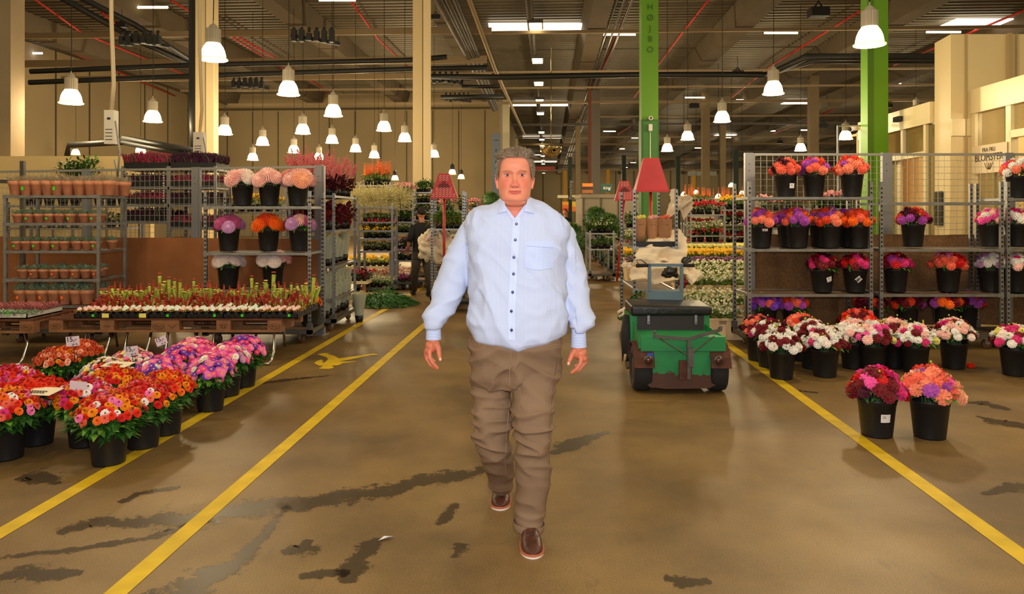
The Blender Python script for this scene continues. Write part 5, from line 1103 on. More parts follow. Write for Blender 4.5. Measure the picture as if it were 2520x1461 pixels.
# ================= background stalls =================
bush1=mat('bush green',(52,88,30),.6,0,.35,12); bush2=mat('bush light',(104,140,44),.6,0,.3,12); burg=mat('burgundy leaf',(92,16,28),.55,0,.35,16); gyp=mat('gypsophila',(222,210,150),.8); pinkf=mat('pink spike',(214,110,110),.7); heathp=heath
VM={}
def plant(kind):
    if kind in VM: return VM[kind]
    r=random.Random(len(VM)+11); m=MB(); mats=[bush1,bush2,tray]
    pot=MB(); pot.lathe([(0,0),(.05,0),(.068,.10),(0,.10)],12,(0,0,0),2)
    def leaves(n,R,z0,z1,L,w,kk=(0,0,1)):
        for i in range(n):
            q=r.random()*6.28; z=r.uniform(z0,z1); rr=R*math.sqrt(r.random())*(1-.4*abs(2*(z-z0)/(z1-z0)-1)); el=r.uniform(-.4,1.1)
            leaf(m,Vector((cos(q)*rr,sin(q)*rr,z)),Vector((cos(q+r.uniform(-1,1))*cos(el),sin(q+r.uniform(-1,1))*cos(el),sin(el))).normalized(),Vector((0,0,1)),L*r.uniform(.7,1.3),w,r.choice(kk))
    def dots(n,R,z0,z1,s,k):
        for i in range(n):
            q=r.random()*6.28; rr=R*math.sqrt(r.random()); m.ell((cos(q)*rr,sin(q)*rr,r.uniform(z0,z1)),s*r.uniform(.7,1.2),6,4,k)
    if kind=='leafy': leaves(130,.13,.08,.30,.08,.035)
    elif kind=='low': leaves(110,.12,.08,.18,.05,.025)
    elif kind=='burg': mats=[burg,mat('burgundy light',(150,40,40),.6),tray]; leaves(120,.13,.08,.24,.08,.06)
    elif kind=='spike': 
        mats=[burg,pinkf,tray]; leaves(90,.13,.08,.22,.08,.06,(0,))
        for i in range(9): 
            q=r.random()*6.28; a=Vector((cos(q)*.05,sin(q)*.05,.2)); b_=a+Vector((cos(q)*.1,sin(q)*.1,r.uniform(.15,.32))); m.tube([a,b_],.004,4,1,False); 
            for j in range(9): m.ell(a.lerp(b_,.35+.07*j)+Vector((r.uniform(-.012,.012),r.uniform(-.012,.012),0)),.010,5,3,1)
    elif kind=='pinkfl': mats=[bush1,mat('pink blooms',(236,150,160),.6),tray]; leaves(70,.13,.08,.22,.06,.03,(0,)); dots(34,.14,.20,.27,.022,1)
    elif kind=='yellowfl': mats=[bush2,mat('yellow blooms',(244,190,30),.6),tray]; leaves(70,.13,.08,.2,.06,.03,(0,)); dots(50,.14,.19,.24,.018,1)
    elif kind=='whitefl': mats=[bush2,mat('white blooms',(238,230,190),.6),tray]; leaves(90,.13,.08,.22,.06,.03,(0,)); dots(40,.14,.16,.27,.013,1)
    elif kind=='lemonfl': mats=[bush2,mat('lemon blooms',(240,226,130),.6),tray]; leaves(50,.13,.08,.2,.06,.03,(0,)); dots(60,.14,.2,.24,.02,1)
    elif kind=='redfl': mats=[bush1,mat('red blooms',(200,30,36),.6),tray]; leaves(80,.13,.08,.2,.06,.03,(0,)); dots(40,.14,.18,.24,.018,1)
    elif kind=='purplefl': mats=[bush1,mat('purple blooms',(150,80,130),.6),tray]; leaves(100,.13,.08,.2,.05,.03,(0,)); dots(40,.13,.16,.22,.014,1)
    elif kind=='orangefl': mats=[bush2,mat('orange blooms',(240,120,50),.6),tray]; leaves(80,.13,.08,.22,.06,.03,(0,)); 
    elif kind=='kale': mats=[bush1,mat('kale purple',(150,50,110),.6),tray]; leaves(60,.13,.08,.16,.08,.07,(0,)); leaves(60,.08,.13,.2,.06,.05,(1,))
    elif kind=='cactus': mats=[mat('cactus green',(120,140,50),.6,0,.2,40),mat('cactus yellow',(206,190,70),.6),tray]; [m.ell((x,y,.13),.045,10,7,(i+j)%2) for i,x in enumerate((-.06,.05)) for j,y in enumerate((-.06,.05))]
    elif kind=='heath': mats=[heath,bush2,tray]; leaves(160,.13,.08,.2,.05,.01)
    elif kind=='grass': mats=[bush2,pinkf,tray]; leaves(110,.10,.08,.18,.22,.012,(0,0,0,1))
    elif kind=='sleeve':
        mats=[mat('gypsophila sleeve',(170,176,160),.45,alpha=.75),gyp,tray]; m.lathe([(.05,.02),(.06,.1),(.11,.42)],14,(0,0,0),0); dots(90,.10,.32,.46,.008,1)
        for i in range(14): q=r.random()*6.28; m.tube([(0,0,.05),(cos(q)*.08,sin(q)*.08,.4)],.002,3,1,False)
    elif kind=='gyp':
        mats=[gyp,gyp,tray]
        for i in range(420):
            d=Vector((r.gauss(0,1),r.gauss(0,1),r.gauss(.4,1))).normalized(); L=r.uniform(.14,.30); m.tube([(0,0,.12),Vector((0,0,.14))+d*L],.0016,3,0,False); m.ell(Vector((0,0,.14))+d*L,.008,4,3,0)
    if kind=='orangefl':
        for i in range(10):
            q=r.random()*6.28; a=Vector((cos(q)*.08,sin(q)*.08,.2)); 
            for j in range(8): m.ell(a+Vector((0,0,.03*j)),.018-.0015*j,5,3,1)
    m.join(pot) if kind not in('gyp',) else None
    VM[kind]=m.mesh(kind,mats); return VM[kind]
pname=dict(leafy='leafy green potted plants',low='low green potted plants',burg='burgundy leaved potted plants',spike='burgundy plants with pink flower spikes',pinkfl='pink flowering potted plants',yellowfl='yellow flowering potted plants',whitefl='white flowering potted plants',lemonfl='lemon flowering potted plants',redfl='red flowering potted plants',purplefl='purple flowering potted plants',orangefl='orange spiked potted flowers',kale='purple ornamental kale',cactus='small round cacti in pots',heath='pinkish heather plants',grass='grassy potted plants',sleeve='clear sleeves of white gypsophila',gyp='cloud of cream gypsophila')
SG={k:v.replace('plants','plant').replace('flowers','flower').replace('sleeves','sleeve').replace('cacti','cactus') for k,v in pname.items()}
NM=dict(leafy='leafy_plant',low='low_plant',burg='burgundy_plant',spike='flower_spike_plant',pinkfl='pink_flower_plant',yellowfl='yellow_flower_plant',whitefl='white_flower_plant',lemonfl='lemon_flower_plant',redfl='red_flower_plant',purplefl='purple_flower_plant',orangefl='orange_flower_plant',kale='ornamental_kale',cactus='potted_cactus',heath='heather_plant',grass='potted_grass',sleeve='gypsophila_bunch',gyp='gypsophila_cloud')
def row(t,W,D,z,kind,n,nd,lab,s=1.0,seed=1,x0=.1,jit=.02):
    r=random.Random(seed+int(z*100))
    for i in range(n):
        for j in range(nd):
            p=on(t,x0+(W-2*x0)*i/max(1,n-1),.12+(D-.24)*j/max(1,nd-1) if nd>1 else D*.45,z)+Vector((r.uniform(-jit,jit),0,0))
            o=link(NM[kind],plant(kind),None,p,r.random()*6,(s,s,s*r.uniform(.85,1.15))); tag(o,'%s %s'%(SG[kind],lab),'plant','%s %s'%(pname[kind],lab))
def rack(px0,px1,Y,tops,kinds,lab,short,n=4,nd=1,s=1.0,D=.56,H=None,slots=False):
    X=(px0-CX)*Y/F; W=(px1-px0)*Y/F
    t=trolley(lab,X,Y,0,[zsh(q,Y) for q in tops],W,D,H or zsh(tops[0],Y)+.05,'plant racks in the background',slots)
    for i,(q,k) in enumerate(zip(tops+[None],kinds)):
        if k: 
            z=zsh(q,Y) if q else .17
            for j,kk in enumerate(k.split('+')): row(t,W,D,z,kk,n,nd,'on the %s of the %s'%((SN[i] if q else 'base'),short),s,i+px0,.1+.03*j)
    return t,W
# rack seen end on beside the aisle
t=trolley('steel rack with burgundy plants standing along the aisle behind the fence end',-2.30,9.7,PI/2,[zsh(480,9.7),zsh(566,9.7),zsh(655,9.7),zsh(735,9.7)],1.30,.565,zsh(475,9.7),'plant racks in the background',True)
for k,(z,kd) in enumerate(zip([zsh(480,9.7),zsh(566,9.7),zsh(655,9.7),zsh(735,9.7),.17],['spike','burg','sleeve','sleeve','sleeve'])): row(t,1.3,.565,z,kd,5,2,'on the %s of the end on rack'%SN[k],1.15 if k<2 else .82 if k!=4 else .95,k)
o=link('gypsophila_bunch',plant('sleeve'),None,G(884,792),1,.95); tag(o,'clear sleeve of white gypsophila standing on the floor at the aisle rack foot','flowers')
rack(705,800,11.2,[466,560],['spike','burg','leafy'],'rack of burgundy plants right behind the end of the left fence','hidden burgundy rack',5,2,1.1)
rack(130,218,12.5,[452],['leafy'],'rack of leafy plants behind the pot trolley','rack behind the pot trolley',4,1,1.3)
rack(20,300,11.7,[505,560],['heath','low','low'],'low racks of mixed plants seen between the terracotta pots','low rack behind the terracotta pots',9,1,1.2)
rack(540,690,11.5,[520],['yellowfl','leafy'],'rack of green and yellow plants seen through the left fence','rack behind the pale dahlias',6,1,1.0)
t1_,W1_=rack(882,965,13.8,[509,545,566,586,617],[None,'low','redfl','yellowfl','low','whitefl'],'rack with gypsophila clouds on top, left of the middle','gypsophila rack',4,2,.8)
for k,(dx,dz) in enumerate(((-.1,0),(.2,.05),(.5,.05),(.72,0))): 
    o=link('gypsophila_bunch',plant('gyp'),None,on(t1_,dx,.25,zsh(509,13.8)+.0),k,(1.15,1.15,1.1)); tag(o,'cream gypsophila cloud on top of the gypsophila rack','flowers','gypsophila on top of its rack')
rack(885,960,14.9,[455],['orangefl'],'tall rack behind the gypsophila with orange flower spikes','rack with orange spikes',5,1,1.1)
rack(968,1016,15,[480,512,545,572,612,640],['pinkfl','low','leafy','whitefl','purplefl','pinkfl'],'narrow rack of pink flowers between gypsophila and the red sign','pink flower rack',3,2,.85)
rack(1016,1062,15.4,[472,498,520,540,560,600,640],['leafy','low','low','whitefl','low','low','redfl'],'narrow rack with a bushy plant on top left of the red sign','bushy topped rack',3,2,.75)
rack(1063,1140,12.3,[562],['grass+leafy',None],'steel rack of grassy plants under the left red sign','rack under the left red sign',4,2,.9,H=zsh(470,12.3),slots=True)
m=MB(); Y=15; 
def table(px0,px1,py,Y,D,kinds,lab,short,n,legz=True,s=.8,th=.05,nd=3):
    X=(px0-CX)*Y/F; W=(px1-px0)*Y/F; z=zsh(py,Y); t=T('display_table',lab,'table',(X,Y,0),0,'display tables')
    m=MB(); m.span((0,0,z-th),(W,D,z)); m.build('table_top',mat('table top cream',(226,206,160),.6),t)
    for x in(.08,W-.08):
        for y in(.08,D-.08): m=MB(); m.span((x-.03,y-.03,0),(x+.03,y+.03,z-th)); m.build('leg',wood,t)
    for k,kd in enumerate(kinds): 
        r=random.Random(k)
        for i in range(n):
            for j in range(nd):
                if (i+j)%len(kinds)!=k: continue
                o=link(NM[kd],plant(kd),None,(X+.08+(W-.16)*i/(n-1),Y+.1+(D-.2)*j/max(1,nd-1),z),i*2.1+j,s); tag(o,'%s on the %s'%(SG[kd],short),'plant','%s on the %s'%(pname[kd],short))
    return t
table(848,972,655,15.5,.9,['cactus','yellowfl','cactus'],'cream table with round cacti left of the middle','cactus table',8,True,.8)
table(826,905,692,13.4,.8,['redfl','burg','kale'],'wooden table with red rosette plants in front of the cactus table','rosette table',5,True,.7)
def floorgroup(px0,px1,py,kind,n,nd,short,s=1,dy=.28):
    Y=G(0,py).y; X0=(px0-CX)*Y/F; X1=(px1-CX)*Y/F
    for i in range(n):
        for j in range(nd):
            o=link(NM[kind],plant(kind),None,(X0+(X1-X0)*i/max(1,n-1),Y+j*dy,0),i*1.7+j,(s,s,s*(.9+.2*((i*7+j*3)%5)/5))); tag(o,'%s %s'%(SG[kind],short),'plant','%s %s'%(pname[kind],short))
floorgroup(912,955,696,'heath',4,3,'on the floor below the cactus table',1.3)
floorgroup(950,1008,712,'kale',5,2,'on the floor left of the man in black',1.2)
floorgroup(980,1035,690,'heath',4,2,'on the floor behind the man in black',1.4)
# green pile of cut foliage on the floor
m=MB(); r=random.Random(3); mats=[bush1,bush2]
for i in range(900):
    q=r.random()*6.28; rr=math.sqrt(r.random()); h=(1-rr)*.26; p=Vector((cos(q)*.42*rr,sin(q)*.55*rr,h*r.random())); d=Vector((cos(q)+.5,sin(q)*.6-.2,.12+.4*(1-rr))).normalized(); leaf(m,p,d,Vector((0,0,1)),.20,.02,0 if r.random()<.6 else 1)
m.ell((0,0,.02),(.36,.46,.16),14,8,0)
p=G(945,752); tag(m.build('foliage_pile',[mat('cut greens dark',(40,92,34),.6,0,.3,14),mat('cut greens',(82,136,44),.6,0,.3,14)],None,(p.x,p.y+.2,0)),'heap of bright green cut foliage lying on the floor by the yellow line','foliage')
tag(link('kraft_crate',MB().span((-.2,-.15,0),(.2,.15,.12)).mesh('c',mat('pale crate',(226,200,150),.6)),None,G(905,738)),'pale flat crate on the floor left of the green heap','crate')
# trolley by the aisle on the right side of the middle
def bgtrolley(px0,px1,py,tops,kinds,lab,short,n=3,s=1,D=.9,**k): 
    Y=G(0,py).y; return rack(px0,px1,Y,tops,kinds,lab,short,n,2,s,D,**k)
bgtrolley(1452,1510,692,[573,612],['leafy+whitefl','low',None],'rusty steel trolley with bushy green plants right of the walking man','trolley right of the man',3,1.1)
Y=17.2; 
m=MB(); m.ell((0,0,.55),(.42,.36,.42),22,14,0,.5,True,4); 
rr_=random.Random(9)
for i in range(700):
    d=Vector((rr_.gauss(0,1),rr_.gauss(0,1),rr_.gauss(0,1))).normalized(); leaf(m,Vector((0,0,.55))+Vector((d.x*.42,d.y*.36,d.z*.42)),(d+Vector((0,0,.3))).normalized(),Vector((0,0,1)),.17,.045,rr_.choice((0,0,0,1)))
m.lathe([(0,0),(.16,0),(.2,.25),(0,.25)],14,(0,0,0),2)
sh_me=m.mesh('shrub',[bush1,bush2,tray])
for px,py,Y,sc_,l in ((1466,578,17.6,.62,'round bushy shrub on the trolley right of the man'),(1500,580,17.9,.5,'second bushy shrub beside the patterned red sign'),(1402,565,24,1.15,'dark shrub beside the aisle far behind the man'),(1208,480,26.3,.65,'dark round shrub left of the man’s head')): 
    q=P(px,py,Y); q.z={1402:0,1208:1.6}.get(px,q.z); tag(link('shrub',sh_me,None,q,0,sc_),l,'shrub')
rows_=[(1408,1432,580,30,'low'),]
for k in range(9):
    Y=18.5+k*2.8; a=B(1.45+.0*k,Y); t=trolley('low rack of potted plants lining the aisle on the right, %s from the front'%ORD(k),a.x,a.y,-AZ,[.75],1.2,1.0,.9,'low racks along the aisle',False)
    for z,kd in ((.75,['whitefl','leafy','low'][k%3]),(.17,'low')): row(t,1.2,1.0,z,kd,3,2,'on the %s right aisle rack'%ORD(k),1.25,k)
    for x in(.1,1.1): pass
# far left side of the aisle behind the man
for k in range(7):
    Y=17+k*3; a=B(-1.9,Y); t=trolley('plant rack left of the aisle behind the man, %s from the front'%ORD(k),a.x-1.2,a.y,-AZ,[1.6,1.1,.6],1.2,.6,1.8,'racks left of the aisle',False)
    for j,z in enumerate((1.6,1.1,.6,.17)): row(t,1.2,.6,z,['leafy','pinkfl','low','redfl','whitefl'][(k+j)%5],4,1,'on the %s of the %s left aisle rack'%(SN[j],ORD(k)),1.15,k)
# grey cabin, posters, script boards
m=MB(); a=P(1432,478,26); b_=P(1592,478,26); m.span((a.x,26,0),(b_.x,28.5,a.z)); m.span((a.x-.04,25.95,a.z-.12),(b_.x+.04,28.5,a.z)); 
for k in range(4): m.span((a.x+.05+k*.6,25.97,0),(a.x+.08+k*.6,26,a.z),1)
tag(m.build('grey_cabin',[mat('cabin grey',(150,140,120),.6),seam]),'grey boxy cabin standing beside the aisle in the distance','cabin')
def board(px0,py0,px1,py1,Y,cols_,lab,txt=None,tc_=None):
    a=P(px0,py1,Y); b_=P(px1,py0,Y); t=T('sign_board',lab,'sign',((a.x+b_.x)/2,Y,a.z)); w_=(b_.x-a.x); h=b_.z-a.z
    m=MB(); n=len(cols_)
    for k,c in enumerate(cols_): m.span((-w_/2,-.03,h*k/n),(w_/2,.03,h*(k+1)/n),k)
    m.build('board',[mat('board '+str(c),c,.6) for c in cols_],t)
    if txt: text('lettering',txt,h*.55,white,t,(w_*.0,-.05,h*.5),shear=.3)
    return t
board(1478,452,1507,473,34,[(30,64,54)],'dark green sign board with white slanted script ending in king','king')
bo=board(1433,451,1459,475,34,[(150,90,40),(60,30,20),(214,120,40)],'picture board with orange and dark shapes above the grey cabin')
board(1384,496,1399,520,40,[(200,60,20),(226,110,30),(236,160,40)],'orange poster beside the aisle in the distance'); board(1408,496,1417,520,40,[(226,120,40),(226,190,40)],'yellow orange poster right of the green banner column')
board(1372,480,1398,487,44,[(250,240,200)],'pale lit header sign far down the aisle'); board(1408,480,1420,485,44,[(250,230,180)],'small lit header sign right of the banner column')
text_=text('banner_script','Flowerking',.34,white,None,(0,0,0)); text_.rotation_euler=(PI/2,-PI/2,0); p=P(1402.5,468,61); text_.location=(p.x,60.3,p.z); tag(text_,'white vertical script on the dark green banner column','lettering')
for k,(px,py,Y,w_,l) in enumerate(((1340,414,90,50,'red lit header strip at the end of the aisle'),(1728,427,70,70,'pale canopy far behind the red sign'))):
    m=MB(); q=P(px,py,Y); m.span((-w_*Y/F/2,-.1,-.2),(w_*Y/F/2,.1,.2)); tag(m.build('header_strip',mat('header %d'%k,(200,80,80) if k==0 else (200,205,200),.5),None,q),l,'sign')
# mirror dome
m=MB(); R=26*30/F
m.lathe([(R,0),(R*.97,-R*.25),(R*.8,-R*.55),(R*.5,-R*.78),(0,-R*.88)],32); m.tube([(0,0,0),(0,0,4)],.02,5)
m.lathe([(R,0),(R*1.03,.01),(R*1.03,.05),(0,.05)],32)
tag(m.build('mirror_dome',mat('mirror dome',(220,205,160),.06,1),None,P(1356,364,30)),'shiny half sphere safety mirror hanging over the aisle','mirror')
# right middle: rows of cream crates with flowers
crate=mat('cream crate',(226,196,148),.55,0,.05,6)
cm=MB(); cm.add([(-.14,-.19,0),(.14,-.19,0),(.14,.19,0),(-.14,.19,0),(-.17,-.22,.26),(.17,-.22,.26),(.17,.22,.26),(-.17,.22,.26)],[(0,1,5,4),(1,2,6,5),(2,3,7,6),(3,0,4,7),(3,2,1,0)]); cm.span((-.18,-.23,.25),(.18,-.21,.28)); cm.span((-.18,.21,.25),(.18,.23,.28)); cm.span((-.18,-.23,.25),(-.16,.23,.28)); cm.span((.16,-.23,.25),(.18,.23,.28))
for k in range(3): cm.span((-.12+k*.1,-.215,.04),(-.08+k*.1,-.2,.2))
cme=cm.mesh('crate',crate)
def crates(py,px0,px1,n,kind,lab,z=0,s=1.0,nd=1,ps=1.15):
    Y=G(0,py,z).y
    for j in range(nd):
        for i in range(n):
            X=(px0-CX)*Y/F+(px1-px0)*Y/F*i/max(1,n-1); q=Vector((X,Y+j*.5,z))
            tag(link('flower_crate',cme,None,q,0,s),'cream crate %s'%lab,'crate','cream crates %s'%lab)
            for a,b_ in ((0,-.09),(0,.1)):
                o=link(NM[kind],plant(kind),None,q+Vector((a*s,b_*s,.12*s)),i+a*50+b_*20,ps*s*1.15); tag(o,'%s in the cream crates %s'%(SG[kind],lab),'plant','%s in the cream crates %s'%(pname[kind],lab))
crates(830,1700,1790,3,'whitefl','nearest the tow tractor',0,.95)
crates(795,1712,1850,4,'whitefl','in the second row behind the tow tractor',.0,1.0)
crates(745,1690,1860,5,'whitefl','in the third row, stacked higher',.22,1.0)
crates(715,1700,1870,5,'whitefl','in the fourth row, right middle',.33,1.0)
crates(690,1560,1880,9,'purplefl','in the fifth row with purple flowers',.35,1.0)
crates(670,1560,1890,9,'yellowfl','in the row of yellow flowers',.38,1.0,2)
crates(650,1550,1900,11,'lemonfl','in the row of lemon flowers',.40,1.0,2)
crates(632,1560,1900,10,'redfl','in the row of red flowers',.45,1.0,1)
for (x0,x1,Y,tp,kk,l,sh) in ((1700,1782,17,[527,579,596],['redfl','whitefl','redfl','purplefl'],'rack of red and white plants right of the red sign','first right middle rack'),(1784,1850,17.5,[515,552,580,602],['yellowfl','redfl','whitefl','redfl'],'rack beside the right fence with yellow flowers','second right middle rack'),(1690,1760,22,[500,530,560],['orangefl','whitefl','redfl'],'rack with orange red flowers farther back right','third right middle rack'),(1775,1850,22,[505,535,560],['orangefl','pinkfl','low'],'farthest rack left of the right fence','fourth right middle rack'),(1880,1990,16,[520,560],['pinkfl','redfl'],'rack of pink flowers behind the right fence','rack behind the right fence'),(2010,2110,14,[512,545],['pinkfl','leafy'],'second rack of pink flowers behind the right fence','second rack behind the right fence'),(1540,1600,20,[560,600],['leafy','redfl'],'rack of dark plants behind the red sign pole','rack behind the red sign pole')):
    rack(x0,x1,Y,tp,kk,l,sh,4,1,1.2)
# far stall canopies with small pendant lights
for k,(px,py,Y) in enumerate(((1768,488,40),(1683,482,44),(1800,460,44),(1826,478,50),(1713,477,48))):
    t=T('stall_lamp','small bright stall lamp far behind the right middle racks','lamp',P(px,py,Y),0,'small far stall lamps'); m=MB(); m.lathe([(.2,0),(.17,.12),(.06,.25),(0,.26)],14); m.build('lamp_shade',shade,t); m=MB(); m.tube([(0,0,.25),(0,0,ZC-P(px,py,Y).z-.1)],.012,4); m.build('lamp_cord',slot,t)
m=MB(); a=P(1700,486,46); b_=P(1880,500,46); m.span((a.x,46,0),(b_.x,46.3,a.z)); tag(m.build('distant_stall',mat('stall front pale',(214,206,180),.5)),'pale stall front far behind the right middle racks','stall')
# ---- background people
def simple_person(px,pyf,hgt,lab,shirt,pants,hairc,facing=PI,stride=.12,bend=0,upto=None):
    p=G(px,pyf); t=T('person',lab,'person',p,facing); k=hgt/1.78
    sk=mat('skin tan',(206,134,100),.55)
    def S_(pts,rs,n=12): m=MB(); m.tube([Vector(q)*k for q in pts],[r*k for r in rs],n); return m
    m=S_([(0,0,1.40),(0,-.01,1.50),(0,-.02,1.56)],[.06,.052,.055]); m.ell(Vector((0,-.03,1.64))*k,(.075*k,.092*k,.115*k),18,12); m.ell(Vector((0,-.125,1.63))*k,(.012*k,.018*k,.02*k),6,5)
    for s in(-1,1):
        m.tube([Vector((s*.19,0,1.40))*k,Vector((s*.27,.02,1.12))*k,Vector((s*.26,-.10,.90))*k],[.045*k,.04*k,.03*k],8)
        for f in range(4): m.tube([Vector((s*(.25+.012*f-.02),-.11,.90))*k,Vector((s*(.25+.012*f-.02),-.14,.84))*k,Vector((s*(.24+.012*f-.02),-.13,.80))*k],[.011*k,.010*k,.008*k],6)
        m.tube([Vector((s*.225,-.11,.9))*k,Vector((s*.20,-.15,.86))*k],[.012*k,.01*k],6)
    m.build('body',sk,t)
    m=MB(); m.ell(Vector((0,-.005,1.68))*k,(.085*k,.095*k,.10*k),18,12,0,.15); m.build('hair',hairc,t)
    m=MB()
    prof=[(1.46,.07,.06),(1.43,.15,.09),(1.36,.205,.12),(1.2,.20,.13),(1.05,.185,.13),(.92,.19,.13),(.88,.19,.13)]
    vs=[]; 
    for z,rx,ry in prof: 
        for j in range(20): q=2*PI*j/20; vs.append((rx*k*cos(q),ry*k*sin(q),z*k))
    m.add(vs,[(i*20+j,(i+1)*20+j,(i+1)*20+(j+1)%20,i*20+(j+1)%20) for i in range(6) for j in range(20)],0,True)
    for s in(-1,1): m.tube([Vector((s*.165,0,1.40))*k,Vector((s*.25,.02,1.16))*k,Vector((s*.27,.01,1.08))*k],[.07*k,.06*k,.056*k],12)
    m.build('shirt',shirt,t)
    m=MB(); vs=[]
    for z,rx,ry in [(.93,.185,.125),(.82,.19,.13),(.74,.18,.12)]:
        for j in range(20): q=2*PI*j/20; vs.append((rx*k*cos(q),ry*k*sin(q),z*k))
    m.add(vs,[(i*20+j,(i+1)*20+j,(i+1)*20+(j+1)%20,i*20+(j+1)%20) for i in range(2) for j in range(20)],0,True)
    for s in(-1,1): m.tube([Vector((s*.09,0,.82))*k,Vector((s*.095,-s*stride*.6-.02,.48))*k,Vector((s*.085,-s*stride*1.3,.08))*k],[.10*k,.075*k,.06*k],14)
    m.build('trousers',pants,t)
    for s in(-1,1): m=MB(); m.ell(Vector((s*.085,-s*stride*1.3-.06,.045))*k,(.045*k,.13*k,.045*k),14,8); m.build('shoe',mat('dark shoe',(24,22,22),.5),t)
    return t
pp=simple_person(1038,728,1.66,'person in black shirt and dark trousers walking away with wrapped flowers',mat('black shirt',(20,20,24),.8),mat('dark khaki trousers',(62,54,44),.8),mat('dark brown hair',(38,24,16),.7),PI+.5,.16)
t=T('wrapped_bouquet','big cream paper wrapped bouquet carried by the person in black','bouquet',P(1072,600,12.9))
for k,(dx,dz,s) in enumerate(((-.10,.02,.2),(.1,.0,.2),(.0,-.12,.19),(.16,-.1,.15),(-.14,-.14,.15))): crumple((dx,.0,dz),(s,.14,s*1.1),k+20,mat('wrap pale',(234,216,186),.7),'paper_wrap',None,None,t)
crumple((-.06,-.12,.06),(.09,.06,.09),30,mat('pale pink bloom',(240,200,190),.6),'flower_heads',None,None,t)
simple_person(1391,630,1.70,'person in dark clothes standing far down the aisle by the posters',mat('black shirt',(20,20,24),.8),mat('dark blue trousers',(30,32,46),.8),mat('reddish hair',(110,40,22),.7),-.4)
simple_person(1153,640,1.72,'person with reddish hair mostly hidden behind the large man’s left shoulder',mat('maroon jacket',(90,30,26),.8),mat('dark blue trousers',(30,32,46),.8),mat('reddish hair',(110,40,22),.7),.3)

m=MB(); m.span((-.3,-.2,.12),(.3,.3,.17))
for x in(-.24,.24):
    for y in(-.14,.24): m.lathe([(0,-.02),(.06,-.02),(.06,.02),(0,.02)],14,(x,y,.06),0,True,None,(1,0,0))
m.bar((-.28,.28,.17),(-.28,.28,.55),.03); m.bar((.28,.28,.17),(.28,.28,.55),.03)
p=G(1128,764); tag(m.build('dolly',rubber,None,p),'low dark dolly on the aisle floor behind the large man','dolly')
# ================= walking man =================
from mathutils.bvhtree import BVHTree
YM=3.62
man=T('person','large grey haired man in pale blue striped shirt and brown trousers walking forward','person',(0.02,YM,0))
MO=Vector(man.location)
def mp(px,py,Y=YM): return P(px,py,Y)-MO
def remesh(mb,vox,smooth=6,disp=None,mats=None,fac=.5):
    me=mb.mesh('tmp',[white]); o=bpy.data.objects.new('tmp',me); C.objects.link(o)
    r=o.modifiers.new('r','REMESH'); r.mode='VOXEL'; r.voxel_size=vox; r.use_smooth_shade=True
    s=o.modifiers.new('s','SMOOTH'); s.iterations=smooth; s.factor=fac
    dg=bpy.context.evaluated_depsgraph_get(); dg.update(); e=bpy.data.meshes.new_from_object(o.evaluated_get(dg)); bpy.data.objects.remove(o)
    if disp:
        e.update(); ns=[v.normal.copy() for v in e.vertices]
        for v,n in zip(e.vertices,ns): v.co=v.co+n*disp(v.co,n)
    e.materials.clear(); e.update()
    for p_ in e.polygons: p_.use_smooth=True
    return e
def ringloft(rings,n=48,ex=2.3): # ring: (center, rx, ryfront, ryback)
    vs=[]
    for (c,rx,rf,rb_) in rings:
        for j in range(n):
            q=2*PI*j/n; cx=abs(cos(q))**(2/ex)*(1 if cos(q)>=0 else -1); sy=abs(sin(q))**(2/ex)*(1 if sin(q)>=0 else -1)
            vs.append(Vector(c)+Vector((cx*rx,sy*(rb_ if sy>0 else rf),0)))
    N=len(rings); fs=[(i*n+j,(i+1)*n+j,(i+1)*n+(j+1)%n,i*n+(j+1)%n) for i in range(N-1) for j in range(n)]
    fs+=[tuple(range(n)),tuple((N-1)*n+j for j in range(n))[::-1]]
    return vs,fs
def limb(pts,n=20,sub=4,flat=1.0):
    # pts (px,py,hw,Y[,depthfactor]) smoothed
    q=[]; 
    A=[(mp(a[0],a[1],a[3]),a[2]*a[3]/F) for a in pts]
    for i in range(len(A)-1):
        p0=A[max(i-1,0)];p1=A[i];p2=A[i+1];p3=A[min(i+2,len(A)-1)]
        for k in range(sub):
            t=k/sub; f=lambda a,b,c,d:.5*((2*b)+(-a+c)*t+(2*a-5*b+4*c-d)*t*t+(-a+3*b-3*c+d)*t**3)
            q.append((f(p0[0],p1[0],p2[0],p3[0]),f(p0[1],p1[1],p2[1],p3[1])))
    q.append(A[-1]); return [x[0] for x in q],[x[1] for x in q]
def fbm(p,s): return noise.noise(p*s)+.5*noise.noise(p*s*2.1)
# --- shirt
tor=[(487,1240,1300,.045,.07),(494,1226,1314,.066,.085),(504,1194,1348,.092,.10),(517,1164,1372,.114,.115),(532,1149,1386,.132,.125),(552,1141,1396,.145,.13),(580,1142,1398,.158,.138),(620,1150,1394,.168,.142),(680,1152,1391,.185,.148),(740,1153,1392,.20,.15),(785,1152,1392,.205,.15),(806,1156,1390,.20,.148),(820,1164,1384,.192,.14),(830,1178,1372,.17,.125)]
rings=[]
for py,xl,xr,f_,b_ in tor:
    a=mp(xl,py,YM+.02); c=mp(xr,py,YM+.02); rings.append(((a+c)/2,(c.x-a.x)/2,f_,b_))
v,f=ringloft(rings); sh=MB(); sh.add(v,f)
armL=[(1178,556,26,3.66),(1165,566,32,3.66),(1147,600,35,3.66),(1126,650,37,3.67),(1112,690,38,3.67),(1099,730,38,3.66),(1085,760,30,3.64),(1071,781,31,3.62),(1067,795,22,3.61),(1067,804,17,3.61)]
armR=[(1352,552,24,3.66),(1370,572,30,3.66),(1387,600,33,3.67),(1403,650,35,3.68),(1411,690,36,3.68),(1415,730,36,3.67),(1421,762,33,3.65),(1430,786,33,3.63),(1426,803,25,3.62),(1424,815,18,3.62)]
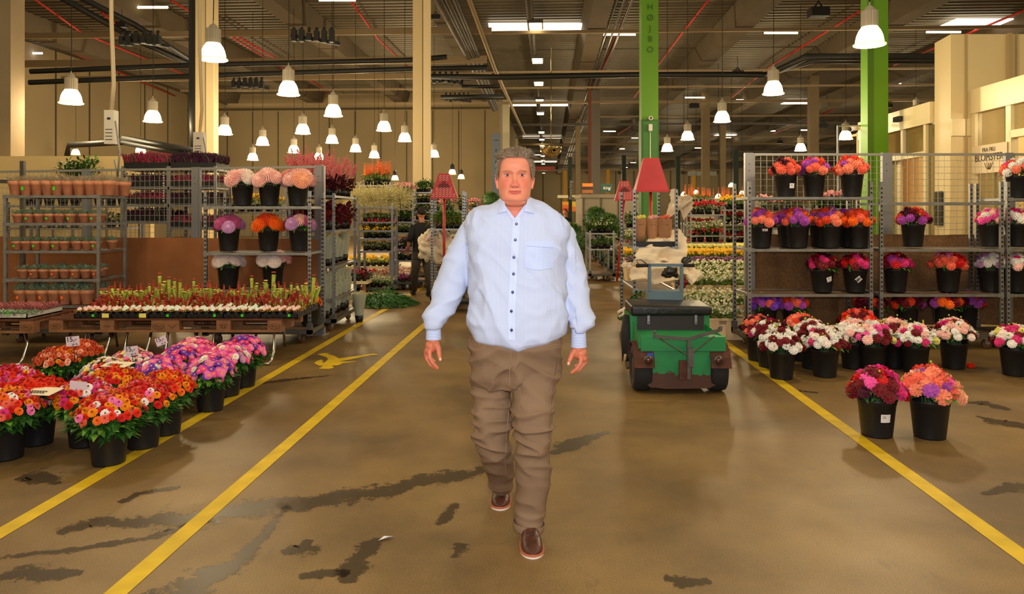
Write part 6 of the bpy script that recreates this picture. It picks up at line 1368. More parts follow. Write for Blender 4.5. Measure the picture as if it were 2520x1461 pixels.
for A in(armL,armR):
    p_,r_=limb(A); sh.tube(p_,r_,22)
def dshirt(co,n):
    z=co.z; x=co.x; d=0
    p=Vector((x*1.0,co.y,z*.55)); d+=.004*fbm(p,7)+.0012*noise.noise(co*22)
    arm=abs(x-.03)>.255
    w_=max(0,min(1,(.92-z)/.12)) if not arm else max(0,min(1,(1.12-z)/.2))
    d+= .006*w_*noise.noise(Vector((x*26,co.y*10,z*7))) if not arm else .009*w_*(noise.noise(Vector((x*8,co.y*6,z*24)))+.2)
    if arm: 
        d+=.014*(1-min(1.3,abs(noise.noise(Vector((x*5+z*6,co.y*4,z*9-x*6))))*4.2))*(.35+.65*w_)
    else:
        dd=max(0,1-abs(abs(x-.02)-.21)/.09); d+=.012*dd*(1-abs(noise.noise(Vector((x*9+z*4,co.y*3,z*9+abs(x)*8))))*3)
        d+=.0075*(1-min(1.4,abs(noise.noise(Vector((x*4.5+3+z*2.0,co.y*2,z*5+x*2.5))))*4.5))+.0035*(1-min(1.3,abs(noise.noise(Vector((x*11+z*7,co.y*4,z*8-abs(x)*6))))*4))
    return d
sm_=remesh(sh,.006,6,dshirt)
for v_ in sm_.vertices: # blouse sags over the belt in the middle
    if abs(v_.co.x-.03)<.25 and v_.co.z<1.08:
        t_=min(1,(1.08-v_.co.z)/.13); v_.co.z-=.030*t_*(1-((v_.co.x-.0)/.23)**2)
bmv=bmesh.new(); bmv.from_mesh(sm_); dl=[]
for f_ in bmv.faces:
    c=f_.calc_center_median(); px=(c.x+MO.x)*F/(c.y+YM)+CX; py=HY-(c.z+MO.z-CH)*F/(c.y+YM)
    if c.y<.06 and abs(px-1267)<(539-py)*.74+1.5 and py<537 and abs(px-1267)<36: dl.append(f_)
bmesh.ops.delete(bmv,geom=dl,context='FACES'); bmv.to_mesh(sm_); bmv.free()
# stripe materials
def stripem(name,sl,ax=0,pitch=.0062,c0=(204,209,228),c1=(164,180,220)):
    m=bpy.data.materials.new(name); m.use_nodes=True; nt=m.node_tree; b=nt.nodes['Principled BSDF']; b.inputs['Roughness'].default_value=.75; b.inputs['Specular IOR Level'].default_value=.2
    tc=nt.nodes.new('ShaderNodeTexCoord'); d=nt.nodes.new('ShaderNodeVectorMath'); d.operation='DOT_PRODUCT'; nt.links.new(tc.outputs['Object'],d.inputs[0]); d.inputs[1].default_value=(1,0,-sl) if ax==0 else (sl,0,1)
    s=nt.nodes.new('ShaderNodeMath'); s.operation='MULTIPLY'; s.inputs[1].default_value=2*PI/pitch; nt.links.new(d.outputs['Value'],s.inputs[0])
    sn=nt.nodes.new('ShaderNodeMath'); sn.operation='SINE'; nt.links.new(s.outputs[0],sn.inputs[0])
    mr=nt.nodes.new('ShaderNodeMapRange'); mr.inputs['From Min'].default_value=.15; mr.inputs['From Max'].default_value=.75; nt.links.new(sn.outputs[0],mr.inputs['Value'])
    mx=nt.nodes.new('ShaderNodeMix'); mx.data_type='RGBA'; mx.inputs[6].default_value=lin(c0)+(1,); mx.inputs[7].default_value=lin(c1)+(1,); nt.links.new(mr.outputs['Result'],mx.inputs['Factor']); nt.links.new(mx.outputs[2],b.inputs['Base Color']); return m
sT=stripem('shirt stripe',0); sL=stripem('sleeve stripe right arm',.36); sR=stripem('sleeve stripe left arm',-.17); sC=stripem('cuff stripe',0,1,.0075,(210,216,238),(134,156,212))
for m_ in(sT,sL,sR): sm_.materials.append(m_)
for p_ in sm_.polygons:
    c=p_.center; px=(c.x+MO.x)*F/(c.y+YM)+CX; py=HY-(c.z-CH)*F/(c.y+YM)
    # arm seams
    if px<1152-(py-540)*.02: p_.material_index=1
    elif px>1392: p_.material_index=2
shirt=link('shirt',sm_,man)
bv=BVHTree.FromPolygons([tuple(v.co) for v in sm_.vertices],[tuple(p_.vertices) for p_ in sm_.polygons])
def hit(px,py,off=.002,bvh=None):
    o=Vector((0,0,CH))-MO; d=(mp(px,py,YM)-o).normalized(); h=(bvh or bv).ray_cast(o,d)
    if h[0] is None: return mp(px,py,YM-.15)
    return h[0]+h[1]*off
def patch(fn,nu,nv,mt,name,par,th=None):
    vs=[fn(i/nu,j/nv) for i in range(nu+1) for j in range(nv+1)]
    m=MB(); m.add(vs,[(i*(nv+1)+j,i*(nv+1)+j+1,(i+1)*(nv+1)+j+1,(i+1)*(nv+1)+j) for i in range(nu) for j in range(nv)],0,True); return m.build(name,mt,par)
def cxl(py): # centre line of the placket
    return 1271-(py-535)*.052 if py<770 else 1258.8
pl=patch(lambda u_,v_:hit(cxl(536+u_*300)-9+v_*18,536+u_*300,.0045),60,6,stripem('placket stripe',0,0,.0062,(214,220,242),(166,184,230)),'placket',shirt)
navy=mat('button navy',(22,28,84),.35)
for k,py in enumerate((552,591,632,674,719,765,811)):
    q=hit(cxl(py),py,.007); m=MB(); m.lathe([(0,-.001),(.0062,-.001),(.0065,.001),(.004,.0018),(0,.0012)],16,q,0,True,None,(0,-1,0)); m.box(q+Vector((0,-.001,.0075)),(.0016,.002,.007)); m.box(q+Vector((0,-.001,-.0075)),(.0016,.002,.005)); m.build('button',navy,shirt)
pk=patch(lambda u_,v_:hit(1293+u_*67,593+v_*66+ (6*(1-abs(2*u_-1)) if v_>.95 else 0),.004),16,16,stripem('pocket stripe',0,0,.0062,(208,216,240),(152,174,228)),'chest_pocket',shirt)
seamm=mat('shirt seam blue',(150,170,220),.8)
for a,b_ in (((1294,606),(1360,609)),): m=MB(); m.tube([hit(a[0]+(b_[0]-a[0])*i/10,a[1]+(b_[1]-a[1])*i/10,.0045) for i in range(11)],.0008,4); m.build('pocket_seam',seamm,shirt)
for pts in ([(1160,520),(1150,560),(1147,600),(1148,640)],[(1380,524),(1388,560),(1390,600),(1389,640)]):
    m=MB(); m.tube([hit(a,b_,.0002) for a,b_ in pts],.0007,4); m.build('armhole_seam',seamm,shirt)
# cuffs
def cuff(pts,name='cuff'):
    m=MB(); p_,r_=limb(pts,sub=3); m.tube(p_,r_,26,0,False); 
    # inner turn
    m.tube([p_[-1],p_[-1]+(p_[0]-p_[-1])*.5],[r_[-1],r_[-1]*.94],26,0,False); return m.build(name,sC,shirt)
cuff([(1067,795,16.5,3.61),(1067,812,18,3.61),(1067,824,18.5,3.61),(1067,834,19,3.61)]); cuff([(1424,803,17.5,3.62),(1424,828,18.5,3.62),(1424,842,19,3.62),(1424,853,19.5,3.62)])
# collar
colm=stripem('collar stripe',0,0,.0062,(212,218,242),(160,180,230)); 
yc=YM-.005
m=MB(); vs=[]; N=40
NC=mp(1270,505,YM+.0)
for i in range(N+1):
    q=-PI*.22+ (PI*1.44)*i/N  # open at the front
    for k,(dr,zz) in enumerate(((.066,.0),(.064,.022),(.0665,.040),(.075,.036),(.082,.012))):
        c_=Vector((NC.x+dr*1.05*cos(q),NC.y+.005+dr*1.0*sin(q),NC.z-.012+zz+ .016*sin(q)))
        vs.append(c_)
m.add(vs,[(i*5+k,(i+1)*5+k,(i+1)*5+k+1,i*5+k+1) for i in range(N) for k in range(4)],0,True); m.build('collar_band',colm,shirt)
def leafc(pts,name='collar_leaf'):
    # quad patch from px points floating over the shirt: top-inner, top-outer, tip, inner-bottom ; with depths
    a,b_,c_,d_=[mp(*p) for p in pts]
    def fn(u_,v_):
        p=(a*(1-u_)+b_*u_)*(1-v_)+(d_*(1-u_)+c_*u_)*v_; p.y-=.010*sin(PI*v_)*.8; return p
    return patch(fn,10,10,colm,name,shirt)
def dp(px,py,o=.006): h=hit(px,py,o); return h
def leaf4(a,b_,c_,d_,nm='collar_leaf'):
    def fn(u_,v_):
        p=(a*(1-u_)+b_*u_)*(1-v_)+(d_*(1-u_)+c_*u_)*v_; return p+Vector((0,-.010*sin(PI*v_)-.006-.008*v_,0))
    return patch(fn,8,8,colm,nm,shirt)
leaf4(mp(1239,487,3.575),mp(1227,490,3.63),dp(1226,527),dp(1247,521)); leaf4(mp(1299,487,3.575),mp(1311,489,3.63),dp(1314,527),dp(1290,521))
for sd in(-1,1):
    def fs_(u_,v_,sd=sd):
        py=503+u_*39; xi=1267+sd*((540.5-py)*.74-2.5); xo=xi+sd*9; h=hit(xo+sd*3,py,.004); Y_=h.y+YM-.004*(1-v_)
        return P(xi+(xo-xi)*v_,py,Y_)-MO
    patch(fs_,20,3,colm,'collar_stand',shirt)
# fill between collar leaves down to first button
# --- trousers
tr_=MB()
pel=[(800,1160,1383,.18,.15),(830,1154,1385,.185,.16),(860,1152,1384,.18,.165),(895,1155,1378,.165,.165),(925,1158,1372,.15,.15),(950,1165,1364,.12,.13)]
rings=[]
for py,xl,xr,f_,b_ in pel:
    a=mp(xl,py,YM+.03); c=mp(xr,py,YM+.03); rings.append(((a+c)/2,(c.x-a.x)/2,f_,b_))
v,f=ringloft(rings); tr_.add(v,f)
legL=[(1208,890,52,3.66),(1209,930,51,3.65),(1210,970,49,3.64),(1211,1010,47,3.63),(1211,1050,46,3.62),(1213,1080,45,3.63),(1219,1110,42,3.68),(1226,1140,37,3.76),(1232,1170,32,3.86),(1233,1192,27,3.95)]
legR=[(1322,890,56,3.63),(1318,930,55,3.60),(1314,970,54,3.57),(1311,1010,51,3.54),(1312,1050,48,3.52),(1315,1090,44,3.52),(1313,1130,42,3.53),(1312,1170,42,3.54),(1310,1210,41,3.54),(1306,1250,38,3.55),(1302,1282,37,3.54),(1301,1296,37,3.54)]
for A in(legL,legR):
    p_,r_=limb(A); tr_.tube(p_,r_,24)
def dtr(co,n):
    z=co.z; x=co.x; d=.004*fbm(Vector((x,co.y,z)),5)
    kn=max(0,1-abs(z-.50)/.25); d+=.017*kn*(1-min(1.3,abs(noise.noise(Vector((x*5+z*6,co.y*4,z*15))))*4.5))
    hip=max(0,1-abs(z-.76)/.18); d+=.014*hip*(1-1.3*abs(noise.noise(Vector((x*3-abs(x-.0)*5,co.y*3,z*12+abs(x-.02)*9))))*3.2)
    hm=max(0,1-abs(z-.08)/.09); d+=.010*hm*(noise.noise(Vector((x*6,co.y*6,z*40)))+.25)
    d+=.006*(1-abs(noise.noise(Vector((x*7+z*4,co.y*4,z*9))))*3.5)
    return d
tm_=remesh(tr_,.006,5,dtr); brn=mat('trousers brown',(128,100,74),.85,0,.12,5,.25,600)
tm_.materials.append(brn); trou=link('trousers',tm_,man)
bt=BVHTree.FromPolygons([tuple(v.co) for v in tm_.vertices],[tuple(p_.vertices) for p_ in tm_.polygons])
sti=mat('trouser stitching',(176,140,100),.8)
def stitch(pts,r=.0011,name='stitching',mt=None):
    q=[]; 
    for (a,b_),(c_,d_) in zip(pts,pts[1:]):
        for k in range(6): q.append(hit(a+(c_-a)*k/6,b_+(d_-b_)*k/6,.0008,bt))
    m=MB(); m.tube(q,r,4); m.build(name,mt or sti,trou)
stitch([(1155,852),(1165,858),(1180,858),(1192,848),(1198,835)]); stitch([(1157,857),(1166,862),(1182,862),(1195,851),(1202,836)]); stitch([(1385,855),(1360,853),(1338,846),(1325,832)]); stitch([(1385,850),(1362,848),(1342,842),(1330,832)])
stitch([(1257,842),(1257,905)]); stitch([(1276,842),(1276,880),(1270,900),(1258,912)]); stitch([(1254,905),(1254,985),(1247,1060),(1243,1120),(1244,1185)],.0014); stitch([(1372,880),(1360,960),(1352,1060),(1352,1180),(1338,1270)],.0012,'side_seam',mat('seam shade',(96,72,54),.9))
stitch([(1157,828),(1158,852)]); stitch([(1181,830),(1181,857)]); stitch([(1157,828),(1181,830)])
# hem turn ups
m=MB(); p_,r_=limb([(1302,1284,38.5,3.54),(1301,1294,39,3.54),(1300,1302,37,3.54)],sub=3); m.tube(p_,r_,24,0,False); m.build('hem',brn,trou)
m=MB(); p_,r_=limb([(1233,1182,29,3.93),(1233,1192,28.5,3.95),(1232,1198,26,3.96)],sub=3); m.tube(p_,r_,24,0,False); m.build('hem',brn,trou)
m=MB(); v,f=ringloft([(rings[0][0]+Vector((0,0,.012)),rings[0][1]*1.0,.176,.15),(rings[0][0]-Vector((0,0,.02)),rings[0][1]*1.01,.182,.155)]); m.add(v,f); m.build('belt',mat('belt brown',(60,38,24),.5),trou)
# --- shoes
lea=mat('shoe leather',(74,38,24),.42,0,.4,22,.35,60,coat=.08); sol=mat('sole edge orange',(186,104,70),.6); solw=mat('sole white',(226,214,200),.6); lac=mat('laces brown',(96,40,30),.7)
def shoe(tx,ty,ang,L=.30,pitch=0):
    m=MB(); secs=[(0,.026,.070),(.04,.034,.085),(.12,.038,.092),(.25,.037,.098),(.36,.038,.100),(.46,.042,.090),(.56,.047,.074),(.68,.0505,.060),(.80,.049,.053),(.89,.042,.046),(.95,.031,.038),(.99,.016,.028)]
    n=20; vs=[]
    for s,w_,h in secs:
        for j in range(n):
            q=PI*j/(n-1); x=w_*(abs(cos(q))**.75)*(1 if cos(q)>0 else -1); z=.016+(h-.016)*sin(q)**.8; vs.append((x*(1.0),-s*L,z))
    N=len(secs); m.add(vs,[(i*n+j,i*n+j+1,(i+1)*n+j+1,(i+1)*n+j) for i in range(N-1) for j in range(n-1)],0,True); m.add([vs[j] for j in range(n)],[tuple(range(n))],0); m.add([vs[(N-1)*n+j] for j in range(n)],[tuple(range(n))[::-1]],0)
    def solr(z0,z1,g,k):
        o=[(w_+g,-s*L) for s,w_,h in secs]+[(secs[-1][1]*.4,-L-g*.6)]; poly=[(x,y) for x,y in o]+[(-x,y) for x,y in o[::-1]]
        m.prism(poly,z1-z0,Matrix.Translation((0,0,z0)),k)
    solr(0,.008,.003,2); solr(.008,.018,.0055,1)
    # toe seam, laces
    for k in range(5):
        s=.40+.045*k; z=.104-.0075*k-.0009*k*k; m.tube([(-.018,-s*L,z-.003),(0,-s*L-.004,z+.003),(.018,-s*L,z-.003)],.0026,5,3)
    m.tube([(-.044,-.66*L,.035),(-.03,-.655*L,.058),(0,-.65*L,.066),(.03,-.655*L,.058),(.044,-.66*L,.035)],.0016,4,0)
    
    o=m.build('shoe',[lea,sol,solw,lac],man); o.rotation_euler=(pitch,0,ang)
    # place so that the toe tip is at tx,ty
    R=Matrix.Rotation(ang,3,'Z'); off=R@Vector((0,-L,0)); o.location=Vector((tx,ty,0))-off-Vector((MO.x,MO.y,0)); return o
q=G(1313,1378); shoe(q.x,q.y+.01,.06); q=G(1229,1258); shoe(q.x,q.y+.01,-.06)
# socks / ankles inside
# --- head, neck, hands as one skin surface
HC=P(1267,434,3.60)-MO; SC=1.035
def ip(t,x):
    if x<=t[0][0]: return t[0][1]
    for (a,b_),(c_,d_) in zip(t,t[1:]):
        if x<=c_: s=(x-a)/(c_-a); s=s*s*(3-2*s)*.4+s*.6; return b_+(d_-b_)*s
    return t[-1][1]
Wt=[(-.132,.022),(-.127,.044),(-.118,.057),(-.106,.0645),(-.083,.0715),(-.05,.0755),(-.02,.077),(.0,.0765),(.03,.0755),(.06,.073),(.085,.066),(.10,.055),(.112,.037),(.118,.014),(.12,.001)]
Ft=[(-.132,.050),(-.127,.074),(-.118,.084),(-.10,.090),(-.08,.089),(-.05,.088),(-.02,.086),(.0,.086),(.02,.092),(.05,.090),(.075,.080),(.095,.058),(.11,.035),(.12,.001)]
Bt=[(-.132,-.01),(-.12,.03),(-.1,.055),(-.06,.08),(-.02,.097),(.03,.104),(.07,.094),(.095,.07),(.112,.04),(.12,.001)]
def g2(x,z,cx_,cz_,sx_,sz_): return math.exp(-((x-cx_)/sx_)**2-((z-cz_)/sz_)**2)
def face(x,z):
    ax=abs(x); d=0
    na=ip([(-.062,0),(-.055,.006),(-.049,.019),(-.043,.025),(-.036,.023),(-.02,.016),(-.005,.010),(.008,.006),(.02,.002),(.03,0)],z)
    nw=ip([(-.06,.017),(-.045,.0155),(-.035,.013),(-.015,.0105),(.01,.009),(.03,.012)],z)
    d+=na*math.exp(-(ax/nw)**2.4)
    d+=.0095*g2(ax,z,.0155,-.046,.0075,.0075)
    d-=.004*g2(ax,z,.009,-.056,.005,.003)
    d-=.0115*g2(ax,z,.033,.001,.017,.011)+.003*g2(ax,z,.017,.004,.006,.010)
    d+=.0055*g2(ax,z,.032,.021,.022,.007)+.002*g2(ax,z,0,.022,.012,.01)
    d+=.0035*g2(ax,z,.032,-.020,.014,.005)  # eye bag
    d-=.002*g2(ax,z,.030,-.027,.016,.003)
    d+=.006*g2(ax,z,.046,-.042,.022,.022)
    # mouth
    mw=max(0,1-(ax/.029)**4)
    d+=.004*g2(0,z,0,-.073,1,.011)*mw
    d+=.0022*mw*(g2(0,z,0,-.0675,1,.0035)+1.3*g2(0,z,0,-.0795,1,.0042))
    d-=.0062*g2(0,z,0,-.0735,1,.0022)*max(0,1-(ax/.027)**6)
    d-=.0035*g2(0,z,0,-.0885,1,.0045)*math.exp(-(ax/.022)**2)
    d+=.006*g2(x,z,0,-.106,.022,.013)
    d-=.0015*g2(x,z,0,-.060,.004,.006)
    # nasolabial folds
    lx=.019+(-.045-z)*.42; 
    if -.085<z<-.043: d-=.0048*math.exp(-((ax-lx)/.0038)**2)
    d-=.004*math.exp(-((z+.119-ax*ax*2)/.003)**2)
    return d
NR,NA=150,150
vs=[]
def headpt(z,q,grow=0):
    w_=ip(Wt,z)+grow; fr=ip(Ft,z)+grow; bk_=ip(Bt,z)+grow
    cx=cos(q); sy=sin(q); e=.88
    x=w_*abs(cx)**e*(1 if cx>0 else -1); y=(bk_ if sy>0 else fr)*abs(sy)**e*(1 if sy>0 else -1)
    if sy<0: y-=face(x,z)*min(1,(-sy)*2.2)
    return Vector((x,y,z))
for i in range(NR+1):
    z=-.132+.252*i/NR
    for j in range(NA): vs.append(HC+headpt(z,2*PI*j/NA)*SC)
hb=MB(); hb.add(vs,[(i*NA+j,i*NA+(j+1)%NA,(i+1)*NA+(j+1)%NA,(i+1)*NA+j) for i in range(NR) for j in range(NA)]+[tuple(range(NA))[::-1],tuple(NR*NA+j for j in range(NA))])
hb.ell(HC+Vector((0,-.022,-.122)),(.062,.058,.030),24,14)
# ears
for s in(-1,1):
    e=MB(); e.ell((0,0,0),(.009,.018,.030),14,12); M=Matrix.Translation(HC+Vector((s*.085,.012,-.024)))@Matrix.Rotation(s*.30,4,'Z')@Matrix.Rotation(s*.12,4,'Y'); hb.join(e,M)
    e=MB(); e.tube([Vector((0,.016*cos(t),.031*sin(t))) for t in [(-.9+i*.32)*1.0+.2 for i in range(10)]],.0042,6); hb.join(e,Matrix.Translation(HC+Vector((s*.090,.006,-.020)))@Matrix.Rotation(s*.3,4,'Z'))
    hb.ell(HC+Vector((s*.083,.004,-.050)),(.007,.009,.011),8,6)
# neck: thick, joins under the chin
nk=[]
for (dz,rx,rf,rb_,dy) in ((-.075,.060,.060,.07,.012),(-.105,.0665,.070,.072,.010),(-.122,.069,.074,.075,.012),(-.14,.069,.071,.078,.015),(-.165,.072,.068,.082,.02),(-.20,.085,.070,.09,.02),(-.235,.12,.075,.09,.02)): nk.append((HC+Vector((0,dy,dz))*1.0,rx,rf,rb_))
v,f=ringloft(nk,40,2.1); hb.add(v,f)
# chest under the shirt, arms to the wrists
v,f=ringloft([(HC+Vector((0,.02,dz)),rx,ry,ry) for dz,rx,ry in ((-.22,.10,.07),(-.28,.18,.09),(-.5,.19,.10),(-.8,.18,.10))],30); hb.add(v,f)
def hp(px,py,dy,Y0=3.61): return mp(px,py,Y0+dy)
for A,wr in ((armL,(1067,826,17,3.61)),(armR,(1424,846,17,3.62))):
    B_=[(a,b_,c_*.55,d_) for a,b_,c_,d_ in A[1:-1]]; B_=[(a,b_,max(c_,15.5),d_) for a,b_,c_,d_ in B_]+[wr]; p_,r_=limb(B_,sub=2); hb.tube(p_,r_,14)
def hand(sgn,pal,fing,thumb):
    # palm as chain of squashed ellipsoids
    for (px,py,dy,rx,ry,rz) in pal: hb.ell(hp(px,py,dy),(rx,ry,rz),18,12)
    for ch in fing+[thumb]:
        P_=[hp(a,b_,c_) for a,b_,c_,_ in ch]; R_=[r for *_,r in ch]
        pts=[];rs=[]
        for i in range(len(P_)-1):
            for k in range(5): t=k/5; pts.append(P_[i].lerp(P_[i+1],t)); rs.append(R_[i]+(R_[i+1]-R_[i])*t)
        pts.append(P_[-1]); rs.append(R_[-1]); hb.tube(pts,rs,12); hb.ell(P_[-1],(R_[-1],)*3,10,8)
        for i in range(1,len(P_)-1): hb.ell(P_[i],(R_[i]*1.05,)*3,10,8)
hand(1,[(1067,838,0,.031,.024,.03),(1064,850,.008,.034,.031,.034),(1056,862,.018,.022,.036,.026),(1072,850,-.012,.018,.018,.026)],
 [[(1057,862,-.014,.0115),(1058,880,-.022,.0105),(1065,893,-.024,.0095),(1076,905,-.018,.008)],
  [(1052,862,.008,.0115),(1051,882,.006,.0105),(1059,896,.006,.0095),(1073,906,.006,.008)],
  [(1048,862,.030,.011),(1049,878,.032,.010),(1058,890,.034,.009),(1070,899,.03,.0078)],
  [(1050,860,.050,.0098),(1053,873,.054,.0088),(1061,882,.054,.008),(1069,889,.048,.007)]],
 [(1073,846,-.014,.016),(1079,858,-.028,.0135),(1081,872,-.036,.0115),(1083,884,-.038,.0095)])
hand(-1,[(1423,857,0,.031,.024,.03),(1427,868,.008,.034,.031,.034),(1434,880,.018,.022,.034,.024),(1416,867,-.012,.018,.018,.026)],
 [[(1430,880,-.014,.0115),(1428,895,-.022,.0105),(1419,907,-.024,.0095),(1407,916,-.018,.008)],
  [(1436,880,.008,.0115),(1436,896,.006,.0105),(1426,908,.006,.0095),(1412,915,.006,.008)],
  [(1440,878,.030,.011),(1440,892,.032,.010),(1430,902,.034,.009),(1416,909,.03,.0078)],
  [(1439,876,.050,.0098),(1437,887,.054,.0088),(1428,895,.054,.008),(1416,900,.048,.007)]],
 [(1415,862,-.014,.016),(1407,873,-.028,.0135),(1402,885,-.036,.0115),(1399,895,-.038,.0095)])
bm_=remesh(hb,.0024,1,None,None,.4)
# skin with redder cheeks, nose and ears (the man's own complexion)
skn=mat('skin',(222,138,106),.52,0,.05,30,.12,420,sss=.08,spec=.4); skr=mat('skin ruddy',(216,112,88),.5,0,.08,30,.12,420,sss=.08,spec=.4); lip=mat('lips',(208,112,94),.42,sss=.05); skh=mat('skin hand',(206,116,84),.55,0,.08,40,.15,300,sss=.06)
nt=skn.node_tree; b=nt.nodes['Principled BSDF']; old=b.inputs['Base Color'].links[0].from_socket
tc=nt.nodes.new('ShaderNodeTexCoord')
def gsph(cx_,cy_,cz_,r_):
    d=nt.nodes.new('ShaderNodeVectorMath'); d.operation='DISTANCE'; nt.links.new(tc.outputs['Object'],d.inputs[0]); d.inputs[1].default_value=(cx_,cy_,cz_)
    m=nt.nodes.new('ShaderNodeMapRange'); m.interpolation_type='SMOOTHSTEP'; m.inputs['From Min'].default_value=r_; m.inputs['From Max'].default_value=0; nt.links.new(d.outputs['Value'],m.inputs['Value']); return m.outputs['Result']
acc=None
for c_ in ((HC.x,HC.y-.115,HC.z-.035,.035),(HC.x-.048,HC.y-.08,HC.z-.035,.045),(HC.x+.048,HC.y-.08,HC.z-.035,.045),(HC.x-.09,HC.y,HC.z-.01,.035),(HC.x+.09,HC.y,HC.z-.01,.035),(HC.x,HC.y-.07,HC.z-.2,.10)):
    o_=gsph(*c_)
    if acc is None: acc=o_
    else: mm_=nt.nodes.new('ShaderNodeMath'); mm_.operation='MAXIMUM'; nt.links.new(acc,mm_.inputs[0]); nt.links.new(o_,mm_.inputs[1]); acc=mm_.outputs[0]
mx=nt.nodes.new('ShaderNodeMix'); mx.data_type='RGBA'; nt.links.new(acc,mx.inputs['Factor']); nt.links.new(old,mx.inputs[6]); mx.inputs[7].default_value=lin((222,118,94))+(1,); nt.links.new(mx.outputs[2],b.inputs['Base Color'])
for m_ in(skn,lip,skh): bm_.materials.append(m_)
for p_ in bm_.polygons:
    if p_.center.z-HC.z<-.35*SC: p_.material_index=2
la=bm_.attributes.new('lip','FLOAT','POINT')
for v_ in bm_.vertices:
    c=(v_.co-HC)/SC; f_=0
    if c.y<-.05 and -.1<c.z<-.05:
        ax=abs(c.x); up=-.0670-.0012*(1-math.exp(-(ax/.006)**2))*-1-(ax/.031)**3*.0055; lo=-.0865+(ax/.031)**2*.0125
        f_=max(0,min(1,(up-c.z)/.0016))*max(0,min(1,(c.z-lo)/.002))*max(0,min(1,(.0305-ax)/.003))
    la.data[v_.index].value=f_
nt=skn.node_tree; b=nt.nodes['Principled BSDF']; old=b.inputs['Base Color'].links[0].from_socket
at=nt.nodes.new('ShaderNodeAttribute'); at.attribute_name='lip'; mx=nt.nodes.new('ShaderNodeMix'); mx.data_type='RGBA'; nt.links.new(at.outputs['Fac'],mx.inputs['Factor']); nt.links.new(old,mx.inputs[6]); mx.inputs[7].default_value=lin((200,96,82))+(1,); nt.links.new(mx.outputs[2],b.inputs['Base Color'])
body=link('body',bm_,man)
hv=BVHTree.FromPolygons([tuple(v.co) for v in bm_.vertices],[tuple(p_.vertices) for p_ in bm_.polygons])
m=MB()
for s_ in(-1,1):
    h=hv.ray_cast(HC+Vector((s_*.0095,-.3,-.0545))*SC,Vector((0,1,0)))
    if h[0] is not None: m.ell(h[0]+Vector((0,.0005,0)),(.0042,.0015,.0022),10,6)
m.build('nostrils',mat('nostril shade',(104,44,32),.8),body)
for s_ in(-1,1): # upper lid crease
    pts=[]
    for k in range(9):
        x=s_*(.020+.028*k/8); z=.0085+.0045*sin(PI*k/8)-.002*(k/8); h=hv.ray_cast(HC+Vector((x,-.3,z))*SC,Vector((0,1,0)))
        if h[0] is not None: pts.append(h[0]-Vector((0,.0002,0)))
    m=MB(); m.tube(pts,.0006,4); m.build('lid_crease',mat('crease skin',(176,92,68),.7),body)
m=MB(); pts=[]
for k in range(21):
    x=-.027+.054*k/20; z=-.0735+.0012*cos(k*.628)-.0010*(abs(k-10)/10)**2; h=hv.ray_cast(HC+Vector((x,-.3,z))*SC,Vector((0,1,0)))
    if h[0] is not None: pts.append(h[0]-Vector((0,.0001,0)))
m.tube(pts,[.0003]+[.0008]*(len(pts)-2)+[.0003],4); m.build('lip_line',mat('lip line',(140,62,54),.7),body)
# nails
nail=mat('nail',(236,180,160),.3)
for (px,py,dy,s) in ((1083.5,884,-.048,1),(1399,894.5,-.048,1)):
    m=MB(); m.ell(hp(px,py,dy),(.0062,.003,.008),10,6); m.build('thumbnail',nail,body)
# eyes
eyw=mat('eye white',(226,214,204),.25); iris=mat('iris grey brown',(62,54,46),.4); pup=mat('pupil',(8,8,8),.15,coat=1)
for s in(-1,1):
    c=HC+Vector((s*.0335,-.0635,.0005))*SC
    m=MB(); m.ell((0,0,0),(.0128,.0128,.0128),24,16); m.lathe([(0,.01312),(.0034,.0128)],20,(0,0,0),2,True,None,(0,-1,0)); m.lathe([(.0034,.01278),(.0062,.01165)],24,(0,0,0),1,True,None,(0,-1,0)); m.lathe([(.0062,.01166),(.0068,.0110)],24,(0,0,0),2,True,None,(0,-1,0))
    m.build('eye',[eyw,iris,pup],body,c)
    # lids: spherical caps above and below the opening
    m=MB()
    for up in(0,1):
        N,K=18,8; vs=[]
        for i in range(N+1):
            az=-1.25+2.5*i/N
            edge=(.50*cos(az*1.15) if up else -.36*cos(az*1.15)) ; end=1.35 if up else -1.3
            for k in range(K+1):
                el=edge+(end-edge)*k/K; r_=.0139+(.0006 if k==0 else 0)
                vs.append(c+Vector((sin(az)*cos(el)*r_,-cos(az)*cos(el)*r_,sin(el)*r_)))
        m.add(vs,[(i*(K+1)+k,i*(K+1)+k+1,(i+1)*(K+1)+k+1,(i+1)*(K+1)+k) for i in range(N) for k in range(K)],0,True)
        edgep=[vs[i*(K+1)] for i in range(N+1)]; m.tube([p-Vector((0,.0004,0)) for p in edgep],.0006,4,1 if up else 0,False)
    m.build('eyelids',[skn,mat('lash brown',(90,60,44),.8)],body)
# eyebrows
bro=mat('brow hair',(176,130,92),.8)
r=random.Random(4)
for s in(-1,1):
    m=MB()
    for k in range(60):
        u_=r.random(); x=s*(.014+.036*u_); z=.0185+.005*sin(u_*2.6)-.003*u_+r.uniform(-.0025,.0025)
        h=hv.ray_cast(HC+Vector((x,-.3,z))*1.0,Vector((0,1,0)))
        if h[0] is None: continue
        a=h[0]; m.tube([a,a+Vector((s*.004,-.0018,.0016*(1-u_)+.0005)),a+Vector((s*.0075,-.001,.0012*(.5-u_)))],[.00035,.0003,.0001],3,0,False)
    m.build('eyebrow',bro,body)
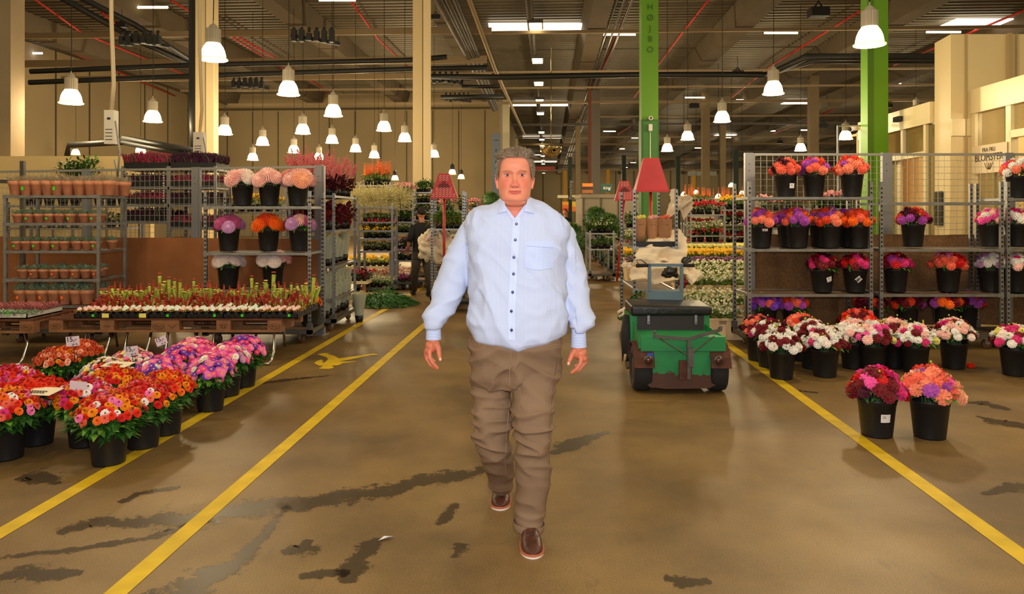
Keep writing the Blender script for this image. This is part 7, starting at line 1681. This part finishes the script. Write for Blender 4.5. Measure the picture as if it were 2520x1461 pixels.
# nostrils as real hollows are too small; hair
hgr=mat('hair grey',(162,144,120),.55,0,.2,60); hbr=mat('hair brown',(124,90,60),.55,0,.2,60); hdk=mat('hair dark brown',(52,36,26),.6)
def hairline(q): # lowest z covered by hair at azimuth q (front is -pi/2)
    a=abs(((q+PI/2+PI)%(2*PI))-PI) # 0 front .. pi back
    return ip([(0,.079),(.45,.081),(.80,.074),(1.0,.056),(1.14,.018),(1.30,-.012),(1.45,.012),(1.75,.010),(2.0,-.03),(2.3,-.06),(3.2,-.075)],a)
m=MB(); NH=90; K=22; vs=[]; hcap=1
for j in range(NH):
    q=2*PI*j/NH; z0=hairline(q)+.007
    for k in range(K+1):
        z=z0+(.120-z0)*(k/K); g=.0012+.006*min(1,k/5)+.003*noise.noise(Vector((q*3,k*.5,0)))
        p=headpt(z,q,0); a=abs(((q+PI/2+PI)%(2*PI))-PI)
        nrm=Vector((p.x/.08,p.y/.1,max(0,z-.03)/.09)).normalized(); vs.append(HC+(p+nrm*g)*SC)
m.add(vs,[(j*(K+1)+k,((j+1)%NH)*(K+1)+k,((j+1)%NH)*(K+1)+k+1,j*(K+1)+k+1) for j in range(NH) for k in range(K)],1,True)
r=random.Random(12)
for i in range(9500):
    q=r.random()*2*PI; a=abs(((q+PI/2+PI)%(2*PI))-PI); z0=hairline(q)
    t=r.random()**1.35; z=z0+(.118-z0)*t
    if a>2.2 and r.random()<.6: continue
    p=headpt(z,q,0); nrm=Vector((p.x/.08,p.y/.1,max(0,z-.02)/.08)).normalized(); side=1 if p.x>0 else -1
    top=z>.075
    if top: # swept up, back and to the viewer's left
        d=Vector((-.55+.5*p.x/.07+r.uniform(-.16,.16),.55 if p.y>-.03 else .10,.10+r.uniform(-.12,.2))); L=r.uniform(.022,.042)
        tb_=max(0,min(1,(p.x+.0)/.055)); d=Vector((-.6+1.15*tb_+r.uniform(-.15,.15),.5 if p.y>-.03 else .12,.12+.35*sin(PI*tb_)*.8+r.uniform(-.1,.22)))
    else: d=Vector((side*.30+r.uniform(-.15,.15),.55,-.55+r.uniform(-.25,.5))); L=r.uniform(.014,.03)
    if side>0 and .2<t<.9 and a>.8: d+=Vector((.45,0,.2))
    d=(d.normalized()+nrm*(.12 if not top else .22)).normalized()
    b0=HC+(p+nrm*.006)*SC; cl=noise.noise(Vector((p.x*60,p.y*60,p.z*60))); bend=Vector((cl*.4,0,cl*.3))
    p1=b0+d*L*.5; p2=p1+(d*.9+bend-nrm*.6).normalized()*L*.5
    k=0 if (not top and r.random()<.72) or r.random()<.38 else (1 if r.random()<.72 else 2)
    m.tube([b0,p1,p2],[.0007,.0006,.0002],3,k,False)
m.build('hair',[hgr,hbr,hdk],body)
